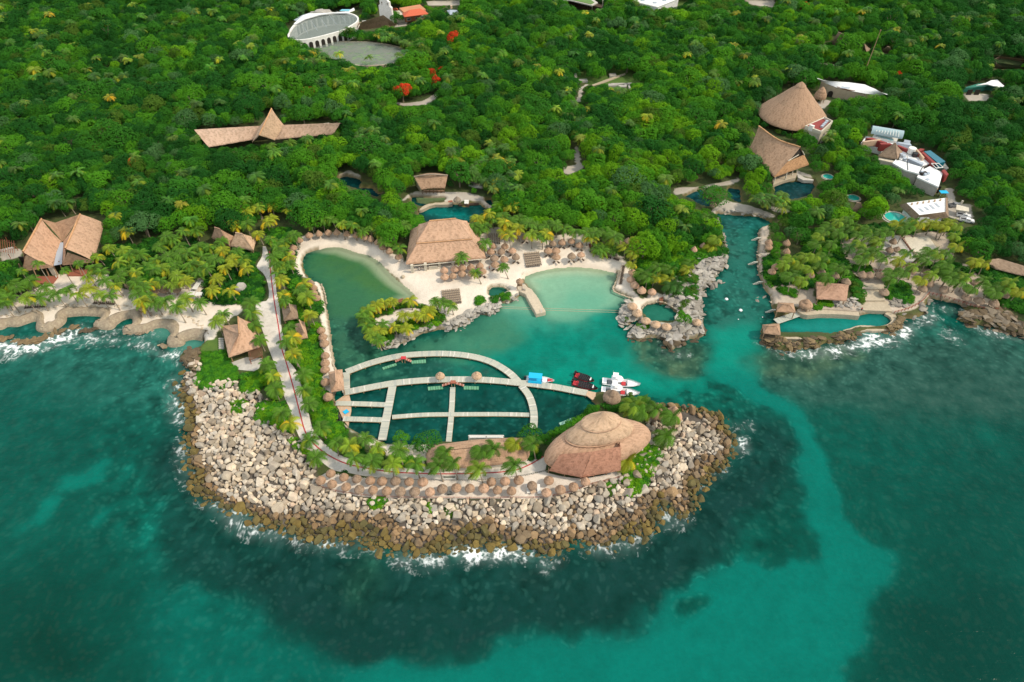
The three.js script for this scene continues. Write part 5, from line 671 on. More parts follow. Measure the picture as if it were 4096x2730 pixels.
{ const t = thing('kidney_hall', 'brown thatched ring roof with an open court at the far right edge', 'thatched hall', Q('a4', 2060, 510, 1.5)), R = [[1925, 462], [1965, 443], [2040, 448], [2120, 458], [2200, 470]], I = [[1948, 470], [1975, 456], [2040, 462], [2110, 475], [2200, 490]], D = [[1950, 500], [1990, 520], [2050, 530], [2120, 528], [2200, 520]], E = [[1925, 530], [1960, 540], [2040, 540], [2120, 535], [2200, 530]];
  const strip = (a, b, ha, hb, n) => { const g = []; for (let i = 0; i + 1 < a.length; i++) g.push(patchGeo(local(Q('a4', ...a[i], ha), t), local(Q('a4', ...a[i + 1], ha), t), local(Q('a4', ...b[i + 1], hb), t), local(Q('a4', ...b[i], hb), t), { fringe: 0.2, cell: 1.2 })); part(n, merge(g), T.dull, t); };
  strip(I, R, 4, 7.5, 'back_roof'); strip(E, D, 3.5, 7, 'front_roof'); strip([[1925, 462], [1905, 500], [1925, 530]], [[1945, 470], [1945, 490], [1950, 500]], 3.5, 7.3, 'end_roof'); VIS.push(pts('a4 1925,455 1965,440 2160,465 2160,530 1960,542 1910,530')); }
{ const t = thing('teal_building', 'low teal-walled building with white roof panels among trees on the far right', 'building', Q('a4', 1780, 720, 1.5)); box4('a4', '1680,690 1850,680 1880,670 2010,685 1960,640 1800,655', 0.5, 4, mat.teal, 'walls', t); box4('a4', '1785,668 1870,660 1960,684 2015,684 1950,625 1900,630 1860,650', 5.5, 5.8, mat.roofwhite, 'roof', t); for (const x of [1720, 1780]) { const p = local(Q('a4', x, 722, 2.5), t); part('door', box(2.6, 2.8, 0.3, p.x, 1.4, p.z + 1.2), mat.dark, t); } VIS.push(pts('a4 1680,690 1790,655 1900,625 2015,684 1850,730 1690,735'), pts('a4 1690,740 1880,740 1870,785 1720,785')); SOLID.push(ground('a4 1680,760 2010,740 2010,700 1700,700', 6)); }
{ // white service complex
  const t = thing('white_complex', 'sprawling building of white flat roofs with maroon edges in the right forest', 'building', Q('e3', 900, 700, 1.5));
  box4('e3', '750,535 800,452 985,480 1195,650 1080,690 735,600', 5.4, 6, mat.roofwhite, 'roof', t); box4('e3', '640,640 690,590 1110,715 1030,802 830,748', 6.4, 7, mat.roofwhite, 'roof', t); box4('e3', '1005,852 1065,755 1200,690 1390,790 1330,1000', 5.9, 6.5, mat.roofwhite, 'roof', t);
  for (const [q2, h] of [['755,538 800,458 980,485 1185,650 1080,684 745,598', 6], ['650,640 695,595 1100,718 1028,796 832,742', 7], ['1012,852 1068,760 1200,696 1380,790 1325,992', 6.5]]) part('wall', slab(ground('e3 ' + q2, h).map(([x, z]) => [x - t.position.x, z - t.position.z]), -1, h - 2.15), mat.greystone, t);
  box4('e3', '170,345 240,240 700,330 900,410 880,470 560,400 480,430', 0, 4.5, mat.roofwhite, 'roof', t);
  for (const s of ['240,270 330,262 560,335 560,350', '450,340 600,345 640,365 470,365', '720,370 800,400 900,440 880,455 720,390', '1020,440 1060,425 1120,435 1050,470', '1080,490 1100,470 1290,640 1250,645', '1380,750 1420,740 1480,810 1440,830', '985,490 1080,490 1090,505 975,520']) box4('e3', s, 4, 7.4, mat.maroon, 'roof_edge', t);
  for (const s of ['190,318 450,285 470,300 210,330', '985,430 1010,432 1120,560 1095,565']) box4('e3', s, 5, 7.6, mat.peach, 'roof_ridge', t);
  box4('e3', '1110,470 1205,455 1430,620 1330,650', 4, 7.2, mat.solar, 'solar_panel', t); box4('e3', '870,575 910,570 1110,640 1085,672', 5, 7.45, mat.metal, 'skylight', t); box4('e3', '1130,880 1165,868 1200,885 1170,905', 6, 6.7, mat.metal, 'skylight', t); box4('e3', '700,325 900,345 930,385 740,350', 4, 6, mat.metal, 'roof', t); box4('e3', '820,292 910,310 900,345 810,330', 4, 6, mat.metal, 'roof', t); box4('e3', '1340,650 1420,640 1480,720 1440,745', 0, 4, mat.concrete, 'tank_roof', t);
  for (let i = 0; i < 5; i++) { const p = local(Q('e3', 1085 + (i % 3) * 42, 775 + i * 8, 7.2), t); part('air_conditioner', box(1.3, 1.0, 1.2, p.x, 5.4, p.z, 0.4), i % 2 ? mat.dark : mat.metal, t); } for (const [x, y] of [[805, 545], [820, 590], [770, 520]]) { const p = local(Q('e3', x, y, 6.8), t); part('air_conditioner', box(1.6, 1.0, 0.9, p.x, 5.4, p.z, 0.4), mat.metal, t); }
  const tk = local(Q('e3', 935, 440, 8), t); part('water_tank', new THREE.CylinderGeometry(1.6, 1.6, 2.4, 16).translate(tk.x, 6.0, tk.z), mat.white, t); part('water_tank', new THREE.CylinderGeometry(1.2, 1.2, 1.6, 16).translate(tk.x + 0.6, 5.4, tk.z + 2.6), mat.black, t);
  for (const [a, b] of [[[852, 470], [870, 745]], [[700, 600], [760, 590]], [[1040, 790], [1100, 690]]]) part('pipe', rod(local(Q('e3', ...a, 7.2), t), local(Q('e3', ...b, 7.2), t), 0.12), mat.dark, t);
  const gh = part('greenhouse', (() => { const g = new THREE.CylinderGeometry(2.6, 2.6, 13.5, 20, 1, true, 0, Math.PI); g.rotateZ(Math.PI / 2); const p = local(Q('e3', 560, 178, 8), t); g.rotateX(0); g.rotateY(-0.38); g.translate(p.x, 5.5, p.z); return g; })(), std(0.3, 0.42, 0.45, 0.3), t); for (let i = 0; i < 9; i++) { const a = local(Q('e3', 395 + i * 42, 175 + i * 10, 8.5), t), b = local(Q('e3', 430 + i * 38, 98 + i * 9, 9.5), t); part('rib', rod(a, b, 0.13), mat.white, gh); }
  box4('e3', '340,250 400,170 740,240 700,320', 0, 5.5, mat.white, 'walls', t); box4('e3', '400,232 440,225 660,290 640,310', 5.4, 5.75, std(0.3, 0.5, 0.52, 0.3), 'awning', t);
  for (const [x, y, w] of [[1070, 930, 4], [1230, 1010, 5.5], [900, 830, 3]]) { const p = local(Q('e3', x, y, 3), t); part('doorway', box(w, 3.2, 0.4, p.x, 1.6, p.z + 0.8, -0.45), mat.dark, t); } box4('e3', '1000,870 1330,1005 1310,1040 1000,905', 0.8, 4.2, mat.stone, 'wall', t);
  part('truss', merge([[[1220, 650], [1330, 650]], [[1330, 650], [1395, 710]], [[1220, 650], [1290, 720]], [[1290, 720], [1395, 710]], [[1275, 650], [1340, 715]]].map(([a, b]) => rod(local(Q('e3', ...a, 7.2), t), local(Q('e3', ...b, 7.2), t), 0.18))), mat.white, t);
  VIS.push(pts('e3 170,345 290,170 390,95 740,170 740,300 1090,400 1190,430 1200,460 1430,620 1490,700 1480,820 1400,850 1330,1000 1220,1080 1100,1030 1000,900 900,830 780,790 640,650 430,620 420,540 520,440 480,430')); SOLID.push(ground('e3 170,360 390,200 740,280 1190,450 1480,700 1480,850 1330,1060 1000,930 640,700 420,620', 6));
  hipHut('complex_hut', 'brown thatched hut with white walls in front of the white flat roofs', 'thatched hut', 'e3 420,535 712,585 792,470 540,425', 'e3 660,345 690,350', 6.5, T.dull, { hr: 12.5 });
  const w = thing('hut_wall', 'white wall with dark windows under the brown thatched hut of the white complex', 'wall', Q('e3', 540, 620, 1.5)); box4('e3', '430,548 660,600 650,640 430,590', 0.5, 5.5, mat.offwhite, 'wall', w); for (const [x, y] of [[495, 575], [592, 598]]) { const p = local(Q('e3', x, y, 4), w); part('window', box(2.4, 1.2, 0.3, p.x, 2.6, p.z + 0.7, -0.2), mat.dark, w); }
}
{ const t = thing('storage_hall', 'rectangular white flat roof bordered by brown thatch near the parked trucks', 'building', Q('e3', 1150, 1350, 1.5)); const O = [[740, 1270], [1462, 1160], [1478, 1452], [965, 1490]], I = [[850, 1242], [1432, 1165], [1432, 1372], [1042, 1422]], q = (p, h) => local(Q('e3', ...p, h), t);
  box4('e3', I.map((p) => p.join()).join(' '), 1, 6.4, mat.roofwhite, 'roof', t); for (const [i, j] of [[0, 3], [3, 2], [2, 1]]) part('thatch_border', patchGeo(q(O[i], 4), q(O[j], 4), q(I[j], 6.7), q(I[i], 6.7), { fringe: 0.3 }), T.dull, t);
  for (let i = 0; i < 6; i++) { const p = q([930 + i * 85, 1255 - i * 12], 6.9); part('vent', box(0.5, 1.0, 0.5, p.x, 5.3, p.z), mat.peach, t); } for (let r = 0; r < 4; r++) for (let k = 0; k < 3; k++) { const a = q([1020 + r * 80 + k * 15, 1320 - r * 25], 6.45), b = q([1085 + r * 80 + k * 15, 1375 - r * 22], 6.45); part('roof_seam', rod(a, b, 0.07), mat.metal, t); }
  VIS.push(pts('e3 740,1250 1462,1158 1478,1452 965,1490')); SOLID.push(ground('e3 740,1300 1462,1200 1478,1480 965,1510', 6)); }
function pool(f, x, y, rx, label) { const c = Q(f, x, y, 1.8), a = Q(f, x + rx, y, 1.8).x - c.x, t = thing('swimming_pool', label, 'pool', V(c.x, 1.5, c.z)); const e = (k) => [...Array(40).keys()].map((i) => { const g = i / 40 * 6.2832; return [a * k * Math.cos(g), a * 0.92 * k * Math.sin(g)]; }); ringWall(t, e(1.12).reverse(), -0.5, 0.35, -a * 0.12, mat.offwhite); part('water', slab(e(1), -0.4, 0.15), std(0.03, 0.42, 0.36, 0.1), t); part('deck', slab(e(1.3), -0.5, 0.05), mat.concrete, t); const p = px(f, x, y), k = FR[f][2]; VIS.push([...Array(16).keys()].map((i) => [p[0] + k * rx * 1.12 * Math.cos(i * 0.3927), p[1] + k * rx * 0.58 * Math.sin(i * 0.3927)])); SOLID.push(e(1.2).map(([x2, z]) => [x2 + c.x, z + c.z])); }
pool('e3', 680, 1453, 150, 'largest round turquoise pool beside the brown-bordered white roof'); pool('e3', 55, 1160, 88, 'turquoise pool next to a small brown hut in the right forest'); pool('e4', 1240, 1385, 70, 'small turquoise pool right of the sagging-ridge hall');
hipHut('pool_hut', 'small brown thatched hut beside a turquoise pool in the right forest', 'thatched hut', 'b4 800,285 895,285 900,250 840,245', 'b4 845,218 880,222', 3.8, T.dull, { hr: 8 });
{ const t = thing('car_shed', 'flat pale carport roof on pillars beside the parked trucks', 'shed', Q('e3', 1690, 1330, 1.5)); box4('e3', '1590,1340 1785,1370 1780,1310 1600,1262', 4.2, 4.6, mat.offwhite, 'roof', t); for (const p of [[1590, 1400], [1700, 1420], [1640, 1300]]) { const c = local(Q('e3', ...p, 1.5), t); part('pillar', box(0.6, 3, 0.6, c.x, 1.5, c.z), mat.offwhite, t); } VIS.push(pts('e3 1520,1250 1800,1260 1800,1560 1690,1560 1480,1440'), pts('e3 1430,1010 1530,1010 1530,1100 1480,1300 1440,1160')); SOLID.push(ground('e3 1480,1250 1800,1300 1810,1560 1600,1500', 6)); }
{ // plaza and stage
  const t = thing('stage_slab', 'large white rectangular slab on the right-hand plaza', 'platform', Q('b4', 1360, 580, 1.5)); box4('b4', '1205,492 1412,482 1532,655 1350,682', 0.8, 2.1, mat.offwhite, 'slab', t); part('step', slab(ground('b4 1420,490 1445,488 1545,610 1500,600', 1.9).map(([x, z]) => [x - t.position.x, z - t.position.z]), -0.5, 0.3), mat.stone, t);
  const c = thing('stone_plaza', 'grey cobbled plaza between the palms and the white slab', 'plaza', Q('b4', 1150, 580, 1.5)); box4('b4', '1085,475 1180,478 1300,640 1320,690 1150,715 1060,600 1040,560', 0.8, 1.62, mat.concrete, 'paving', c);
  VIS.push(pts('b4 1190,480 1440,450 1560,470 1545,570 1510,600 1350,690 1290,680'), pts('b4 730,510 1080,475 1190,480 1330,690 1300,740 1000,740 830,700 730,640'), pts('b4 1090,770 1440,760 1330,830 1250,860 1090,800'), pts('b4 900,840 1080,840 1090,960 1100,1060 880,1060 890,960'), pts('b4 250,870 360,900 520,940 520,990 430,970 230,960'));
  const fence = (s, name, label) => { const L = smoothLine(ground('b4 ' + s, 1.6), 3), f = thing(name, label, 'fence', V(L[0][0], 1.6, L[0][1])); for (let i = 0; i < L.length; i++) { const x = L[i][0] - f.position.x, z = L[i][1] - f.position.z; part('post', box(0.16, 1.1, 0.16, x, 0.5, z), mat.redwood, f); if (i) for (const h of [0.55, 0.95]) part('rail', rod(V(L[i - 1][0] - f.position.x, h, L[i - 1][1] - f.position.z), V(x, h, z), 0.06), mat.redwood, f); } };
  fence('1185,480 1220,530 1260,590 1310,640 1320,690 1240,700 1150,715', 'wooden_railing', 'red-brown wooden railing along the cobbled plaza'); fence('960,755 1090,760 1180,740 1290,700', 'wooden_railing', 'red-brown wooden railing above the row of round parasols'); fence('1410,935 1520,960 1650,1000 1760,1035 1880,1062 1950,1060', 'wooden_railing', 'red-brown railing along the rocky edge on the far right'); fence('1140,1085 1250,1055 1350,1000 1405,940', 'wooden_railing', 'red-brown railing curving down to the sea pool');
  const st = thing('beach_steps', 'broad pale steps leading down to the walled sea pool', 'steps', Q('b4', 980, 930, 1.5)); for (const [s, h] of [['900,850 1085,855 1085,900 890,890', 2.6], ['890,905 1060,905 1070,985 885,985', 2.1], ['885,1000 1090,990 1120,1070 870,1060', 1.55]]) box4('b4', s, -0.2, h, mat.stone, 'step', st);
}
hipHut('shore_pavilion', 'reddish rectangular thatched pavilion above the walled sea pool', 'pavilion', 'b4 532,968 768,985 785,862 528,836', 'b4 650,862 690,866', 4.4, T.rose, { hr: 5.4, cell: 0.5 });
hipHut('channel_hut', 'rounded tan thatched hut at the corner where the channel meets the sea pool', 'thatched hut', 'b4 215,1070 368,1078 350,1005 228,1000', 'b4 270,1015 320,1018', 4, T.brown, { hr: 5.8 });
hipHut('pool_end_hut', 'tan thatched hut alone on the rock at the outer end of the sea pool', 'thatched hut', 'b4 115,1240 250,1255 240,1165 105,1175', 'b4 150,1185 215,1182', 3.8, T.brown, { hr: 5.8 });
coneHut('spiral_hut', 'pale cone-roofed hut beside the walkway along the sea pool', 'thatched hut', 'b4', 448, 1018, 52, 446, 978, 3.6, T.brown, { bulge: 0.2 });
{ // walls of the sea pool, walkway
  const ring = (s, w, h0, h1, name, label, m) => { const L = smoothLine(ground('b4 ' + s, h1), 4), a = [], b = []; L.forEach((p, i) => { const u = L[Math.max(0, i - 1)], v = L[Math.min(L.length - 1, i + 1)], l = Math.hypot(v[0] - u[0], v[1] - u[1]), nx = -(v[1] - u[1]) / l * w / 2, nz = (v[0] - u[0]) / l * w / 2, k = 0.8 + 0.4 * noise(i * 0.6, w); a.push([p[0] + nx * k, p[1] + nz * k]); b.push([p[0] - nx * k, p[1] - nz * k]); }); const t = thing(name, label, 'wall', V(L[0][0], 0, L[0][1])); part('coping', slab([...a, ...b.reverse()].map(([x, z]) => [x - L[0][0], z - L[0][1]]), h0, h1), m, t); };
  ring('225,1258 320,1268 430,1272 520,1272 640,1266 740,1245 830,1215 900,1200 1000,1205 1100,1192 1150,1150 1130,1105 1080,1078', 2.4, -2, 0.9, 'sea_pool_wall', 'brown stone wall enclosing the turquoise sea pool', mat.stone);
  ring('395,1050 440,1085 560,1075 700,1080 865,1092', 2.0, -1, 1.9, 'pool_walkway', 'pale walled walkway on the land side of the sea pool', mat.stone);
  const br = thing('plank_bridge', 'greenish plank bridge crossing the mouth of the sea pool', 'footbridge', Q('b4', 310, 1110, 1)); const A = Q('b4', 215, 1150, 0.8), B = Q('b4', 400, 1085, 0.8); for (let i = 0; i < 26; i++) { const p = local(A.clone().lerp(B, i / 25), br); part('plank', box(2.6, 0.12, 0.42, p.x, p.y, p.z, Math.atan2(B.x - A.x, B.z - A.z)), i % 3 ? mat.deck : mat.deckB, br); }
  for (const [x, y, l] of [[75, 505, 'upper'], [50, 695, 'middle'], [90, 850, 'lower'], [190, 1070, 'nearest']]) { const p = Q('b4', x, y, 0.5), s = thing('water_steps', l + ' set of timber water steps on the right bank of the channel', 'steps', p); for (let i = 0; i < 5; i++) part('step', box(1.6, 0.15, 0.5, -i * 0.45, 0.7 - i * 0.28, 0), mat.deck, s); }
}
{ const t = thing('curved_hall', 'long low curved thatched roof among palms at the far right shore', 'thatched hall', Q('b4', 2040, 740, 1.5)), A = [[1888, 700], [1905, 662], [1960, 655], [2050, 680], [2200, 725], [2400, 770]], B = [[1900, 712], [1935, 735], [2000, 752], [2090, 775], [2230, 805], [2400, 835]]; for (let i = 0; i + 1 < A.length; i++) part('roof', patchGeo(local(Q('b4', ...B[i], 4), t), local(Q('b4', ...B[i + 1], 4), t), local(Q('b4', ...A[i + 1], 6), t), local(Q('b4', ...A[i], 6), t), { fringe: 0.3 }), T.dull, t); for (const [x, y] of [[1940, 745], [2060, 785], [2150, 805]]) { const p = local(Q('b4', x, y, 1.5), t); part('post', rod(p, V(p.x, 2.6, p.z - 0.3), 0.15), mat.post, t); } VIS.push(pts('b4 1888,690 1905,655 1960,650 2200,720 2200,795 2000,755 1900,715')); }
// ---------------------------------------------------------------- boardwalks of the pens
function walkway(label, s, w, h, o = {}) {
  const line = smoothLine(ground(s, h), o.straight ? 1 : 6), P2 = line.map(([x, z]) => V(x, 0, z)), t = thing('boardwalk', label, 'boardwalk', V(P2[0].x, h, P2[0].z)), o0 = P2[0];
  const cum = [0]; for (let i = 1; i < P2.length; i++) cum.push(cum[i - 1] + P2[i].distanceTo(P2[i - 1])); const L = cum[cum.length - 1], at = (d) => { let i = 1; while (i < P2.length - 1 && cum[i] < d) i++; const f = (d - cum[i - 1]) / (cum[i] - cum[i - 1] || 1); return [P2[i - 1].clone().lerp(P2[i], f), P2[i].clone().sub(P2[i - 1]).normalize()]; };
  const A = [[], [], []]; let k = 0; for (let d = 0.2; d < L; d += 0.42) { const [p, q] = at(d), ww = w * (0.985 + 0.03 * rnd()); A[rnd() < 0.16 ? 1 : rnd() < 0.1 ? 2 : 0].push(box(ww, 0.1, 0.38, p.x - o0.x, -0.05 + 0.02 * rnd(), p.z - o0.z, Math.atan2(q.x, q.z))); k++; }
  part('decking', merge(A[0]), mat.deck, t).userData.kind = 'stuff'; A[1].length && (part('weathered_decking', merge(A[1]), mat.deckB, t).userData.kind = 'stuff'); A[2].length && (part('pale_decking', merge(A[2]), std(0.58, 0.56, 0.5), t).userData.kind = 'stuff');
  for (const sd of [-1, 1]) { const g = []; for (let d = 0; d + 2.2 < L + 2.2; d += 2.2) { const [p, q] = at(d), [r] = at(Math.min(L, d + 2.2)); const nx = q.z * sd * w * 0.46, nz = -q.x * sd * w * 0.46; if (p.distanceTo(r) > 0.1) g.push(rod(V(p.x - o0.x + nx, -0.22, p.z - o0.z + nz), V(r.x - o0.x + nx, -0.22, r.z - o0.z + nz), 0.12)); } part('edge_beam', merge(g), mat.beam, t); }
  if (!o.floating) for (let d = 1; d < L; d += 5) { const [p, q] = at(d); for (const sd of [-1, 1]) part('pile', rod(V(p.x - o0.x + q.z * sd * w * 0.42, -2.5, p.z - o0.z - q.x * sd * w * 0.42), V(p.x - o0.x + q.z * sd * w * 0.42, -0.12, p.z - o0.z - q.x * sd * w * 0.42), 0.13), mat.beam, t); }
  return t;
}
walkway('long outer arc of grey boardwalk sweeping round the top of the pens', 'c2 412,422 600,351 800,296 950,271 1150,258 1300,257 1450,268 1600,295 1720,335 1820,390 1900,450 1955,508', 2.4, 0.95);
walkway('short straight boardwalk joining both arcs beside the dock hut', 'c2 410,425 412,520 412,602', 2.3, 0.93, { straight: 1 });
walkway('middle boardwalk running through the pens to the boat landing', 'c2 388,608 600,565 820,525 1000,505 1200,492 1400,488 1600,490 1800,503 1960,520 e1 230,330 450,357 700,391 950,440 1175,482', 2.4, 0.97);
walkway('curved boardwalk closing the right end of the pens', 'c2 1985,545 2050,630 2088,740 2098,830 2092,925', 2.2, 0.94);
walkway('wide straight boardwalk across the pens from the middle walk to the shore', 'c2 828,548 803,680 770,850 735,1030', 2.4, 0.94, { straight: 1 });
walkway('narrow floating jetty running down the centre of the pens', 'c2 1368,560 1357,790 1330,1058', 1.6, 0.5, { straight: 1, floating: 1 });
walkway('narrow floating jetty crossing the lower pens from left to right', 'c2 825,826 1100,806 1375,802 1800,801 2060,806', 1.5, 0.54, { floating: 1 });
walkway('upper one of two short jetties above the peach platform with the blue mat', 'c2 320,703 500,706 768,716', 1.8, 0.93, { straight: 1 });
walkway('lower one of two short jetties below the peach platform with the blue mat', 'c2 385,842 560,846 740,852', 1.8, 0.93, { straight: 1 });
{ const t = thing('landing_deck', 'reddish deck where the middle boardwalk meets the shore by the boats', 'deck', Q('e1', 1280, 520, 1)); part('deck', slab(ground('e1 1185,448 1300,475 1392,482 1330,540 1255,592 1150,512', 1.05).map(([x, z]) => [x - t.position.x, z - t.position.z]), -0.25, 0.08), mat.peach, t);
  const p = thing('beach_ramp', 'peach-coloured concrete platform at the left end of the pens', 'platform', Q('c2', 400, 760, 0.5)); part('slab', slab(ground('c2 440,626 385,640 310,690 345,760 385,850 430,908 458,760 455,690', 0.55).map(([x, z]) => [x - p.position.x, z - p.position.z]), -0.8, 0.05), mat.peach, p);
  const m = thing('blue_mat', 'bright blue square mat lying on the peach platform', 'mat', Q('c2', 410, 780, 0.62)); part('mat', box(1.45, 0.1, 1.35, 0, 0.05, 0, 0.75), mat.cyan, m); part('hem', box(1.52, 0.06, 1.42, 0, 0.02, 0, 0.75), mat.blue, m);
  const n = thing('dark_net', 'heap of black netting lying on the sand left of the pens', 'net', Q('c2', 360, 850, 1.4)); const L = ground('c2 325,765 345,830 375,890 420,945', 1.6); part('netting', (() => { const c = new THREE.CatmullRomCurve3(L.map(([x, z]) => V(x - n.position.x, 0.15, z - n.position.z))); const g = new THREE.TubeGeometry(c, 40, 0.42, 8); const q = g.attributes.position; for (let i = 0; i < q.count; i++) { q.setX(i, q.getX(i) + 0.3 * (noise(i * 0.7, 3) - 0.5)); q.setY(i, q.getY(i) * (0.6 + 0.6 * noise(i * 0.4, 9))); } g.computeVertexNormals(); return g; })(), mat.black, n);
  const plats = [['735,382 860,342 868,360 742,400', 'green submerged platform left of the arched perch on the outer arc'], ['995,322 1128,310 1130,340 998,347', 'green platform right of the arched perch on the outer arc'], ['1143,556 1280,545 1284,574 1146,586', 'green platform left of the arched perch on the middle boardwalk'], ['1464,547 1604,552 1602,580 1466,578', 'green platform right of the arched perch on the middle boardwalk']];
  for (const [s, l] of plats) { const q = thing('swim_platform', l, 'platform'); const pl = ground('c2 ' + s, 0.3); const c = pl.reduce((a, b) => [a[0] + b[0] / 4, a[1] + b[1] / 4], [0, 0]); q.position.set(c[0], 0.25, c[1]); const lp = pl.map(([x, z]) => [x - c[0], z - c[1]]); for (let i = 0; i < 6; i++) { const e = (k) => [[lerp(lp[0][0], lp[1][0], k), lerp(lp[0][1], lp[1][1], k)], [lerp(lp[3][0], lp[2][0], k), lerp(lp[3][1], lp[2][1], k)]], A = e(i / 6 + 0.01), B = e((i + 1) / 6 - 0.01); part('panel', slab([A[0], B[0], B[1], A[1]], -0.3, 0.02 + 0.02 * (i % 2)), i % 2 ? mat.green : std(0.13, 0.33, 0.2), q); } }
  const q5 = thing('swim_platform', 'pale green platform on the water left of the tip hall', 'platform', Q('c3', 525, 570, 0.3)); part('panel', slab(ground('c3 462,575 570,533 582,555 480,602', 0.3).map(([x, z]) => [x - q5.position.x, z - q5.position.z]), -0.3, 0.05), std(0.25, 0.45, 0.36), q5); part('rail', rod(V(-0.3, 0.2, 0.5), V(0.8, 0.5, 0.4), 0.06), mat.black, q5);
  for (const [x, y, hh, l] of [[927, 318, 0.9, 'red and white arched timber perch on the outer arc of boardwalk'], [1372, 535, 0.9, 'reddish arched timber perch under the middle boardwalk']]) { const f = thing('timber_perch', l, 'perch', Q('c2', x, y, hh)); const W = x > 1000 ? 3.4 : 2.4; for (const sd of [-1, 1]) { for (let i = 0; i < 7; i++) part('slat', box(0.42, 0.1, 0.9, sd * (0.3 + i * W / 7), 0.75 - i * 0.13 + 0.0, i * 0.09 - 0.2, sd * -0.12), i % 2 ? mat.redwood : std(0.48, 0.25, 0.2), f); part('strut', rod(V(sd * 0.4, -1.4, 0.4), V(sd * 0.5, 0.6, 0.2), 0.1), mat.beam, f); } part('roof_board', box(1.6, 0.1, 1.3, 0, 0.85, -0.3), x > 1000 ? mat.redwood : mat.redc, f); }
}
// ---------------------------------------------------------------- boats
function hullGeo(L, W, D, o = {}) { // bow towards +x; outside, gunwale and sole
  const ns = 26, pos = [], idx = [], prof = [[0, -1], [0.45, -0.92], [0.86, -0.35], [1, 0.25], [1, 0.32], [0.84, 0.32], [0.8, -0.45], [0, -0.5]];
  for (let i = 0; i <= ns; i++) { const u = i / ns, x = (u - 0.5) * L, bw = u < 0.55 ? 0.9 + 0.1 * Math.sin(u * 2.8) : Math.max(0.015, 1 - ((u - 0.55) / 0.45) ** (o.bow ?? 2.1)), sheer = 0.28 * u * u; for (const side of [1, -1]) for (const [a, b] of prof) pos.push(x + (b > 0 && u > 0.95 ? 0.15 : 0), b * D * (b < 0 ? 1 - 0.3 * u * u : 1) + sheer * D * 2, side * a * bw * W / 2); }
  const n = prof.length; for (let i = 0; i < ns; i++) for (let s = 0; s < 2; s++) for (let j = 0; j + 1 < n; j++) { const a = (i * 2 + s) * n + j, b = a + 2 * n; if (s) idx.push(a, b, a + 1, a + 1, b, b + 1); else idx.push(a, a + 1, b, a + 1, b + 1, b); }
  for (let s = 0; s < 2; s++) for (let j = 0; j + 1 < n; j++) { const a = s * n + j, m = pos.length / 3; pos.push(-L / 2, 0, 0); idx.push(a, a + 1, m); }
  const g = new THREE.BufferGeometry(); g.setAttribute('position', new THREE.Float32BufferAttribute(pos, 3)); g.setIndex(idx); g.computeVertexNormals(); return g;
}
const yaw = (f, a, b, h = 0.4) => { const A = Q(f, ...a, h), B = Q(f, ...b, h), d = B.clone().sub(A); return { mid: A.clone().add(B).multiplyScalar(0.5).setY(h), ang: Math.atan2(-d.z, d.x), len: d.length() }; };
const ringBuoy = (x, y, z, m = mat.redc) => { const g = new THREE.TorusGeometry(0.32, 0.09, 8, 18); g.rotateX(-Math.PI / 2); g.translate(x, y, z); return [g, m]; };
function outboard(t, x, z) { const o = part('outboard_motor', merge([box(0.55, 0.75, 0.5, x, 0.85, z), box(0.25, 1.1, 0.22, x - 0.05, 0.1, z)]), mat.black, t); return o; }
{ // blue-canopied launch
  const y = yaw('e1', [215, 262], [652, 300]), t = thing('launch', 'white launch with a bright blue canopy moored along the boardwalk', 'boat', y.mid, y.ang), L = y.len;
  part('hull', hullGeo(L, 2.6, 0.75), mat.gloss, t); part('deck', box(L * 0.62, 0.06, 1.9, -L * 0.1, -0.12, 0), mat.cyan, t); const c = part('canopy', (() => { const g = new THREE.CylinderGeometry(2.2, 2.2, L * 0.48, 16, 1, false, -0.62, 1.24); g.rotateZ(Math.PI / 2); g.rotateX(Math.PI / 2); g.rotateX(-Math.PI / 2); g.translate(-L * 0.17, 0.1, 0); return g; })(), mat.cyan, t); void c;
  part('canopy_top', box(L * 0.48, 0.08, 2.3, -L * 0.17, 1.9, 0), mat.cyan, t); for (const a of [-0.4, 0.05]) for (const b of [-1, 1]) part('canopy_pole', rod(V(a * L, 0.2, b), V(a * L, 1.88, b), 0.04), mat.metal, t);
  part('life_jackets', (() => { const g = []; for (let i = 0; i < 26; i++) { const s = new THREE.IcosahedronGeometry(0.26, 1); s.scale(1, 0.6, 0.8); s.translate(L * (0.27 + 0.17 * rnd()), 0.3 + 0.12 * rnd(), (rnd() - 0.5) * 1.2); g.push(s); } return merge(g); })(), mat.redc, t).userData.kind = 'stuff'; part('bow_deck', box(L * 0.16, 0.08, 1.7, L * 0.16, 0.28, 0), mat.gloss, t); outboard(t, -L * 0.54, 0); }
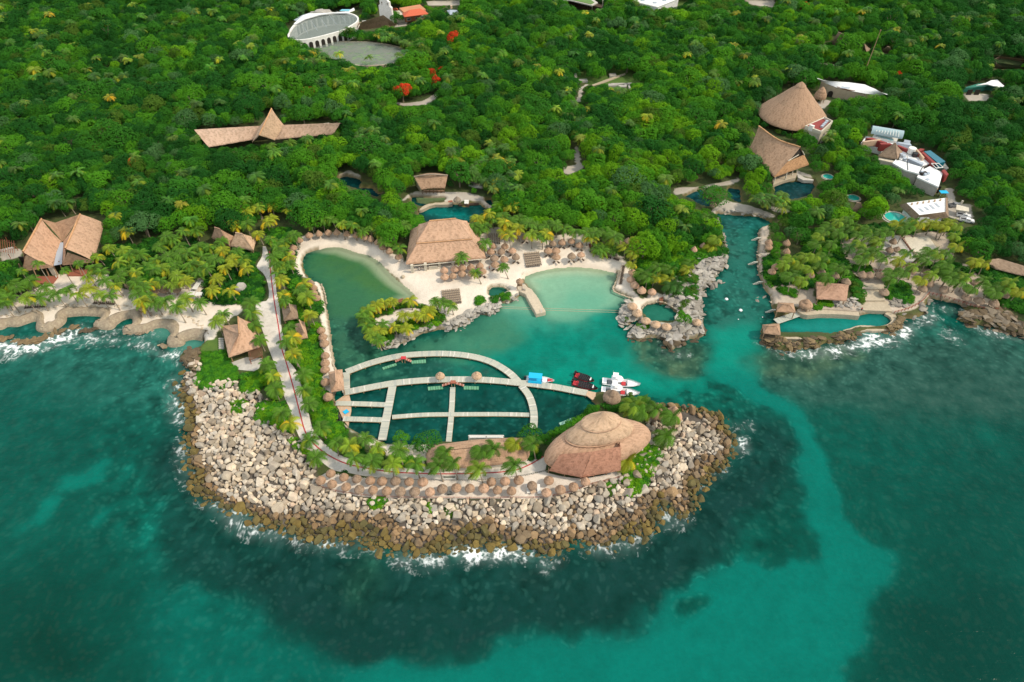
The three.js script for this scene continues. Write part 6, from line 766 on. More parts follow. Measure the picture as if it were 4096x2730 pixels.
for (const [a, b, l] of [[[985, 195], [1272, 300], 'farther one of two black open tour boats at the boardwalk'], [[950, 315], [1330, 420], 'nearer one of two black open tour boats, with a red bow rim']]) {
  const y = yaw('e1', a, b), t = thing('tour_boat', l, 'boat', y.mid, y.ang, 'black tour boats'), L = y.len, W = 2.7; part('hull', hullGeo(L, W, 0.8, { bow: 1.7 }), mat.black, t); part('rubbing_strake', hullGeo(L * 1.02, W * 1.04, 0.22, { bow: 1.7 }).translate(0, -0.05, 0), mat.redc, t); part('sole', box(L * 0.7, 0.05, W * 0.75, -L * 0.06, -0.2, 0), std(0.05, 0.05, 0.055), t);
  for (let i = 0; i < 6; i++) for (const s of [-1, 0, 1]) part('seat', merge([box(0.5, 0.18, 0.62, -L * 0.22 + i * L * 0.095, 0.12, s * 0.72), box(0.12, 0.55, 0.62, -L * 0.22 + i * L * 0.095 - 0.28, 0.36, s * 0.72)]), std(0.03, 0.03, 0.034, 0.7), t);
  const r = ringBuoy(-L * 0.33, 0.45, -0.3); part('lifebuoy', r[0], r[1], t); part('console', box(0.7, 0.8, 0.9, L * 0.3 - 0.2, 0.2, 0), std(0.02, 0.02, 0.02), t); part('windscreen', box(0.14, 0.5, 1.3, L * 0.3 + 0.2, 0.5, 0, 0, 0, 0.5), mat.gloss, t); part('bow_cover', (() => { const s = new THREE.Shape(); s.moveTo(0, -W * 0.36); s.lineTo(L * 0.17, 0); s.lineTo(0, W * 0.36); const g = new THREE.ExtrudeGeometry(s, { depth: 0.08, bevelEnabled: false }); g.rotateX(-Math.PI / 2); g.translate(L * 0.3, 0.24, 0); return g; })(), mat.black, t); outboard(t, -L * 0.52, -0.4); outboard(t, -L * 0.52, 0.4); }
for (const [a, b, l] of [[[1420, 305], [1995, 365], 'farther one of two white fly-bridge boats at the landing'], [[1405, 440], [1985, 505], 'nearer one of two white fly-bridge boats, partly behind the landing hut']]) {
  const y = yaw('e1', a, b), t = thing('white_boat', l, 'boat', y.mid, y.ang, 'white fly-bridge boats'), L = y.len, W = 3.1; part('hull', hullGeo(L, W, 0.95), mat.gloss, t); part('sole', box(L * 0.55, 0.05, W * 0.72, -L * 0.1, -0.2, 0), std(0.2, 0.21, 0.22, 0.7), t);
  part('bow_deck', (() => { const s = new THREE.Shape(); s.moveTo(0, -W * 0.43); s.quadraticCurveTo(L * 0.2, -W * 0.38, L * 0.31, 0); s.quadraticCurveTo(L * 0.2, W * 0.38, 0, W * 0.43); const g = new THREE.ExtrudeGeometry(s, { depth: 0.1, bevelEnabled: true, bevelSize: 0.04, bevelThickness: 0.04, bevelSegments: 2 }); g.rotateX(-Math.PI / 2); g.translate(L * 0.17, 0.34, 0); return g; })(), mat.gloss, t);
  part('hard_top', slab(smoothLine([[-L * 0.26, -1.2], [-L * 0.02, -1.25], [L * 0.04, 0], [-L * 0.02, 1.25], [-L * 0.26, 1.2], [-L * 0.28, 0]], 4, true), 2.0, 2.12), mat.gloss, t); const fb = part('fly_bridge', merge([box(1.5, 0.6, 1.7, -L * 0.16, 2.45, 0), box(1.7, 0.12, 1.9, -L * 0.18, 3.7, 0), rod(V(-L * 0.22, 2.6, -0.7), V(-L * 0.22, 3.7, -0.7), 0.05), rod(V(-L * 0.22, 2.6, 0.7), V(-L * 0.22, 3.7, 0.7), 0.05), rod(V(-L * 0.11, 2.6, 0.7), V(-L * 0.11, 3.7, 0.7), 0.05), rod(V(-L * 0.11, 2.6, -0.7), V(-L * 0.11, 3.7, -0.7), 0.05)]), mat.gloss, t); part('aerial', rod(V(-L * 0.25, 3.7, 0.4), V(-L * 0.27, 6, 0.4), 0.03), mat.metal, fb);
  for (const s of [-1, 1]) part('cabin_side', merge([rod(V(-L * 0.24, 0, s * 1.1), V(-L * 0.24, 2, s * 1.1), 0.06), rod(V(-L * 0.02, 0, s * 1.1), V(-L * 0.06, 2, s * 1.1), 0.06)]), mat.metal, t); part('engine_cover', box(1.4, 0.7, 2.3, -L * 0.46, 0.3, 0), mat.gloss, t); part('bench', box(1.3, 0.4, 1.5, L * 0.06, 0.0, 0), mat.redc, t); const r = ringBuoy(-L * 0.12, 2.3, -0.6); part('lifebuoy', r[0], r[1], t);
  for (const s of [-1, 1]) part('bow_rail', new THREE.TubeGeometry(new THREE.CatmullRomCurve3([V(L * 0.12, 0.4, s * W * 0.45), V(L * 0.14, 1.0, s * W * 0.45), V(L * 0.35, 1.05, s * W * 0.26), V(L * 0.52, 1.1, 0)]), 16, 0.04, 5), mat.metal, t); }
// ---------------------------------------------------------------- thatched parasols
function parasolProto(r, h) { const t = new THREE.Group(); const g = merge(ovalRoof([round(0.0, r), round(h * 0.5, r * 0.6), round(h * 0.86, r * 0.17), { ...round(h * 0.83, r * 0.2), lip: 1 }, round(h * 1.08, 0.03)], { seg: 26, bulge: 0.06, fringe: 0.28, rough: 0.16, rows: 4 })); g.translate(0, 2.0, 0); part('roof', g, T.tan, t); part('pole', rod(V(0, -0.4, 0), V(0, 2.6, 0), 0.09), mat.post, t); return t; }
const PAR = [parasolProto(1.5, 1.55), parasolProto(1.5, 1.35), parasolProto(1.5, 1.7)];
const ordinal = (i, n) => { const w = ['first', 'second', 'third', 'fourth', 'fifth', 'sixth', 'seventh', 'eighth', 'ninth', 'tenth', 'eleventh', 'twelfth', 'thirteenth', 'fourteenth', 'fifteenth', 'sixteenth', 'seventeenth', 'eighteenth', 'nineteenth', 'twentieth']; return i === n - 1 && n > 2 ? 'last' : w[i] ?? 'number ' + (i + 1); };
const parasols = [];
function parasol(f, x, y, label, group, o = {}) {
  const c = Q(f, x, y, 4.1), t = PAR[Math.floor(rnd() * 3)].clone(), k = (o.k ?? 1) * rr(0.94, 1.07); t.name = numbered('parasol'); t.position.set(c.x, 1.5, c.z); t.rotation.y = rr(0, 6.28); t.scale.set(k, rr(0.95, 1.08), k); t.children[0].material = o.m ?? [T.tan, T.dull, T.brown, T.brown, T.brown][Math.floor(rnd() * 5)]; scene.add(t); tag(t, label, 'parasol', group); c.label = label; parasols.push(c);
  const q = px(f, x, y), r = 1.6 * FPX / toPx(c)[2]; VIS.push([...Array(10).keys()].map((i) => [q[0] + r * Math.cos(i * 0.628), q[1] + r * 0.8 * Math.sin(i * 0.628)])); return t;
}
const row = (f, list, say, group, o) => { const a = list.trim().split(/\s+/).map((s) => s.split(',').map(Number)); a.forEach(([x, y], i) => parasol(f, x, y, `thatched parasol, ${ordinal(i, a.length)} ${say}`, group, o)); };
row('c2', '270,1320 388,1355 505,1372 625,1382 732,1388 852,1390 975,1395 1098,1395', 'from the left in the rear row on the breakwater terrace', 'parasols on the breakwater terrace', { k: 0.9 });
row('c2', '180,1382 283,1418 408,1443 526,1466 650,1472 773,1476 895,1482 1024,1486 1162,1487', 'from the left in the front row on the breakwater terrace', 'parasols on the breakwater terrace', { k: 0.91 });
row('c2', '1272,1458 1398,1450 1520,1456 1645,1456 1768,1470 1895,1480', 'from the left along the middle of the terrace', 'parasols on the breakwater terrace', { k: 0.9 });
row('c2', '1715,1398 1838,1390 1960,1382 2080,1430 2230,1385', 'from the left in the rear row before the tip hall', 'parasols on the breakwater terrace', { k: 0.9 });
row('c3', '365,1110 475,1088 578,1065 672,1025', 'from the left on the terrace below the tip hall', 'parasols on the breakwater terrace', { k: 0.9 });
parasol('c2', 1253, 448, 'round thatched parasol over the middle boardwalk, left of the two', 'parasols on the boardwalk', { m: T.pale }); parasol('c2', 1582, 446, 'round thatched parasol over the middle boardwalk, right of the two', 'parasols on the boardwalk', { m: T.pale });
row('c2', '185,40 200,98 213,155 222,265 220,330 220,390 225,500 247,635', 'from the top along the stone edge between path hedge and lagoon', 'parasols along the left shore of the lagoon', { k: 0.98, m: T.brown });
row('b2', '318,700 318,650 322,605 335,565 385,505 460,465 537,455 610,445 678,447 757,455 832,467 902,485 945,498 1000,520 1040,560 1090,592 1160,635', 'round the curved head of the green lagoon, counted from the path', 'parasols round the head of the green lagoon', { k: 0.94, m: T.brown });
row('b2', '470,840 495,880 497,922 520,955', 'from the top at the bend of the lagoon shore', 'parasols at the bend of the lagoon shore', { k: 0.9 });
row('e2', '588,1325 728,1305 828,1295 945,1288 1065,1265', 'from the left in the rear row before the great palapa', 'parasols before the great palapa', { k: 0.98 });
row('e2', '592,1412 702,1402 827,1375 950,1375 1098,1340', 'from the left in the front row before the great palapa', 'parasols before the great palapa', { k: 0.98 });
row('e2', '1240,1005 1400,1005 1210,1082 1350,1080 1500,1060 1258,1168 1393,1180 1547,1152 1270,1252 1668,885', 'in the cluster right of the great palapa, from behind', 'parasols right of the great palapa', { k: 1 });
row('b3', '415,527 487,522 560,512 625,540', 'from the left in the rear row on the main beach', 'parasols on the main beach', { k: 1 });
row('b3', '378,588 440,585 442,635 562,630 636,615', 'from the left in the front group on the main beach', 'parasols on the main beach', { k: 1.05 });
row('b3', '878,515 940,530 1003,513 1025,550 1080,580', 'from the left under the trees at the beach end', 'parasols under the trees at the beach end', { k: 1, m: T.dull });
row('b3', '1042,755 1028,815 1060,858 1113,900 1195,908', 'from the top along the sand strip of the headland', 'parasols on the headland strip', { k: 1.05, m: T.tan });
row('b3', '1040,1022 1078,1075 1147,1132 1224,1165 1310,1180', 'from the top round the small ring pool of the headland', 'parasols round the ring pool', { k: 1.08, m: T.pale });
parasol('b3', 1548, 1147, 'lone thatched parasol on the outer rocks of the headland', 0, { m: T.pale }); parasol('b3', 1524, 580, 'small parasol on the forest edge of the headland, left of two', 0, { k: 0.85 }); parasol('b3', 1595, 550, 'small parasol on the forest edge of the headland, right of two', 0, { k: 0.85, m: T.dull }); parasol('b3', 1677, 228, 'brown parasol by the stone bridges at the channel head', 0, { m: T.dull }); parasol('e2', 760, 385, 'grey thatched parasol on the deck of the dark pool', 0, { m: T.grey });
row('b4', '893,775 952,778 1032,778 1092,782', 'from the left in the row above the broad steps', 'parasols above the broad steps', { k: 1.05, m: T.dull });
row('b4', '1137,518 1110,580 1168,578', 'on the cobbled plaza, counted from the top', 'parasols on the cobbled plaza', { k: 0.95, m: T.dull });
row('b4', '210,715 185,748 160,560 160,525 300,530 300,595', 'in the bushes along the right bank, counted from the nearest', 'parasols in the bushes on the right bank', { k: 0.95, m: T.brown });
row('b4', '488,775 570,750 680,780 768,828 1067,912', 'from the left round the reddish pavilion', 'parasols round the reddish pavilion', { k: 1.1, m: T.dull });
row('b4', '1280,745 1407,755 1370,885 1420,845 1537,895', 'from the left among the palms right of the steps', 'parasols among the palms right of the steps', { k: 1.1, m: T.dull });
row('b4', '1725,895 1780,835 1715,955 1815,978 1930,1000 2010,930', 'from the left on the stony shore at the far right', 'parasols on the stony shore at the far right', { k: 1.15, m: T.dull });
row('b1', '1000,850 1205,905 1280,893 1380,890', 'from the left under the palms behind the left beach', 'parasols behind the left beach', { k: 1, m: T.dull });
for (const [f, x, y, l] of [['b3', 155, 822, 'lifeguard tower with a thatched top on tall legs by the pier'], ['b1', 1108, 1028, 'thatched lookout on tall legs on the left beach']]) { const c = Q(f, x, y, 6), t = thing('lifeguard_tower', l, 'tower', V(c.x, 1.5, c.z)); part('roof', merge(ovalRoof([round(3.8, 1.35), round(4.7, 0.5), round(5.2, 0.03)], { seg: 20, rows: 3 })), T.brown, t); part('platform', box(1.6, 0.15, 1.6, 0, 2.2, 0), mat.post, t); for (const a of [-1, 1]) for (const b of [-1, 1]) part('leg', rod(V(a * 0.95, -0.3, b * 0.95), V(a * 0.7, 4.0, b * 0.7), 0.09), mat.post, t); part('rail', merge([box(1.6, 0.1, 0.1, 0, 3, 0.75), box(1.6, 0.1, 0.1, 0, 3, -0.75), box(0.1, 0.1, 1.6, 0.75, 3, 0)]), mat.post, t); VIS.push([[-22, -10], [22, -10], [14, 40], [-14, 40]].map(([a, b]) => { const p = px(f, x, y); return [p[0] + a, p[1] + b]; })); }
// ---------------------------------------------------------------- loungers
const LG = (() => { const t = new THREE.Group(); part('seat', box(0.62, 0.1, 1.25, 0, 0.38, 0.25), std(0.1, 0.075, 0.055), t); part('backrest', box(0.62, 0.09, 0.75, 0, 0.6, -0.62, 0, 0.65), std(0.3, 0.235, 0.17), t); part('base', box(0.4, 0.34, 0.9, 0, 0.17, 0.1), mat.darkwood, t); return t; })();
function lounger(p, turn, label, group, k = 0.82) { const t = LG.clone(); t.name = numbered('beach_lounger'); t.position.set(p.x, 1.48, p.z); t.rotation.y = turn; t.scale.setScalar(k); scene.add(t); tag(t, label, 'lounger', group); }
function block(f, a, b, c, d, nx, ny, where) { for (let j = 0; j < ny; j++) for (let i = 0; i < nx; i++) { const u = nx > 1 ? i / (nx - 1) : 0, v = ny > 1 ? j / (ny - 1) : 0, p = Q(f, lerp(lerp(a[0], b[0], u), lerp(d[0], c[0], u), v), lerp(lerp(a[1], b[1], u), lerp(d[1], c[1], u), v)); const e = Q(f, b[0], b[1]).sub(Q(f, a[0], a[1])), turn = Math.atan2(-e.z, e.x); lounger(p, turn + rr(-0.05, 0.05), ny > 1 ? `dark lounger, ${ordinal(i, 99)} from left, row ${j + 1} from back, ${where}` : `dark lounger, ${ordinal(i, nx)} from left in the row ${where}`, 'loungers ' + where); } const t = [a, b, c, d].map((p) => px(f, ...p)); VIS.push([[t[0][0] - 6, t[0][1] - 10], [t[1][0] + 6, t[1][1] - 10], [t[2][0] + 6, t[2][1] + 5], [t[3][0] - 6, t[3][1] + 5]]); }
block('e2', [1662, 1140], [1850, 1122], [1880, 1265], [1690, 1290], 9, 6, 'on the main beach'); block('b2', [1508, 925], [1638, 910], [1652, 1000], [1520, 1015], 10, 6, 'between the islet and the beach pool'); block('e2', [1172, 885], [1320, 872], [1325, 980], [1178, 965], 6, 5, 'right behind the great palapa');
block('b3', [708, 603], [750, 615], [750, 615], [708, 603], 4, 1, 'under palms left of the beach end'); block('b3', [775, 625], [868, 652], [868, 652], [775, 625], 8, 1, 'under palms mid beach end'); block('b3', [897, 658], [930, 668], [930, 668], [897, 658], 4, 1, 'under palms nearest the beach end wall'); block('b1', [200, 1042], [352, 1032], [352, 1032], [200, 1042], 9, 1, 'on the left beach near the left edge'); block('b1', [740, 1005], [895, 1012], [895, 1012], [740, 1005], 11, 1, 'on the left beach by the embankment');
for (let i = 0; i < 13; i++) { const p = Q('b3', 967 - i * 2.2, 718 + i * 11.5); lounger(p, Math.PI / 2 + 0.1, `dark lounger, ${ordinal(i, 13)} from the top in the column along the sand strip`, 'loungers along the headland sand strip'); }
// seats under the beach parasols
{ let n = 0; for (const p of parasols) { const [sx, sy] = toPx(p); if (n > 70 || sy > 1300 || sx < 1900 || sx > 2450) continue; for (const a of [-0.7, 0.7]) { const lab = `${a < 0 ? 'left' : 'right'} lounger under ${p.label.replace('thatched ', '').replace(',', '').replace(' in the ', ' in ').replace(' from the ', ' from ')}`; const q = V(p.x + Math.sin(a) * 1.5, 1.5, p.z + Math.cos(a) * 1.35); lounger(q, Math.PI + a, lab, 'loungers under the beach parasols', 0.95); n++; } } }
// ---------------------------------------------------------------- small things
{ // rope fence on the terrace edge
  const L = smoothLine(ground('c2 165,1455 330,1500 480,1525 700,1546 950,1556 1200,1558 1500,1560 1800,1560 c3 0,1165 300,1166 450,1144 600,1105 700,1064 880,1023 950,1003', 1.6), 2), f = thing('rope_fence', 'red rope fence with short posts along the outer edge of the terrace', 'fence', V(L[0][0], 1.6, L[0][1])); let last = null; for (const [x, z] of L) { const p = V(x - f.position.x, 0, z - f.position.z); if (last && p.distanceTo(last) < 1.6) continue; part('post', rod(p, p.clone().setY(0.95), 0.07), mat.redwood, f); if (last) for (const h of [0.45, 0.85]) part('rope', rod(last.clone().setY(h), p.clone().setY(h), 0.045), mat.redwood, f); last = p; }
  const kerb = (s, w, h, name, label, m) => { const K = smoothLine(ground(s, h), 3), t = thing(name, label, 'kerb', V(K[0][0], 0, K[0][1])), g = []; for (let i = 0; i + 1 < K.length; i++) { const a = K[i], b = K[i + 1], n = Math.max(1, Math.round(Math.hypot(b[0] - a[0], b[1] - a[1]) / 0.6)); for (let q = 0; q < n; q++) { const x = lerp(a[0], b[0], (q + 0.5) / n), z = lerp(a[1], b[1], (q + 0.5) / n), s2 = new THREE.IcosahedronGeometry(w * rr(0.45, 0.75), 1); s2.scale(1, 0.7, 1); s2.translate(x - t.position.x + rr(-0.1, 0.1), h, z - t.position.z + rr(-0.1, 0.1)); g.push(s2); } } part('stones', merge(g), m, t).userData.kind = 'stuff'; };
  kerb('c2 330,1340 480,1372 700,1376 1100,1388 1640,1388 2000,1350 2200,1310', 0.4, 1.65, 'stone_kerb', 'low kerb of white stones between the path and the terrace', mat.greystone); kerb('b2 600,1250 625,1330 640,1420 655,1500 690,1568', 0.8, 1.0, 'stone_edging', 'rough stone edging on the left shore of the lagoon', mat.stone); kerb('b2 560,855 585,930 600,1010', 0.5, 0.9, 'stone_edging', 'pale stone edging at the bend of the lagoon shore', mat.stone); kerb('c2 620,1010 760,1075 880,1085 1100,1092', 0.5, 1.2, 'stone_edging', 'stone edging on the shore under the pens', mat.stone); kerb('b3 935,745 920,820 888,905 950,940 1045,972', 0.6, 1.0, 'stone_edging', 'stone wall edge of the sand strip beside the pale bay', mat.stone);
  kerb('b2 1868,905 1900,880 1950,872 2000,882 2037,915', 0.5, 1.4, 'stone_edging', 'curved stone rim of the small beach pool', mat.stone); kerb('b3 1112,1050 1150,1015 1230,996 1290,1000 1355,1038', 0.5, 1.5, 'stone_edging', 'curved stone rim of the ring pool on the headland', mat.stone);
}
for (const [x, y, l] of [[2045, 1485, 'left one of two white benches at the front of the terrace'], [2140, 1490, 'right one of two white benches at the front of the terrace']]) { const p = Q('c2', x, y, 1.7), t = thing('white_bench', l, 'bench', p, 0.1); part('seat', box(0.9, 0.12, 2.3, 0, 0.45, 0), mat.white, t); part('backrest', box(0.9, 0.12, 0.9, 0, 0.75, -1.1, 0, 0.6), mat.white, t); for (const a of [-0.8, 0.8]) part('leg', box(0.8, 0.45, 0.12, 0, 0.22, a), mat.white, t); }
{ const t = thing('tea_table', 'small brown table between two white benches on the terrace', 'table', Q('c2', 2085, 1500, 1.7)); part('top', box(1.5, 0.1, 1.5, 0, 0.7, 0, 0.4), mat.peach, t); part('base', box(0.8, 0.65, 0.8, 0, 0.33, 0, 0.4), mat.redwood, t);
  const b = thing('dark_bin', 'dark grey box standing at the front edge of the terrace', 'box', Q('c2', 1340, 1520, 1.7), 0.1); part('body', box(1.1, 0.8, 0.6, 0, 0.4, 0), std(0.05, 0.06, 0.055), b); part('lid', box(1.16, 0.08, 0.66, 0, 0.84, 0), std(0.12, 0.13, 0.12), b);
  const s = thing('grey_planter', 'long low white planter between the path and the terrace', 'planter', Q('c2', 1340, 1378, 1.7)); part('trough', box(3.6, 0.6, 0.8, 0, 0.3, 0), mat.white, s); part('soil', box(3.3, 0.1, 0.55, 0, 0.62, 0), std(0.12, 0.13, 0.1), s);
  for (const [x, y, l] of [[1777, 975, 'larger left'], [1888, 1062, 'larger right'], [2060, 1116, 'tiny right'], [1870, 1133, 'tiny left']]) { const p = Q('b3', x, y, 0.1), k = l[0] === 'l' ? 0.62 : 0.2, q = thing('buoy', `${l} white buoy floating in the channel mouth`, 'buoy', p); const g = new THREE.SphereGeometry(k, 16, 10); g.scale(1, 0.7, 1); part('float', g, mat.gloss, q); part('collar', new THREE.TorusGeometry(k * 0.9, k * 0.12, 8, 18).rotateX(Math.PI / 2), mat.gloss, q); }
  for (const [a, b, c, l] of [[[-80, 1028], [400, 1052], [965, 1064], 'upper'], [[-80, 1041], [400, 1066], [945, 1080], 'lower']]) { const C = new THREE.QuadraticBezierCurve3(Q('b3', ...a, 0.05), Q('b3', ...b, 0.05), Q('b3', ...c, 0.05)); single('swim_rope', new THREE.TubeGeometry(C, 60, 0.07, 6), mat.rope, `${l} one of two pale ropes floating across the bay`, 'rope'); }
  const rk = thing('beach_boulder', 'single pale boulder at the edge of the green lagoon', 'boulder', Q('b2', 1198, 803, 0.6)); const g = new THREE.IcosahedronGeometry(0.85, 3); { const p = g.attributes.position; for (let i = 0; i < p.count; i++) { const k = 0.85 + 0.35 * noise3(p.getX(i) * 1.5 + 4, p.getY(i) * 1.5, p.getZ(i) * 1.5); p.setXYZ(i, p.getX(i) * k * 0.85, p.getY(i) * k * 1.1, p.getZ(i) * k); } g.computeVertexNormals(); } part('stone', g, mat.stone, rk);
}
{ // pier of the bay
  const L = ground('b3 160,865 190,900 215,910 250,955 290,1025 322,1082', 1.65), t = thing('stone_pier', 'pale stone pier reaching into the bay', 'pier'); const a = [], b = []; const S = smoothLine(L, 4); S.forEach((p, i) => { const u = S[Math.max(0, i - 1)], v = S[Math.min(S.length - 1, i + 1)], l = Math.hypot(v[0] - u[0], v[1] - u[1]), w = 1.9 - 0.3 * noise(i * 0.8, 1); a.push([p[0] - (v[1] - u[1]) / l * w, p[1] + (v[0] - u[0]) / l * w]); b.push([p[0] + (v[1] - u[1]) / l * w, p[1] - (v[0] - u[0]) / l * w]); }); part('slab', slab([...a, ...b.reverse()], -2.5, 1.68, 0.15), std(0.55, 0.47, 0.36, 0.95, { map: blotch }), t); part('rail', rod(Q('b3', 318, 1050, 2.2), Q('b3', 330, 1080, 2.2), 0.07), mat.metal, t); VIS.push(pts('b3 130,880 215,900 345,1085 305,1090 230,960'));
  for (const [s, l] of [['b3 695,545 760,515 770,530 710,590', 'wooden steps by the palms at the end of the main beach'], ['b3 300,470 400,480 395,515 310,520', 'wide dark steps behind the main beach parasols'], ['b2 1115,995 1200,970 1195,1000 1130,1025', 'dark red timber raft beside the islet in the green lagoon'], ['b3 1250,970 1280,960 1280,1000 1255,1000', 'short timber steps down to the ring pool']]) { const pl = ground(s, 1.7), q = thing('timber_steps', l, 'steps', V(pl[0][0], 1.5, pl[0][1])), e = pl.map(([x, z]) => [x - pl[0][0], z - pl[0][1]]); for (let i = 0; i < 6; i++) { const m = (k) => [[lerp(e[0][0], e[3][0], k), lerp(e[0][1], e[3][1], k)], [lerp(e[1][0], e[2][0], k), lerp(e[1][1], e[2][1], k)]], A = m(i / 6), B = m((i + 0.85) / 6); part('tread', slab([A[0], A[1], B[1], B[0]], -0.9, 0.45 - i * 0.1), i % 2 ? mat.wood : mat.redwood, q); } }
  const sh = (s, h, l) => { const pl = ground(s, h), c = pl.reduce((m, p) => [m[0] + p[0] / pl.length, m[1] + p[1] / pl.length], [0, 0]), q = thing('shade_sail', l, 'shade', V(c[0], 1.5, c[1])); part('sail', slab(pl.map(([x, z]) => [x - c[0], z - c[1]]), h - 1.5, h - 1.46), mat.white, q); for (const [x, z] of pl) part('pole', rod(V(x - c[0], 0, z - c[1]), V(x - c[0], h - 1.45, z - c[1]), 0.06), mat.metal, q); };
  sh('b1 1545,830 1585,828 1540,900 1500,895', 4, 'upper white shade sail by the left beach palms'); sh('b1 1480,910 1532,915 1515,950 1462,942', 4, 'lower left white shade sail by the left beach palms'); sh('b1 1538,918 1585,920 1580,945 1520,950', 4, 'lower right white shade sail by the left beach palms'); VIS.push(pts('b1 1545,825 1590,828 1590,945 1460,945 1470,910'));
  const rk = thing('rock_mass', 'large grey rock standing among the palms left of the path', 'rock', Q('b1', 1893, 900, 2)); const g = new THREE.IcosahedronGeometry(2.6, 4); { const p = g.attributes.position; for (let i = 0; i < p.count; i++) { const k = 0.7 + 0.6 * noise3(p.getX(i) * 0.8 + 4, p.getY(i) * 0.8, p.getZ(i) * 0.8); p.setXYZ(i, p.getX(i) * k * 0.8, p.getY(i) * k * 1.25, p.getZ(i) * k * 0.8); } g.computeVertexNormals(); } part('stone', g, mat.greystone, rk); VIS.push(pts('b1 1855,855 1925,848 1935,940 1865,940'));
  const pg = thing('pergola_deck', 'dark timber pergola with white seats at the left edge', 'pergola', Q('b1', 40, 570, 1.5)); for (let i = 0; i < 9; i++) { const A = local(Q('b1', -40 + i * 18, 500 + i * 2, 3.6), pg), B = local(Q('b1', -30 + i * 18, 600 + i * 2, 3.6), pg); part('slat', rod(A, B, 0.1), mat.redwood, pg); } for (const [x, y] of [[40, 490], [118, 560], [60, 620]]) { const p = local(Q('b1', x, y, 3.6), pg); part('post', rod(V(p.x, 0, p.z), p, 0.12), mat.redwood, pg); } for (let i = 0; i < 5; i++) { const p = local(Q('b1', 0 + i * 22, 590 - i * 5, 2), pg); part('seat', box(0.9, 0.5, 0.9, p.x, 0.3, p.z), mat.white, pg); } part('beam', rod(local(Q('b1', -40, 500, 3.7), pg), local(Q('b1', 118, 545, 3.7), pg), 0.14), mat.wood, pg); VIS.push(pts('b1 0,488 40,485 150,570 60,625 0,610'));
}
// ---------------------------------------------------------------- trucks
function pickup(f, x, y, turn, label, m) { const t = thing('pickup_truck', label, 'pickup truck', Q(f, x, y, 1.5).setY(1.55), turn); part('body', merge([box(5.2, 0.62, 1.85, 0, 0.72, 0), box(1.5, 0.3, 1.75, 1.75, 1.1, 0), box(2.0, 0.3, 0.1, -1.5, 1.15, 0.85), box(2.0, 0.3, 0.1, -1.5, 1.15, -0.85), box(0.1, 0.3, 1.75, -2.5, 1.15, 0)]), m, t); const c = part('cab', slab([[-0.55, -0.78], [1.0, -0.78], [1.0, 0.78], [-0.55, 0.78]], 1.03, 1.78, 0.1), m, t); part('windscreen', box(0.08, 0.62, 1.45, 1.16, 1.38, 0, 0, 0, 0.55), mat.glass, c); for (const s of [-1, 1]) part('side_window', box(1.25, 0.42, 0.05, 0.2, 1.45, s * 0.79), mat.glass, c); part('cargo_bed', box(1.85, 0.05, 1.6, -1.5, 1.06, 0), std(0.06, 0.06, 0.06), t); for (const a of [-1.6, 1.6]) for (const b of [-1, 1]) { const w = new THREE.CylinderGeometry(0.4, 0.4, 0.26, 16); w.rotateX(Math.PI / 2); w.translate(a, 0.4, b * 0.86); const tw = part('wheel', w, mat.black, t); const h = new THREE.CylinderGeometry(0.2, 0.2, 0.28, 12); h.rotateX(Math.PI / 2); h.translate(a, 0.4, b * 0.86); part('rim', h, mat.metal, tw); } for (const b of [-1, 1]) part('headlight', box(0.08, 0.2, 0.4, 2.6, 0.9, b * 0.65), mat.gloss, t); }
pickup('e3', 1690, 1452, -0.35, 'white pickup truck parked beside the pale carport, farther of two', mat.gloss); pickup('e3', 1738, 1525, -0.35, 'white pickup truck parked nearest the palms beside the carport', mat.gloss); pickup('e3', 1556, 1296, 0.1, 'grey pickup truck parked left of the pale carport', std(0.2, 0.21, 0.22, 0.5));
{ const p = Q('e3', 1370, 1150, 1.5), t = thing('blue_tent', 'small bright blue canopy behind the white-roofed hall with a thatch border', 'canopy', p); part('cover', box(3.2, 0.12, 2.2, 0, 2.4, 0), mat.cyan, t); for (const a of [-1.4, 1.4]) for (const b of [-0.9, 0.9]) part('pole', rod(V(a, 0, b), V(a, 2.4, b), 0.05), mat.metal, t);
  const q = thing('wooden_mast', 'tall bare wooden mast rising from the right-hand forest', 'mast', Q('a4', 880, 640, 1.5)); part('pole', rod(V(0, 0, 0), V(1.0, 26, -1), 0.28, 0.14), mat.post, q); part('cap', rod(V(1.0, 26, -1), V(1.03, 26.7, -1.03), 0.3), mat.post, q); VIS.push(pts('a4 870,600 882,600 920,448 910,446')); }
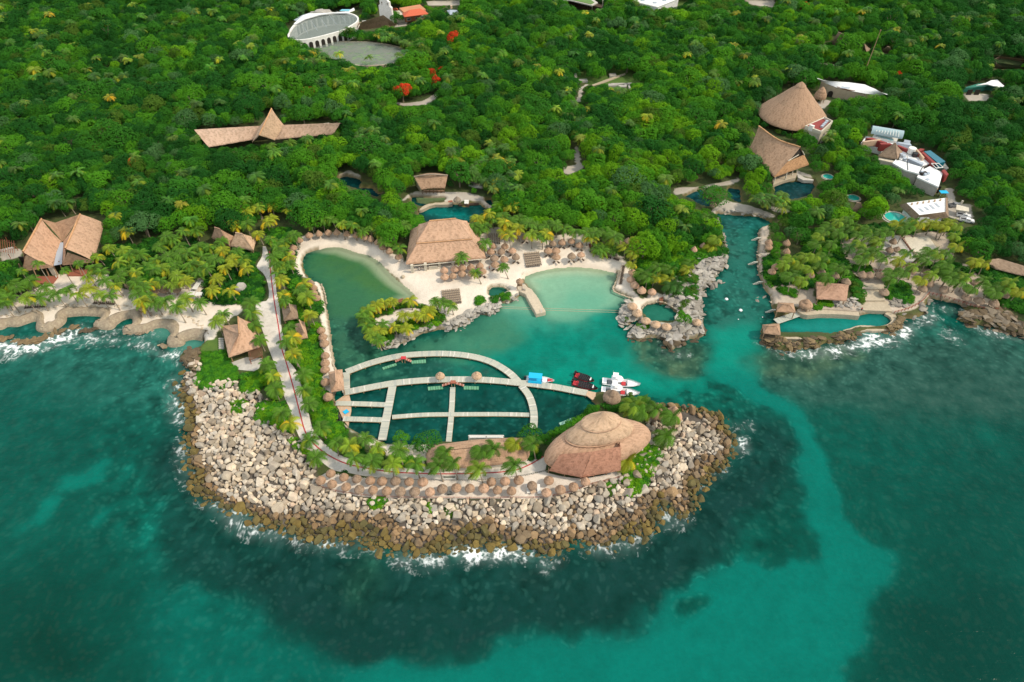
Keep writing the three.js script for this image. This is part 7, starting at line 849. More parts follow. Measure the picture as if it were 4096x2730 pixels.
// ---------------------------------------------------------------- people (small figures on the sand)
const bodyGeo = (() => { const B = [[[0, 1.62, 0.02], [0, 1.7, 0.02], .1, .1], [[0, 1.4, 0], [0, 1.58, 0.01], .06, .055], [[0, 0.98, 0], [0, 1.36, 0], .14, .15], [[-.17, 1.4, 0], [.17, 1.4, 0], .07, .07], [[.2, 1.4, 0], [.27, 1.1, .03], .055, .045], [[.27, 1.1, .03], [.25, .84, .1], .045, .035], [[-.2, 1.4, 0], [-.27, 1.1, -.03], .055, .045], [[-.27, 1.1, -.03], [-.24, .84, .05], .045, .035], [[.09, .95, 0], [.11, .52, .06], .09, .065], [[.11, .52, .06], [.11, .08, -.02], .06, .045], [[.11, .06, -.02], [.12, .04, .14], .04, .035], [[-.09, .95, 0], [-.11, .52, -.02], .09, .065], [[-.11, .52, -.02], [-.11, .08, -.16], .06, .045], [[-.11, .06, -.16], [-.12, .04, 0], .04, .035]];
  const n = 72, mc = new MarchingCubes(n, new THREE.MeshStandardMaterial(), false, false, 60000); mc.isolation = 0; const S = 1.0; for (let k = 0; k < n; k++) for (let j = 0; j < n; j++) for (let i = 0; i < n; i++) { const p = [(i / n * 2 - 1) * S, (j / n * 2 - 1) * S + 0.9, (k / n * 2 - 1) * S]; let d = 9; for (const [a, b, r, q] of B) { const ab = b.map((v, m) => v - a[m]), ap = p.map((v, m) => v - a[m]), h = clamp((ap[0] * ab[0] + ap[1] * ab[1] + ap[2] * ab[2]) / (ab[0] ** 2 + ab[1] ** 2 + ab[2] ** 2), 0, 1), e = Math.hypot(ap[0] - ab[0] * h, ap[1] - ab[1] * h, ap[2] - ab[2] * h) - lerp(r, q, h), kk = 0.03, g = clamp(0.5 + 0.5 * (d - e) / kk, 0, 1); d = lerp(d, e, g) - kk * g * (1 - g); } mc.field[k * n * n + j * n + i] = -d; }
  mc.update(); const c = mc.count, g = new THREE.BufferGeometry(); g.setAttribute('position', new THREE.BufferAttribute(mc.positionArray.slice(0, c * 3), 3)); g.setAttribute('normal', new THREE.BufferAttribute(mc.normalArray.slice(0, c * 3), 3)); g.translate(0, 0.9, 0); return g; })();
function person(f, x, y, turn, shirt, label) { const t = thing('person', label, 'person', Q(f, x, y, 1.5).setY(1.5), turn); part('body', bodyGeo, std(0.32, 0.17, 0.1, 0.8), t); const s = new THREE.LatheGeometry([[0.155, 0.9], [0.18, 1.0], [0.165, 1.2], [0.2, 1.38], [0.1, 1.47], [0.07, 1.5]].map(([a, b]) => new THREE.Vector2(a, b)), 18); s.scale(1.12, 1, 0.85); part('shirt', s, shirt, t); const h = new THREE.SphereGeometry(0.118, 14, 10, 0, 6.3, 0, 1.7); h.translate(0, 1.69, 0.0); part('hair', h, mat.darkwood, t); const p = new THREE.LatheGeometry([[0.19, 0.55], [0.2, 0.8], [0.17, 1.0]].map(([a, b]) => new THREE.Vector2(a, b)), 16); part('shorts', p, shirt === mat.white ? mat.white : mat.dark, t); }
person('e2', 260, 1345, 0.4, mat.white, 'person in white standing by the front pillars of the great palapa'); person('e2', 1193, 1335, 2.0, mat.redc, 'person in red walking on the sand right of the parasols'); person('b1', 677, 990, 1.2, mat.white, 'person in white walking among palms on the left beach'); person('b1', 445, 812, 0.2, mat.white, 'person in white by the pillars of the V-shaped hall'); person('e2', 348, 1318, 0.6, mat.redc, 'person in red at the bar of the great palapa'); person('b4', 880, 1068, 2.6, mat.redc, 'person in red at the corner of the sea pool'); person('e2', 1570, 945, 1.0, mat.redc, 'person in red on the sand behind the parasol cluster'); person('b3', 1385, 1166, 0.3, mat.redc, 'person in red standing at the right end of the ring pool');
// ---------------------------------------------------------------- boulders
function rockGeo(s, detail, ang, flat = 1) { reseed(s); const g = BGU.mergeVertices(new THREE.IcosahedronGeometry(1, detail).deleteAttribute('uv').deleteAttribute('normal')), p = g.attributes.position, cuts = []; for (let i = 0; i < 15; i++) { const v = V(rr(-1, 1), rr(-1, 1), rr(-1, 1)).normalize(); cuts.push([v, rr(ang - 0.12, 0.9)]); } const sx = rr(1.0, 1.45), sz = rr(0.85, 1.1);
  for (let i = 0; i < p.count; i++) { const v = V(p.getX(i), p.getY(i), p.getZ(i)); for (const [n, d] of cuts) { const k = v.dot(n); if (k > d) v.addScaledVector(n, (d - k) * 0.97); } v.multiplyScalar(0.98 + 0.16 * noise3(v.x * 2 + s, v.y * 2, v.z * 2)); p.setXYZ(i, v.x * sx, v.y * 0.82 * flat, v.z * sz); } const uv = new Float32Array(p.count * 2); for (let i = 0; i < p.count; i++) { uv[2 * i] = p.getX(i) + p.getY(i); uv[2 * i + 1] = p.getZ(i) + p.getY(i) * 0.7; } g.setAttribute('uv', new THREE.BufferAttribute(uv, 2)); return BGU.toCreasedNormals(g, 0.42); }
const rockTex = tex(256, 256, (i, j) => { const k = 0.62 + 0.55 * (fbm(i / 256 * 8, j / 256 * 8, 4)) + 0.16 * (noise(i * 0.5, j * 0.5) - 0.5); return [k, k * (0.96 + 0.05 * noise(i * 0.03, j * 0.03)), k * 0.95]; }); rockTex.repeat.set(0.35, 0.35);
const ROCK = [...Array(9).keys()].map((i) => rockGeo(31 + i * 17, 3, 0.5));
const JAG = [...Array(5).keys()].map((i) => rockGeo(331 + i * 23, 3, 0.42, 0.8));
const rockMat = std(1, 1, 1, 0.95, { map: rockTex });
{
  reseed(4242);
  const B = [-110, 110, -180, -50], cellS = 1.0, GW = Math.ceil((B[1] - B[0]) / cellS), GH = Math.ceil((B[3] - B[2]) / cellS), grid = Array.from({ length: GW * GH }, () => []), list = [];
  const rockRaw = GR.fill(ROCKFILL), clearIt = GR.fill(ground('c1 960,430 850,520 1060,640 1200,760 1300,900 1290,960 c2 130,1400 180,1470 400,1530 700,1568 c1 1900,1165 2156,1170 c3 0,1172 300,1172 450,1145 700,1065 945,1005 955,880 1180,700 1160,540 1290,530 1420,530 1600,585 1610,520 1430,465 1000,380 700,900'));
  const zone = (x, z) => { const d = GR.at(landSdf, x, z); if (d < -2.6) return -1; const i = Math.floor((x - GR.x0) * GR.sx), j = Math.floor((z - GR.z0) * GR.sz), o = j * GR.w + i; if (!(rockRaw[o] || (d < 3 && GR.at(rockMask, x, z) > 0.02))) return -1; if (clearIt[o]) return -1; return d; };
  for (const [r0, r1, tries, rim] of [[1.3, 1.7, 1500, 1], [1.0, 1.3, 9000, 1], [0.78, 1.0, 30000, 0], [0.55, 0.78, 60000, 0], [0.36, 0.55, 70000, 0]]) for (let t = 0; t < tries; t++) {
    const x = rr(B[0], B[1]), z = rr(B[2], B[3]), r = rr(r0, r1), d = zone(x, z); if (d === -1 || (d < -0.5 && rnd() < 0.35)) continue; if (rim && rnd() < 0.55) continue;
    const gi = Math.floor((x - B[0]) / cellS), gj = Math.floor((z - B[2]) / cellS); let ok = true;
    for (let j = Math.max(0, gj - 3); ok && j <= Math.min(GH - 1, gj + 3); j++) for (let i = Math.max(0, gi - 3); ok && i <= Math.min(GW - 1, gi + 3); i++) for (const q of grid[j * GW + i]) if (Math.hypot(q.x - x, q.z - z) < 0.66 * (q.r + r)) { ok = false; break; }
    if (!ok) continue; const it = { x, z, r, d }; grid[gj * GW + gi].push(it); list.push(it);
  }
  for (const b of list) { b.y = Math.max(heightAt(b.x, b.z), -0.9) + b.r * rr(0.12, 0.5); b.dd = b.d + (fbm(b.x * 0.12, b.z * 0.12, 3) - 0.5) * 9 + rr(-0.8, 0.8); const side = sm(-52, -66, b.x) * sm(-92, -104, b.z); b.zone = b.dd < 2.2 - side ? 2 : b.dd < 5.2 - 2.4 * side ? 1 : 0; const v = rr(0.66, 1.26), w = rr(-1, 1); b.c = b.zone === 0 ? [0.56 * v + 0.03 * w, 0.49 * v, 0.395 * v - 0.03 * w] : b.zone === 1 ? [0.235 * v + 0.05 * w, 0.165 * v + 0.02 * w, 0.095 * v] : [0.135 * v + 0.04 * w, 0.105 * v + 0.02 * w, 0.032 * v]; if (b.zone === 0 && rnd() < 0.12) b.c = [0.52 * v, 0.4 * v, 0.3 * v]; if (b.zone === 0 && rnd() < 0.2) b.c = b.c.map((k) => k * 0.72); const p = toPx(V(b.x, b.y, b.z)); b.size = b.r / p[2]; }
  console.log('boulders', list.length);
  list.sort((a, b) => b.size - a.size);
  const mats = [[], [], []]; for (let k = 0; k < 3; k++) for (let i = 0; i < 7; i++) { const s = list.filter((b) => b.zone === k)[i * 11 + 5] ?? list[0]; mats[k].push(std(...s.c, 0.95, { map: rockTex })); }
  const L = ['pale limestone boulder in the dry upper rubble of the breakwater', 'brown stained boulder in the middle belt of the breakwater', 'olive weed-covered boulder at the waterline of the breakwater'], Gn = ['pale boulders of the breakwater', 'brown boulders of the breakwater', 'olive boulders at the waterline'], inst = ROCK.map(() => []), eul = new THREE.Euler(), q = new THREE.Quaternion();
  list.forEach((b, i) => { const k = Math.floor(rnd() * ROCK.length); eul.set(rr(-0.7, 0.7), rr(0, 6.28), rr(-0.7, 0.7)); const s = V(b.r * rr(0.95, 1.35), b.r * rr(0.9, 1.3), b.r * rr(0.95, 1.25));
    if (i < 300) { const m = new THREE.Mesh(ROCK[k], mats[b.zone][Math.floor(rnd() * 7)]); m.name = numbered('boulder'); m.position.set(b.x, b.y, b.z); m.rotation.copy(eul); m.scale.copy(s); m.castShadow = m.receiveShadow = true; scene.add(m); tag(m, L[b.zone], 'boulder', Gn[b.zone]); }
    else inst[k].push([new THREE.Matrix4().compose(V(b.x, b.y, b.z), q.setFromEuler(eul).clone(), s), b.c]); });
  instanced('boulder_field', inst, ROCK, rockMat, 'field of smaller boulders covering the breakwater slope');
}
function instanced(name, lists, geos, m, label) { const g = new THREE.Group(); g.name = numbered(name); tag(g, label, null, null, 'stuff'); scene.add(g); lists.forEach((l, k) => { if (!l.length) return; const im = new THREE.InstancedMesh(geos[k], m, l.length); im.name = name.replace(/s$/, '') + '_mass'; l.forEach(([mx, c], i) => { im.setMatrixAt(i, mx); im.setColorAt(i, new THREE.Color().setRGB(...c)); }); im.castShadow = im.receiveShadow = true; im.userData.kind = 'stuff'; g.add(im); }); return g; }
function scatter(poly, n, fn, seed0 = 5) { reseed(seed0); let x0 = 1e9, x1 = -1e9, z0 = 1e9, z1 = -1e9; for (const [x, z] of poly) { x0 = Math.min(x0, x); x1 = Math.max(x1, x); z0 = Math.min(z0, z); z1 = Math.max(z1, z); } const inside = (x, z) => { let c = false; for (let i = 0, j = poly.length - 1; i < poly.length; j = i++) { const [a, b] = poly[i], [d, e] = poly[j]; if ((b > z) !== (e > z) && x < (d - a) * (z - b) / (e - b) + a) c = !c; } return c; }; let k = 0, t = 0; while (k < n && t++ < n * 30) { const x = rr(x0, x1), z = rr(z0, z1); if (inside(x, z)) { fn(x, z); k++; } } }
{ // grey limestone of headland and islet, brown reef ledges, embankment stones
  const grey = JAG.map(() => []), brown = JAG.map(() => []), path = JAG.map(() => []), e = new THREE.Euler(), q = new THREE.Quaternion();
  const put = (L, x, z, r, c, flat = 0.7, lift = 0.1, tilt = 0.35) => { e.set(rr(-tilt, tilt), rr(0, 6.28), rr(-tilt, tilt)); const v = rr(0.75, 1.15); L[Math.floor(rnd() * 5)].push([new THREE.Matrix4().compose(V(x, Math.max(heightAt(x, z), -0.7) + r * lift, z), q.setFromEuler(e).clone(), V(r * rr(0.8, 1.4), r * flat * rr(0.7, 1.2), r * rr(0.8, 1.3))), c.map((k) => k * v)]); };
  const G = [0.4, 0.38, 0.345], G2 = [0.29, 0.27, 0.235], BR = [0.2, 0.145, 0.075], DB = [0.10, 0.075, 0.045];
  const edge = (s, step, r0, r1, c, flat, L = grey, off = 0) => { reseed(s.length * 7); const K = smoothLine(ground(s, 0.5), 5); for (let i = 0; i + 1 < K.length; i++) { const a = K[i], b = K[i + 1], n = Math.max(1, Math.round(Math.hypot(b[0] - a[0], b[1] - a[1]) / step)); for (let k = 0; k < n; k++) put(L, lerp(a[0], b[0], k / n) + rr(-0.7, 0.7), lerp(a[1], b[1], k / n) + rr(-0.7, 0.7) + off, rr(r0, r1), c, flat, L === brown ? 0.75 : 0.1); } };
  edge('b2 890,1185 940,1250 990,1325 1080,1362 1150,1335 1260,1295 1340,1245 1480,1205 1560,1215 1680,1175 1740,1125 1800,1085 1880,1095 1945,1065 1952,1010', 0.8, 0.7, 1.5, G, 0.8); edge('b2 960,1230 1010,1300 1080,1345 1160,1310 1260,1270 1350,1220 1480,1180 1600,1170 1720,1120 1800,1060 1900,1040', 1.0, 0.6, 1.3, G, 0.8); edge('b2 1960,1003 2030,1005 2090,1000 b3 110,990 160,935 200,915 170,880', 0.8, 0.6, 1.2, G, 0.8);
  scatter(ground('b2 1560,1150 1700,1080 1850,1020 1940,1010 1940,1070 1850,1080 1700,1160 1580,1200'), 110, (x, z) => put(grey, x, z, rr(0.4, 1.3), G, 0.7), 61);
  scatter(ground('b3 1280,980 1330,880 1400,790 1500,680 1620,640 1700,600 1780,560 1780,700 1700,790 1640,870 1600,920 1580,1000 1590,1200 1590,1260 1400,1320 1310,1310 1180,1260 1020,1270 1020,1220 1090,1180 1350,1190 1400,1120 1380,1060'), 420, (x, z) => put(grey, x, z, rr(0.5, 1.9), rnd() < 0.65 ? G : G2, 0.6, 0.05, 0.5), 62);
  scatter(ground('b3 965,1000 1040,980 1060,1060 1100,1110 1050,1150 985,1185 950,1150 945,1085'), 40, (x, z) => put(grey, x, z, rr(0.7, 2.0), G, 0.6, 0.05), 63);
  edge('b3 1000,1275 1100,1305 1180,1275 1280,1292 1315,1340 1345,1385 1400,1325 1480,1290 1595,1265 1600,1190', 0.7, 0.7, 1.7, DB, 0.9); edge('b3 1575,1110 1570,1000 1588,930 1612,880 1570,800', 0.8, 0.7, 1.6, G2, 0.9); edge('b3 1600,1150 1640,1080 1650,1020 1600,960', 1.0, 0.6, 1.2, DB, 0.8); edge('b3 1590,830 1640,880 1700,795 1780,700 1782,640 1760,520 1725,420 1695,330', 0.9, 0.5, 1.3, G2, 0.8); edge('b3 885,905 950,942 1045,975', 0.8, 0.4, 0.8, G, 0.8);
  for (const [x, y, r] of [[1690, 870, 1.8], [1730, 850, 1.2], [1660, 890, 1.3], [1750, 845, .8]]) { const p = Q('b3', x, y, 0); put(grey, p.x, p.z, r, G2, 0.9, 0.7); }
  edge('b3 1700,300 1770,295 1900,310 2040,322 2120,365', 0.9, 0.5, 1.1, G, 0.8);
  edge('b4 78,430 70,535 62,650 74,770 115,880 160,950 178,1015', 0.7, 0.4, 0.9, [0.4, 0.34, 0.27], 0.7); edge('b4 110,560 100,650 110,760 135,860', 0.8, 0.3, 0.7, [0.4, 0.34, 0.27], 0.6);
  // right reef
  scatter(ground('b4 100,1230 200,1270 420,1280 640,1275 760,1240 830,1220 900,1225 880,1260 700,1310 600,1315 520,1345 400,1358 300,1380 200,1352 120,1315'), 260, (x, z) => put(brown, x, z, rr(0.4, 1.4), rnd() < 0.5 ? BR : DB, 0.5, 0.25), 64); scatter(ground('b4 1000,1215 1150,1225 1210,1160 1215,1115 1180,1120 1150,1180 1060,1205'), 60, (x, z) => put(brown, x, z, rr(0.5, 1.4), BR, 0.6, 0.3), 65);
  edge('b4 1215,1115 1275,1125 1390,1088 1345,1042 1400,1012 1412,965', 0.8, 0.6, 1.5, G2, 0.9); edge('b4 1410,965 1520,985 1650,1015 1705,1062', 0.7, 0.5, 1.2, [0.2, 0.165, 0.12], 0.9); scatter(ground('b4 1690,1060 1850,1080 1950,1040 2000,1040 2100,1100 2156,1150 2156,1268 2000,1230 1900,1185 1750,1175 1640,1130'), 110, (x, z) => put(grey, x, z, rr(0.7, 2.0), rnd() < 0.4 ? [0.22, 0.185, 0.14] : DB.map((k) => k * 1.4), 0.7, 0.15), 66); edge('b4 1630,1130 1750,1180 1900,1190 2000,1232 2156,1270', 0.8, 0.8, 1.8, DB, 0.8);
  scatter(ground('b4 20,920 160,940 200,990 170,1010 60,980'), 16, (x, z) => put(grey, x, z, rr(0.4, 1.0), G2, 0.8, 0.5), 68); scatter(ground('b4 790,960 880,960 880,1060 760,1050 640,1020'), 40, (x, z) => put(grey, x, z, rr(0.4, 1.6), G, 0.8, 0.3), 69); scatter(ground('b4 1110,960 1230,980 1240,1030 1130,1050'), 26, (x, z) => put(grey, x, z, rr(0.6, 1.6), G2, 0.8, 0.3), 70);
  // left shore: ledges and embankment
  for (const s of ['b1 0,1285 60,1280 150,1300 250,1290 420,1240 560,1195 620,1180', 'b1 170,1305 300,1290 430,1240']) edge(s, 0.7, 0.6, 1.5, BR, 0.55, brown, 0); edge('b1 640,1215 720,1200 760,1190', 0.8, 0.6, 1.3, DB, 0.6, brown); edge('b1 980,1230 1100,1235 1200,1210', 0.9, 0.6, 1.3, [0.3, 0.24, 0.17], 0.6, brown); for (const [x, y, r] of [[1295, 1345, 2.0], [1270, 1330, 1.2], [1350, 1282, 0.9]]) { const p = Q('b1', x, y, 0); put(brown, p.x, p.z, r, [0.3, 0.24, 0.16], 0.7, 0.4); }
  scatter(ground('b1 1400,1410 1480,1380 1560,1390 1590,1440 1500,1510 1420,1450'), 46, (x, z) => put(brown, x, z, rr(0.6, 1.5), DB.map((k) => k * 1.5), 0.8, 0.4), 71);
  const S = [0.5, 0.41, 0.3]; edge('b1 20,1120 130,1110 300,1075 480,1045 650,1045 820,1062 1000,1045 1080,1085 1250,1120 1380,1112 1480,1130 1580,1205 1640,1270', 0.7, 0.3, 0.6, [0.6, 0.5, 0.38], 0.7, path); edge('b1 305,1190 350,1215 430,1198 488,1155', 0.8, 0.4, 0.9, S, 0.6, path);
  { // sloping stone facing of the curved embankment
    const n = 35, A = smoothLine(COAST.slice(0, n), 4), pos = [], uv = [], idx = [], t = thing('stone_embankment', 'curving tan stone embankment that edges the left beach above the rock pools', 'embankment'); let run = 0;
    A.forEach((p, i) => { const u = A[Math.max(0, i - 2)], v = A[Math.min(A.length - 1, i + 2)], l = Math.hypot(v[0] - u[0], v[1] - u[1]) || 1, nx = (v[1] - u[1]) / l, nz = -(v[0] - u[0]) / l; if (i) run += Math.hypot(p[0] - A[i - 1][0], p[1] - A[i - 1][1]); const w = 1.3 + 0.8 * noise(i * 0.13, 3); [[-1.4, -1.2], [-0.8, 0.5], [-0.2, 1.4], [0.8, 2.15], [w, 2.25], [w + 0.9, 1.3]].forEach(([o, y], j) => { const k = 0.6 * (noise(i * 0.35 + j * 9, j) - 0.5); pos.push(p[0] + nx * (o + k), y + k, p[1] + nz * (o + k)); uv.push(run, j * 1.1); }); if (i) for (let j = 0; j < 5; j++) { const q = (i - 1) * 6 + j; idx.push(q, q + 1, q + 6, q + 1, q + 7, q + 6); } });
    const g = new THREE.BufferGeometry(); g.setAttribute('position', new THREE.Float32BufferAttribute(pos, 3)); g.setAttribute('uv', new THREE.Float32BufferAttribute(uv, 2)); g.setIndex(idx); g.computeVertexNormals(); part('facing', g, std(0.36, 0.3, 0.22, 0.95, { map: rockTex, bumpMap: rockTex, bumpScale: 0.25 }), t); }
  instanced('limestone_outcrops', grey, JAG, rockMat, 'grey pitted limestone along headland, islet and channel'); instanced('reef_rocks', brown, JAG, rockMat, 'brown weedy reef rocks breaking the surf'); instanced('embankment_stones', path, JAG, rockMat, 'tan stones of the curved embankment along the left beach');
}
// ---------------------------------------------------------------- vegetation
const VW = 1024, VH = 683, vis = new Uint8Array(VW * VH); // what the photograph shows clear of leaves
{ const R = new Ras(0, 4096, 0, 2732, VW, VH); for (const v of VIS) R.fill(v.length > 6 ? v : hull(v), vis);
  for (const k of ['sand', 'earth', 'pave', 'lawn']) for (const s of COVERS[k].slice(0, k === 'lawn' ? 0 : 99)) R.fill(trace(s), vis); for (const k in HOLES) R.fill(HOLES[k].map(([x, z]) => toPx(V(x, 0.3, z))), vis); }
const isVis = (p) => { const i = Math.round(p[0] / 4), j = Math.round(p[1] / 4); return i >= 0 && j >= 0 && i < VW && j < VH && vis[j * VW + i]; };
const solid = new Uint8Array(GR.w * GR.h); for (const s of SOLID) GR.fill(s.length > 5 ? s : hull(s), solid); for (const k of ['sandMask', 'earthMask', 'paveMask']) for (let i = 0; i < solid.length; i++) if (COVER[k][i]) solid[i] = 1; const NOFOREST = GR.fill(ground('ov 598,500 690,505 705,640 770,850 800,905 880,1010 1250,1015 1370,925 1500,915 1720,960 1620,1270 380,1270 390,770 500,735 585,690')); for (const s of ['b1 800,600 1000,540 1300,470 1600,540 2000,570 2080,700 2110,1010 1580,1020 1480,840 860,800 780,700', 'b2 840,980 1300,980 1580,1060 1580,1260 1080,1400 850,1180', 'b4 480,420 1080,370 1640,330 1720,470 1660,600 1760,700 2300,780 2300,1300 100,1250 230,860 260,660 430,600', 'b3 1080,700 1300,690 1480,650 1500,700 1380,820 1280,980 1080,900']) GR.fill(ground(s, 2), NOFOREST); const pathVis = new Uint8Array(VW * VH); { const R = new Ras(0, 4096, 0, 2732, VW, VH); for (const p of PATHS) R.fill(p, pathVis); } const onPath = (p) => { const i = Math.round(p[0] / 4), j = Math.round(p[1] / 4); return i >= 0 && j >= 0 && i < VW && j < VH && pathVis[j * VW + i]; };
const rockRaw2 = GR.fill(ROCKFILL); const headRaw = GR.fill(HEAD);
const blocked = (x, z) => { const i = Math.floor((x - GR.x0) * GR.sx), j = Math.floor((z - GR.z0) * GR.sz); return i >= 0 && j >= 0 && i < GR.w && j < GR.h && solid[j * GR.w + i]; };
function crownGeo(s, o) { // many leaf-sized faces on lumpy lobes
  reseed(s); const pos = [], lobes = []; for (let i = 0; i < o.lobes; i++) { const a = i * 2.4 + rr(-0.5, 0.5), d = Math.sqrt((i + 0.3) / o.lobes) * 0.68; lobes.push([V(Math.cos(a) * d, rr(0.15, 0.55) - d * 0.35, Math.sin(a) * d), rr(0.3, 0.46)]); }
  for (let n = 0; n < o.leaves; n++) { const [c, r] = lobes[Math.floor(rnd() * lobes.length)]; const y = rr(-0.35, 1), a = rr(0, 6.2832), q = Math.sqrt(1 - y * y), dir = V(q * Math.cos(a), y, q * Math.sin(a)), lump = 0.82 + 0.3 * noise3(dir.x * 3 + s, dir.y * 3 + c.x * 5, dir.z * 3), p = c.clone().addScaledVector(dir, r * lump * rr(0.86, 1.04)); if (lobes.some(([e, f]) => e !== c && p.distanceTo(e) < f * 0.72)) continue;
    const nn = dir.clone().add(V(rr(-1, 1), rr(-0.4, 1.1), rr(-1, 1)).multiplyScalar(0.62)).normalize(), t = V(rr(-1, 1), rr(-1, 1), rr(-1, 1)).cross(nn).normalize(), b = nn.clone().cross(t), h = o.size * rr(0.65, 1.35), w = h * rr(0.5, 0.85);
    const A = p.clone().addScaledVector(t, -h), B = p.clone().addScaledVector(b, w).addScaledVector(nn, -h * 0.15), C = p.clone().addScaledVector(t, h), D = p.clone().addScaledVector(b, -w).addScaledVector(nn, -h * 0.15); for (const v of [A, B, C, A, C, D]) pos.push(v.x, v.y, v.z); }
  const g = new THREE.BufferGeometry(); g.setAttribute('position', new THREE.Float32BufferAttribute(pos, 3)); g.computeVertexNormals(); return g;
}
const CROWN = [crownGeo(11, { lobes: 11, leaves: 2900, size: 0.052 }), crownGeo(23, { lobes: 16, leaves: 3200, size: 0.048 }), crownGeo(37, { lobes: 8, leaves: 2600, size: 0.056 }), crownGeo(53, { lobes: 22, leaves: 3400, size: 0.045 })];
const leafMat = (r, g, b) => new THREE.MeshPhysicalMaterial({ color: new THREE.Color().setRGB(r, g, b), roughness: 0.9, transmission: 0.3, thickness: 0, specularIntensity: 0.1, side: THREE.DoubleSide });
const TINT = { bright: [0.07, 0.245, 0.013], mid: [0.038, 0.17, 0.015], dark: [0.018, 0.105, 0.014], grey: [0.065, 0.17, 0.05], olive: [0.075, 0.16, 0.018], lime: [0.13, 0.32, 0.01] };
const LM = {}; for (const k in TINT) LM[k] = leafMat(...TINT[k]);
const whiteLeaf = leafMat(1, 1, 1), barkMat = std(0.2, 0.16, 0.12, 0.95), trunkGeo = (() => { const c = new THREE.CatmullRomCurve3([V(0, -0.6, 0), V(0.05, 1.2, 0.03), V(-0.06, 2.4, 0.05), V(0.1, 3.6, 0)]); const g = new THREE.TubeGeometry(c, 8, 0.22, 7); const b = []; for (let i = 0; i < 5; i++) { const a = i * 1.26; b.push(rod(V(0, 2.5 + i * 0.15, 0), V(Math.cos(a) * 1.6, 4.6 + (i % 2) * 0.5, Math.sin(a) * 1.6), 0.12, 0.05, 5)); } return merge([g, ...b]); })();
function fits(x, z, h, r) { // the whole crown stays off what the photograph shows open
  const test = (dx, y, dz) => isVis(toPx(V(x + dx, 1.5 + y, z + dz))); const k = 0.8; return !(test(0, h, 0) || test(-r * k, h * 0.62, 0) || test(r * k, h * 0.62, 0) || test(0, h * 0.5, r * k) || test(r * 0.6, h * 0.85, 0) || test(-r * 0.6, h * 0.85, 0) || test(0, h * 0.9, -r * 0.6) || test(-r * 0.4, h * 0.4, r * k) || test(r * 0.4, h * 0.4, r * k) || test(-r * 0.4, h * 0.98, 0) || test(r * 0.4, h * 0.98, 0) || test(0, h * 0.75, r * 0.5) || test(-r * k, h * 0.4, 0) || test(r * k, h * 0.4, 0));
}
const forest = CROWN.map(() => []), trees = [];
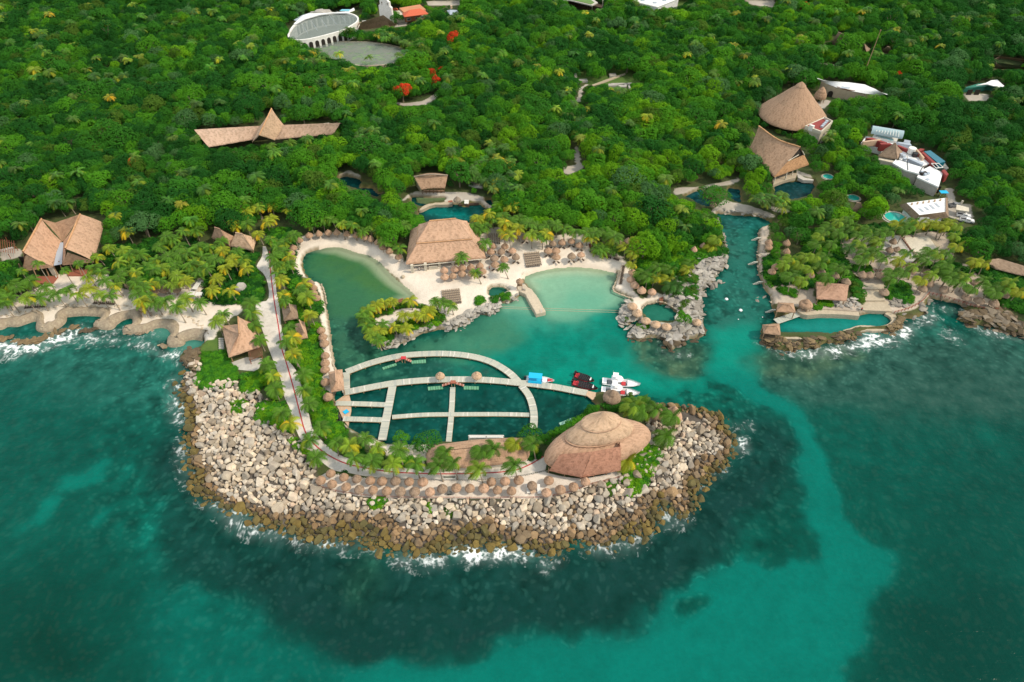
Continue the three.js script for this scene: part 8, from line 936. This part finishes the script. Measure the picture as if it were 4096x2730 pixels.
{
  reseed(777); const S = 3.95;
  for (let z = -575; z < -95; z += S) { const half = 0.76 * (160 / Math.sin(Math.atan2(160, -z)) * 0.98) + 16; for (let x = -Math.min(430, half + 10); x < Math.min(430, half + 10); x += S) {
    const X = x + rr(-1.9, 1.9), Z = z + rr(-1.9, 1.9), d = GR.at(landSdf, X, Z); if (Z > -558 && Math.abs(X) < 378 && d < 2.2) continue; if (Math.abs(X) >= 378 && Z > -230) continue; if (blocked(X, Z)) continue;
    const i = Math.floor((X - GR.x0) * GR.sx), j = Math.floor((Z - GR.z0) * GR.sz), o = j * GR.w + i; if (j >= 0 && i >= 0 && i < GR.w && (rockRaw2[o] || headRaw[o] || NOFOREST[o])) continue;
    const n = fbm(X * 0.022 + 5, Z * 0.022, 3), n2 = 0.5 + 0.75 * (fbm(X * 0.07, Z * 0.07 + 9, 3) - 0.5); const big = rnd() < 0.14 ? 1.3 : 1; let h = (5.2 + 3.4 * n + 3 * (rnd() ** 2) * n2 * 2) * rr(0.72, 1.15) * Math.sqrt(big), r = h * rr(0.29, 0.46) * big; let ok = false; for (let k = 0; k < 4; k++) { if (fits(X, Z, h, r)) { ok = true; break; } h *= 0.68; r *= 0.74; } if (!ok || h < 1.4) continue;
    const pxy = toPx(V(X, h, Z)), fx = pxy[0] / 4096, fy = pxy[1] / 2730;
    // species vary in patches; sunlit centre and darker frame edges painted into the tone
    let q = n2 + rr(-0.27, 0.27) + 0.1 * (fbm(X * 0.2, Z * 0.2, 2) - 0.5); q += 0.22 * Math.exp(-(((fx - 0.55) / 0.25) ** 2) - ((fy - 0.3) / 0.14) ** 2) - 0.2 * sm(0.8, 1, fx) - 0.13 * sm(0.3, 0, fx) * sm(0.35, 0.1, fy); const u = rnd();
    const key = u < 0.05 ? 'grey' : u < 0.1 ? 'olive' : q > 0.8 ? 'lime' : q > 0.6 ? 'bright' : q > 0.4 ? 'mid' : 'dark'; trees.push({ x: X, z: Z, h, r, key, k: Math.floor(rnd() * 4), a: rr(0, 6.28), dep: pxy[2], v: rr(0.82, 1.2) });
  } }
  console.log('trees', trees.length);
  trees.sort((a, b) => a.dep / (a.r + 1) - b.dep / (b.r + 1));
  const say = { lime: 'yellow-green', bright: 'bright green', mid: 'mid-green', dark: 'dark green', grey: 'grey-green', olive: 'olive-green' }, e = new THREE.Euler(), qq = new THREE.Quaternion(); let made = 0;
  for (const t of trees) { const s = toPx(V(t.x, t.h * 0.7, t.z)), inFrame = s[0] > 40 && s[0] < 4056 && s[1] > 30 && s[1] < 2700;
    if (made < 290 && inFrame) { made++; const where = s[0] < 1100 ? 'left of the path' : s[0] < 1700 ? 'between path and great palapa' : s[0] < 2900 ? 'behind the main beach' : 'right of the channel'; const o = thing('broadleaf_tree', `${say[t.key]} broadleaf tree in the dense wood ${where}`, 'tree', V(t.x, 1.4, t.z), t.a, `${say[t.key]} trees of the wood ${where}`); const tr = part('trunk', trunkGeo, barkMat, o); tr.scale.set(t.h / 7, t.h / 7, t.h / 7); const c = part('crown', CROWN[t.k], LM[t.key], o); c.position.y = t.h * 0.55; c.scale.set(t.r * 1.25, t.h * 0.62, t.r * 1.25); }
    else { e.set(rr(-0.14, 0.14), t.a, rr(-0.14, 0.14)); const c = TINT[t.key].map((v) => v * t.v); forest[t.k].push([new THREE.Matrix4().compose(V(t.x, 1.4 + t.h * 0.52, t.z), qq.setFromEuler(e).clone(), V(t.r * rr(1.1, 1.5), t.h * 0.62, t.r * rr(1.1, 1.45))), c]); } }
  instanced('forest_canopy', forest, CROWN, whiteLeaf, 'dense green forest canopy stretching back from the shore');
}
// trees that stand apart, and trees in red flower
function tree(f, x, y, h, r, key, label, k = 1, red) { const c = Q(f, x, y, 1.5 + h * 0.7), o = thing(red ? 'flame_tree' : 'broadleaf_tree', label, 'tree', V(c.x, 1.4, c.z), rr(0, 6)); const tr = part('trunk', trunkGeo, barkMat, o); tr.scale.setScalar(h / 6.5); const cr = part('crown', CROWN[k], LM[key], o); cr.position.y = h * 0.5; cr.scale.set(r * 1.2, h * 0.62, r * 1.2); if (red) { const b = part('blossom', CROWN[(k + 2) % 4], red, o); b.position.y = h * 0.58; b.scale.set(r * 1.15, h * 0.62, r * 1.15); b.rotation.y = 1.3; } return o; }
const redM = leafMat(0.62, 0.06, 0.02);
[['a2', 1192, 695, 'large round tree in red flower in the middle of the forest', 4.6], ['a2', 1425, 572, 'tree in red flower, upper left of a close group of three', 2.6], ['a2', 1460, 632, 'tree in red flower, lowest of a close group of three', 2.8], ['a2', 1505, 556, 'small tree in red flower, right of a close group of three', 2], ['a2', 415, 715, 'tree in red flower above the long low hall, left of two', 2.4], ['a2', 482, 712, 'tree in red flower above the long low hall, right of two', 2.2], ['a2', 1590, 290, 'tree in red flower below the red-tiled house', 4], ['a2', 1632, 512, 'small tree in red flower near tall bare stumps', 2], ['a1', 1490, 830, 'small tree in red flower left of the long low hall', 2.4], ['a1', 1040, 1275, 'small tree in red flower in the dark left forest', 2.2], ['a4', 1175, 592, 'small rust-red tree behind the white crescent roof', 1.8], ['a4', 430, 45, 'rust-red tree at the top edge on the right', 3]].forEach(([f, x, y, l, r], i) => tree(f, x, y, r * 1.3 + 4.4, r, 'mid', l, i % 4, redM));
tree('c2', 905, 1025, 5, 2.6, 'bright', 'light green tree on the inner shore left of two trees by the pens', 0); tree('c2', 1045, 1070, 3.6, 2.0, 'bright', 'small light green tree between two taller trees on the inner shore', 1); tree('c2', 1140, 1030, 5.5, 3.6, 'mid', 'round green tree beside the rounded end of the long oval roof', 3); tree('c2', 2065, 965, 6, 3.2, 'mid', 'bushy tree between the long oval roof and the tip hall', 1);
tree('b3', 1685, 140, 7.5, 6.3, 'mid', 'large round tree standing alone by the bridges at the channel head', 3); tree('c2', 2200, 1020, 3, 1.8, 'mid', 'dark bush-like tree at the left foot of the tip hall', 0); tree('c3', 720, 460, 4, 1.7, 'mid', 'green bushy tree beside the landing hut path', 2); tree('c3', 870, 445, 2.4, 1.6, 'mid', 'low bushy tree directly behind the tip hall', 1); tree('c3', 1120, 385, 3, 1.5, 'bright', 'light green tree between the white boats and the shore huts', 0); tree('c3', 1025, 350, 2.6, 1.2, 'olive', 'thin olive tree just right of the landing hut', 2);
// ---------------------------------------------------------------- shrubs
{
  const SH = [crownGeo(71, { lobes: 7, leaves: 420, size: 0.12 }), crownGeo(83, { lobes: 9, leaves: 480, size: 0.11 })], L = SH.map(() => []), e = new THREE.Euler(), q = new THREE.Quaternion();
  const bushes = (s, n, r0, r1, keys, seed0, chk = true, hh = 0.9) => scatter(ground(s, 2), n, (x, z) => { const r = rr(r0, r1); if (GR.at(landSdf, x, z) < 0.5 || onPath(toPx(V(x, 1.6 + r, z))) || onPath(toPx(V(x + r * 1.35, 1.9, z))) || onPath(toPx(V(x - r * 1.35, 1.9, z)))) return; if (chk && blocked(x, z)) return; e.set(0, rr(0, 6.28), 0); const v = rr(0.8, 1.2), k = keys[Math.floor(rnd() * keys.length)]; L[Math.floor(rnd() * 2)].push([new THREE.Matrix4().compose(V(x, Math.max(1.2, heightAt(x, z)) + r * 0.25, z), q.setFromEuler(e).clone(), V(r * 1.3, r * hh, r * 1.3)), TINT[k].map((c) => c * v)]); }, seed0);
  const HB = ['bright', 'bright', 'mid', 'lime', 'lime'];
  bushes('c1 1150,20 1330,20 1340,200 1360,300 1420,420 1450,500 1520,640 1540,700 1480,690 1400,720 1330,660 1270,560 1240,440 1200,300 1180,180', 420, 0.7, 1.5, HB, 301); bushes('b2 260,900 330,950 420,1130 450,1290 520,1150 560,1090 540,1300 560,1500 330,1568 300,1300 290,1180 240,1000', 330, 0.8, 1.7, HB, 302); bushes('b2 130,430 330,430 380,760 420,880 480,960 560,1010 590,1040 560,1090 470,1060 380,940 250,820 190,640 160,520', 340, 0.9, 2.0, ['mid', 'bright', 'dark'], 303);
  bushes('b2 0,640 90,600 130,690 40,740 100,820 130,985 60,1000 0,1000', 160, 0.9, 1.8, ['mid', 'dark', 'bright'], 304); bushes('c1 400,20 560,10 620,70 690,180 650,270 490,300 380,280 350,200 420,120', 330, 0.6, 1.2, ['bright', 'bright', 'mid'], 305, false, 0.6); bushes('c1 720,200 860,180 900,260 820,330 730,320', 90, 0.8, 1.6, HB, 306, false); bushes('c1 860,430 960,410 1060,520 1100,640 1000,600 900,560 840,530', 110, 0.8, 1.6, HB, 307, false); bushes('c1 890,170 1000,160 1040,260 1080,400 1130,520 1160,640 1090,640 1000,440 930,320', 170, 0.7, 1.5, HB, 308, false); bushes('c1 630,410 740,390 750,450 690,490 630,470', 34, 0.6, 1.2, HB, 309, false); bushes('c1 1090,680 1210,700 1240,780 1330,790 1350,880 1260,850 1140,760', 70, 0.6, 1.3, HB, 310, false);
  bushes('c3 980,860 1100,760 1180,740 1270,820 1240,890 1170,960 1150,1050 1040,1130 990,1080 955,960', 150, 0.7, 1.3, HB, 311, false); bushes('c3 800,1040 910,1040 900,1100 850,1130 820,1090', 26, 0.5, 1.0, ['bright', 'olive'], 312, false); bushes('c3 1260,640 1350,630 1340,690 1280,700', 12, 0.6, 1.1, HB, 313, false); bushes('c3 340,650 480,590 620,530 700,450 770,440 760,480 560,580 340,720', 90, 0.6, 1.3, ['mid', 'bright'], 314, false); bushes('c3 810,430 960,430 1150,380 1160,420 1000,480 850,470', 60, 0.7, 1.4, ['mid', 'dark'], 315, false);
  bushes('d2 300,0 400,-10 395,40 320,50', 30, 0.6, 1.1, HB, 316, false); bushes('d2 690,20 720,10 725,70 700,80', 8, 0.4, 0.8, HB, 317, false); bushes('d2 800,60 880,40 870,100 810,105', 16, 0.4, 0.9, ['olive'], 318, false); bushes('c1 1440,925 1540,950 1530,970 1460,950', 14, 0.5, 0.9, ['dark', 'mid'], 319, false); bushes('c1 1600,930 1670,940 1660,980 1620,980', 8, 0.5, 0.9, ['dark', 'mid'], 320, false); bushes('c2 800,1180 1000,1185 1070,1220 1080,1260 900,1250 780,1230', 80, 0.6, 1.1, ['bright', 'mid'], 321, false); bushes('c2 430,1080 560,1100 570,1180 480,1160 380,1130', 40, 0.6, 1.2, ['mid', 'dark'], 322, false); bushes('c2 660,1140 760,1150 740,1220 680,1220', 24, 0.6, 1.2, ['mid', 'dark'], 323, false); bushes('c2 2030,1160 2150,1130 2140,1200 2040,1210', 24, 0.6, 1.1, ['mid', 'dark'], 324, false);
  bushes('b2 880,1040 960,1090 1130,1000 1280,1000 1400,1020 1500,1080 1540,1110 1500,1160 1360,1190 1240,1220 1100,1300 1080,1340 1000,1290 930,1220 870,1130', 230, 0.6, 1.3, ['bright', 'mid', 'lime', 'olive'], 325); bushes('b2 1770,960 1840,950 1840,1000 1780,1010', 22, 0.6, 1.1, ['bright', 'mid'], 326, false); bushes('b2 1880,960 1950,950 1940,1000 1880,990', 16, 0.6, 1.1, ['mid'], 327, false); bushes('b2 1970,930 2030,920 2030,980 1980,980', 16, 0.6, 1.1, ['mid', 'bright'], 328, false);
  bushes('b3 1080,600 1480,560 1560,600 1500,700 1380,760 1250,760 1160,740 1080,700', 230, 1.0, 2.3, ['bright', 'mid', 'lime'], 329, false); bushes('b3 1080,720 1170,730 1170,880 1080,850', 60, 0.8, 1.6, ['mid', 'dark'], 330, false); bushes('b3 1540,600 1680,560 1770,590 1740,640 1620,650 1550,680', 70, 0.8, 1.8, ['mid', 'bright', 'dark'], 331, false); bushes('b3 1400,790 1560,790 1540,860 1420,840', 40, 0.6, 1.4, ['mid', 'olive'], 332, false); bushes('b3 1450,880 1530,880 1540,980 1460,970', 30, 0.6, 1.3, ['olive', 'mid'], 333, false); bushes('b3 1290,870 1420,850 1400,960 1320,950', 30, 0.6, 1.3, ['mid', 'olive'], 334, false); bushes('b3 1400,1000 1470,1010 1440,1060 1400,1040', 12, 0.5, 1.0, ['olive'], 335, false); bushes('b3 1080,1160 1170,1180 1140,1210 1080,1200', 16, 0.5, 0.9, ['olive', 'bright'], 336, false); bushes('b3 970,1110 1010,1110 1000,1150 970,1150', 6, 0.4, 0.8, ['olive'], 337, false); bushes('b3 1200,740 1330,760 1330,820 1200,800', 30, 0.7, 1.4, ['mid', 'dark'], 341, false); bushes('b3 1480,480 1700,450 1720,560 1560,560', 120, 1, 2.2, ['mid', 'dark', 'bright'], 342, false);
  bushes('b4 130,660 200,640 230,700 220,860 160,860 130,760', 110, 0.8, 1.8, ['mid', 'bright', 'dark'], 338, false); bushes('b4 225,880 360,905 365,950 300,930 230,910', 36, 0.7, 1.3, ['mid', 'bright'], 339, false); bushes('b4 540,965 660,985 650,1025 560,1010', 34, 0.7, 1.2, ['bright', 'lime'], 340, false); bushes('b4 510,1010 570,1030 570,1070 530,1060', 18, 0.5, 1.0, ['bright'], 343, false); bushes('b4 830,715 950,720 960,755 840,750', 40, 0.7, 1.3, ['bright', 'mid'], 344, false); bushes('b4 800,790 880,830 900,900 890,1000 850,980 820,880', 60, 0.8, 1.5, ['mid', 'olive'], 345, false); bushes('b4 1090,840 1230,830 1260,930 1290,970 1240,1010 1180,960 1120,950 1080,980 1070,920', 130, 0.8, 1.6, ['mid', 'dark', 'bright'], 346, false); bushes('b4 1960,960 2156,960 2300,1060 2300,1110 2156,1080 2000,1020', 130, 0.8, 1.6, ['mid', 'dark'], 347, false); bushes('b4 800,700 960,760 830,760', 24, 0.8, 1.4, ['mid'], 348, false); bushes('b1 1600,920 1860,960 1880,1010 1700,1000 1600,960', 120, 0.7, 1.4, ['mid', 'dark', 'bright'], 349, false); bushes('b1 1850,830 2060,780 2100,900 2080,990 1900,1000 1860,950', 140, 0.8, 1.6, ['mid', 'dark'], 350, false); bushes('e2 0,640 230,640 290,700 250,760 130,820 60,860 0,800', 90, 1.2, 2.4, ['bright', 'mid'], 351, false); bushes('b4 1400,690 1620,680 1740,760 1700,830 1540,800 1440,770', 90, 0.8, 1.6, ['dark', 'mid'], 352, false);
  bushes('b1 800,600 1000,540 1300,470 1600,540 2000,570 2060,700 2000,980 1600,1000 1500,830 860,790 790,700', 420, 0.9, 2.1, ['dark', 'mid', 'dark'], 361); bushes('b4 480,430 720,450 730,640 800,760 780,830 520,830 420,900 260,860 230,700 420,620', 300, 0.9, 2.0, ['mid', 'dark', 'bright'], 362); bushes('b4 720,430 1080,380 1640,340 1700,460 1640,600 1590,460 1440,430 1190,460 1080,455 720,490', 220, 0.9, 1.9, ['dark', 'mid'], 363); bushes('b4 1600,660 1760,700 2300,790 2300,1000 1960,950 1850,800 1700,680', 200, 1, 2, ['dark', 'mid'], 364); bushes('b3 1080,700 1300,690 1480,650 1500,700 1380,800 1250,780 1180,860 1080,860', 150, 0.8, 1.7, ['mid', 'dark', 'bright'], 365);
  instanced('shrubbery', L, SH, whiteLeaf, 'green shrubs and low hedges along path, islet and shores');
}
// ---------------------------------------------------------------- palms
function frondGeo(s, n, wind) { reseed(s); let tone = [1, 1, 1]; const pos = [], col = [], tri = (a, b, c) => { for (const v of [a, b, c]) { pos.push(v.x, v.y, v.z); col.push(...tone); } };
  for (let i = 0; i < n; i++) { const a = i * 2.39996 + rr(-0.2, 0.2), up = rr(0.1, 1.0) * (i < n * 0.35 ? 1.15 : 0.75), len = rr(2.9, 3.7), old = up < 0.3 && rnd() < 0.55, vv = rr(0.6, 1.35), dir = V(Math.cos(a), 0, Math.sin(a)), w = V(-1, -0.15, 0.15).multiplyScalar(wind), ptsF = []; tone = old ? [2.6, 1.5, 0.9] : [vv, vv, vv]; let p = V(0, 0, 0), d = dir.clone().multiplyScalar(1).add(V(0, up * 1.5, 0)).normalize(); for (let k = 0; k <= 9; k++) { ptsF.push(p.clone()); d.add(V(0, -0.13 - 0.05 * k * 0.33, 0)).addScaledVector(w, 0.1 + 0.03 * k).normalize(); p = p.clone().addScaledVector(d, len / 9); }
    for (let k = 1; k <= 9; k++) { const A = ptsF[k - 1], B = ptsF[k], t = B.clone().sub(A).normalize(), side = t.clone().cross(V(0, 1, 0)).normalize(), wl = 0.78 * Math.sin(Math.min(1, k / 9 * 0.9 + 0.16) * 2.75) + 0.12; for (const sd of [-1, 1]) for (const f of [0, 0.5]) { const r = A.clone().lerp(B, f), r2 = A.clone().lerp(B, f + 0.5), tip = r.clone().lerp(r2, 0.5).addScaledVector(side, sd * wl).addScaledVector(t, wl * 0.55).add(V(0, -wl * rr(0.3, 0.6), 0)).addScaledVector(w, 0.2); tri(r, r2, tip); } tri(A.clone().addScaledVector(side, 0.05), B.clone().addScaledVector(side, 0.04), A.clone().addScaledVector(side, -0.05)); tri(B.clone().addScaledVector(side, 0.04), B.clone().addScaledVector(side, -0.04), A.clone().addScaledVector(side, -0.05)); } }
  const g = new THREE.BufferGeometry(); g.setAttribute('position', new THREE.Float32BufferAttribute(pos, 3)); g.setAttribute('color', new THREE.Float32BufferAttribute(col, 3)); g.computeVertexNormals(); return g; }
const palmLeaf = (r, g, b) => { const m = leafMat(r, g, b); m.transmission = 0.12; m.vertexColors = true; m.specularIntensity = 0.3; m.roughness = 0.55; return m; };
const FROND = [frondGeo(5, 19, 0), frondGeo(15, 17, 0), frondGeo(25, 20, 0.1)], WINDY = [frondGeo(6, 16, 0.8), frondGeo(16, 17, 0.9)];
const PM = { green: palmLeaf(0.07, 0.17, 0.012), yellow: palmLeaf(0.22, 0.27, 0.014), deep: palmLeaf(0.035, 0.11, 0.014), pale: palmLeaf(0.15, 0.25, 0.016) }, palmBark = std(0.27, 0.225, 0.17, 0.95);
const PTR = [0, 1, 2].map((i) => { const c = new THREE.CatmullRomCurve3([V(0, -0.07, 0), V(0.02 + 0.02 * i, 0.3, 0), V(-0.02 * i, 0.7, 0.01), V(0, 1, 0)]); const g = new THREE.TubeGeometry(c, 10, 1, 7); const p = g.attributes.position; for (let k = 0; k < p.count; k++) { const y = clamp(p.getY(k), 0, 1), q = c.getPoint(clamp((y + 0.07) / 1.07, 0, 1)), r = 0.19 - 0.09 * y + (y < 0.06 ? 0.1 : 0); p.setX(k, q.x + (p.getX(k) - q.x) * r); p.setZ(k, q.z + (p.getZ(k) - q.z) * r); } g.computeVertexNormals(); return g; });
let nPalm = 0;
function palm(f, x, y, o = {}) { const h = o.h ?? rr(5.2, 7.5), c = o.at ?? Q(f, x, y, 1.5 + h), lx = o.lean?.[0] ?? rr(-1.1, 0.6), lz = o.lean?.[1] ?? rr(-0.4, 1.0), bx = c.x - lx, bz = c.z - lz, w = o.wind ?? 0, m = o.m ?? 'green';
  const t = thing('palm_tree', o.label, 'palm tree', V(bx, 1.4, bz), 0, o.group); const tr = part('trunk', PTR[nPalm % 3], palmBark, t); tr.matrixAutoUpdate = true; tr.scale.set(1, Math.hypot(h, lx, lz), 1); tr.quaternion.setFromUnitVectors(V(0, 1, 0), V(lx, h, lz).normalize()); const g = w ? WINDY[nPalm % 2] : FROND[nPalm % 3], cr = part('crown', g, PM[m], t); cr.position.set(lx, h, lz); const s = (o.s ?? 1) * rr(0.92, 1.18); cr.scale.setScalar(s); cr.rotation.y = w ? rr(-0.35, 0.35) : rr(0, 6.28); nPalm++; return t; }
const grove = (f, list, label, group, o = {}) => { for (const s of list.trim().split(/\s+/)) { const [a, k] = s.split(':'), [x, y] = a.split(',').map(Number), m = { y: 'yellow', d: 'deep', p: 'pale', g: 'green' }[k?.[0]] ?? o.m ?? (rnd() < 0.2 ? 'pale' : 'green'); palm(f, x, y, { label: `${{ yellow: 'yellowing', deep: 'dark green', pale: 'pale green', green: 'green' }[m]} palm ${label}`, group: `${m} palms ${group || label}`, ...o, m, ...(k?.[1] ? { h: +k.slice(1) } : {}) }); } };
reseed(909);
grove('c1', '910,110 960,200 975,300 1030,485 1095,575:y 1125,45 1200,190 1205,310 1240,420 1335,610', 'lining the red-lined path on the breakwater', 0, { s: 0.92 });
grove('c1', '1245,705:g4 1300,840:g4 1460,725 1560,745 1690,695 1780,770 1600,840 1740,870 1900,890 2080,890 1950,785', 'along the bend of the breakwater path', 0, { s: 0.95 });
grove('c2', '1300,1140 1235,1260 1370,1235 1600,1290 1620,1130 1730,1110 1925,1065:y 1920,1255 2085,1065', 'before the long oval roof', 0, { wind: 1, s: 1.05, lean: [-0.9, -0.3] });
grove('c3', '1040,435 1110,485 1220,462 1355,520 1300,675:g3 990,870:y3 1090,420', 'around the tip hall', 0, { wind: 1, s: 1.2, lean: [-0.6, 0.2] });
grove('b1', '1750,1090 1690,1145 1960,1000 1970,1080 1990,1180 2030,1290 2090,1480', 'around the gate hut', 0, { lean: [-0.4, 0.2] });
grove('b1', '440,930 530,890 610,930 690,890:y 780,940 860,940 200,960 300,960 60,960 130,880 20,1000 170,850 60,850 -20,900', 'on the left beach near the V-shaped hall', 0, { lean: [-1.2, -0.8] });
grove('b1', '290,690:g13 610,690:g12 500,745:g9 160,750:g9', 'with a tall bare trunk before the V-shaped hall', 0, { s: 0.7, lean: [-0.8, -0.6], m: 'deep' });
grove('b1', '1080,930 1100,980:y 1170,950 1210,1000 1290,980 1380,1030 1450,970 1560,1000 1120,1000', 'standing on the sand of the left beach', 0, { lean: [-0.8, -0.2] });
grove('b1', '930,800 1060,840 1170,850:y 1450,830:y 1660,900:y 1800,900:y 1690,810:y 1760,720:y 1920,730:y 1740,590:y 1850,600 1640,560 1550,560 1350,500 1470,610 1260,730 1140,720 1030,700 850,570 960,590 990,440:y 900,320:y 730,720 790,760 1370,700 1600,700 1850,400:y 1930,380 1920,290:y 1820,360:y 2020,250:y 2120,340:y 1220,660 1320,640 1090,620 1520,680 1560,760 1010,620 930,680 1250,560 1400,560 760,640', 'in the grove behind the left beach', 0, {});
grove('b1', '1150,150:d 430,210:d 520,210:d 1000,250:d 1140,230:d 1430,440 1300,480 1530,430', 'among broadleaf trees behind the left beach', 0, {});
grove('b2', '60,250 165,240:y 300,270:y 130,370:y 60,460:y 480,370 570,345 640,350 720,380 800,390 340,470 940,400 1170,570 1210,390 880,440 1020,440 1060,520', 'round the head of the green lagoon', 0, { s: 0.95 });
grove('b2', '240,820:y 215,560 260,600 180,640 300,640:y 240,720 270,980 420,850:y 440,950 470,1090:y 260,940:y 390,900 300,1200 330,1270:y 330,1400:y 280,1310 160,500 270,520 310,700 220,770 200,700', 'between the path and the green lagoon', 0, { lean: [-0.4, 0.3] });
grove('b2', '1655,640:g7', 'in front of the great palapa roof', 0, { s: 1.05 }); grove('b2', '1770,760:g5 1985,720:g5', 'with a bare leaning trunk on the open sand', 0, { s: 0.75, lean: [-1.8, -0.8], m: 'green' });
grove('b2', '1840,530 1870,300:y 1780,340:y 1820,360 1950,240 1760,400 1840,400 1900,340 1980,320 2040,240:y 2000,370:y 1800,430', 'right of the great palapa roof', 0, {});
grove('b3', '30,440:y 75,470:y 145,410:y 245,460 365,460:y 330,480 590,440 680,450 740,450 830,450 720,490:y 900,480 440,390 500,420 230,380 370,390 30,350:y 80,370 150,340 100,240:y 290,400', 'along the back of the main beach', 0, { lean: [-0.3, -0.2], s: 1.08 });
grove('b3', '770,570 820,560 900,590 800,590 870,560', 'low over the loungers at the beach end', 0, { h: 3.2 }); grove('b3', '980,560:y 1065,510:y 1050,620:y 1040,700:y 1030,600', 'with yellow fronds where beach meets headland', 0, { h: 6, wind: 1, s: 0.9 });
grove('b3', '1120,770 1240,720 1220,800:y 1340,870:d4 1310,820:y4 1400,870:d4 1330,740:g3 1470,740:y3 1490,690:g3 1160,800 1350,840:d3', 'on the headland rocks', 0, { wind: 1, s: 1 }); grove('b3', '1620,330 1700,500 1660,560:y3', 'on the left bank of the channel', 0, { wind: 1 });
grove('b2', '990,1020:y 1050,1000:y 1110,990:y 920,1060 1250,980:y 1450,990 1510,1000 1575,1020 1210,1100:y 1290,1090:y 1350,1100:y 1400,1060:y 1040,1170 1130,1190:y 1010,1220:y 900,1120 910,1180 940,1240 1000,1290 880,1090 970,1270 1220,1200:y 1380,1090:y', 'on the palm islet of the lagoon', 0, { s: 0.85, h: 4.4, lean: [-0.6, -0.2] });
grove('b4', '790,570:d 880,540 920,600 900,660 1000,600 1060,650 1180,670:y 1245,610 1350,640 1430,600 1400,670 1490,620 1550,620 1560,700 860,470 970,480 1020,520 950,640 1000,540', 'on the right-hand plaza', 0, { wind: 1, lean: [0.7, -0.9] });
grove('b4', '1220,760 1290,720 1360,820:y 1440,780 1130,760 1120,810 1600,760 1660,830 1760,890 1850,820 1900,880 2000,880 2120,910:y 1780,680:y 1850,690:y 1640,790 1560,790 1700,800 1940,920 1500,740 1600,820 2050,840', 'right of the broad steps', 0, { wind: 1 });
grove('b4', '330,800 420,830:p 480,740 560,690 600,640 620,800 700,720 750,740 330,650 280,700 400,700 380,780 520,640 440,640 300,760', 'around the reddish pavilion', 0, { wind: 1 });
grove('b4', '700,450 640,400 800,400 560,480 650,540 1180,380:y 1260,400 1340,380:y 1430,380:y 1500,390:y 1580,370:y 1640,400 1620,480 1640,560:y 1220,430 1100,440 1030,450 740,460 780,350 600,440 880,420 940,420 700,370 540,540 1540,400:y 1300,360', 'in the belt of palms behind the plaza', 0, { wind: 1 });
grove('b1', '820,830 900,860 700,640 690,790 1330,730 1410,620 1490,700 1580,640 1690,660 1120,880 1250,830 1350,850 1500,760 1620,730 1390,790 1200,740 1060,760 960,760 1730,520 1900,660 1820,660:y 30,960 100,850 230,830 350,880', 'filling the dense grove behind the left beach', 0, {});
{ // palms among the far trees
  reseed(31337); const L = FROND.map(() => []), e = new THREE.Euler(), q = new THREE.Quaternion(), put = (x, z, h) => { e.set(rr(-0.15, 0.15), rr(0, 6.28), rr(-0.15, 0.15)); const s = rr(0.85, 1.2), u = rnd(), c = u < 0.15 ? [0.2, 0.27, 0.02] : u < 0.5 ? [0.05, 0.13, 0.018] : [0.075, 0.18, 0.018]; L[Math.floor(rnd() * 3)].push([new THREE.Matrix4().compose(V(x, h, z), q.setFromEuler(e).clone(), V(s, s, s)), c.map((k) => k * rr(0.8, 1.2))]); };
  for (const t of trees) if (t.h > 3.5 && rnd() < 0.035) put(t.x + rr(-2, 2), t.z + rr(-2, 2), t.h + 2.2);
  for (const [s, n] of [['a2 1540,1180 2000,1120 2150,1500 1960,1560 1780,1480 1560,1340', 46], ['a2 840,1000 1050,1040 1020,1180 820,1160', 14], ['a2 240,1020 520,1120 560,1300 300,1250', 12], ['a2 380,380 560,420 560,520 380,480', 12], ['a2 980,240 1360,330 1340,420 1180,330 980,310', 20], ['a2 620,540 900,540 860,620 640,600', 12], ['a3 1240,380 1900,330 1900,560 1280,520', 22], ['a3 500,640 660,900 640,1150 480,1000', 14], ['b4 0,180 340,170 340,260 60,250', 14]]) scatter(ground(s, 7), n, (x, z) => { const p = toPx(V(x, 7.2, z)); if (!isVis(p)) put(x, z, rr(6.4, 8.4)); }, n * 7 + 1);
  for (const s of '1190,765 790,715 590,735 540,800 1600,735 1680,690 1300,470 1400,460 1500,480 1560,520 1650,560 1750,600 340,680 430,690 1380,520'.split(' ')) { const [x, y] = s.split(',').map(Number), p = Q('e5', x, y, 8.5); put(p.x, p.z, 8.5); }
  instanced('forest_palms', L, FROND, palmLeaf(1, 1, 1), 'feathery palm heads rising among the forest crowns');
}
console.log('palms', nPalm);
renderer.render(scene, camera);
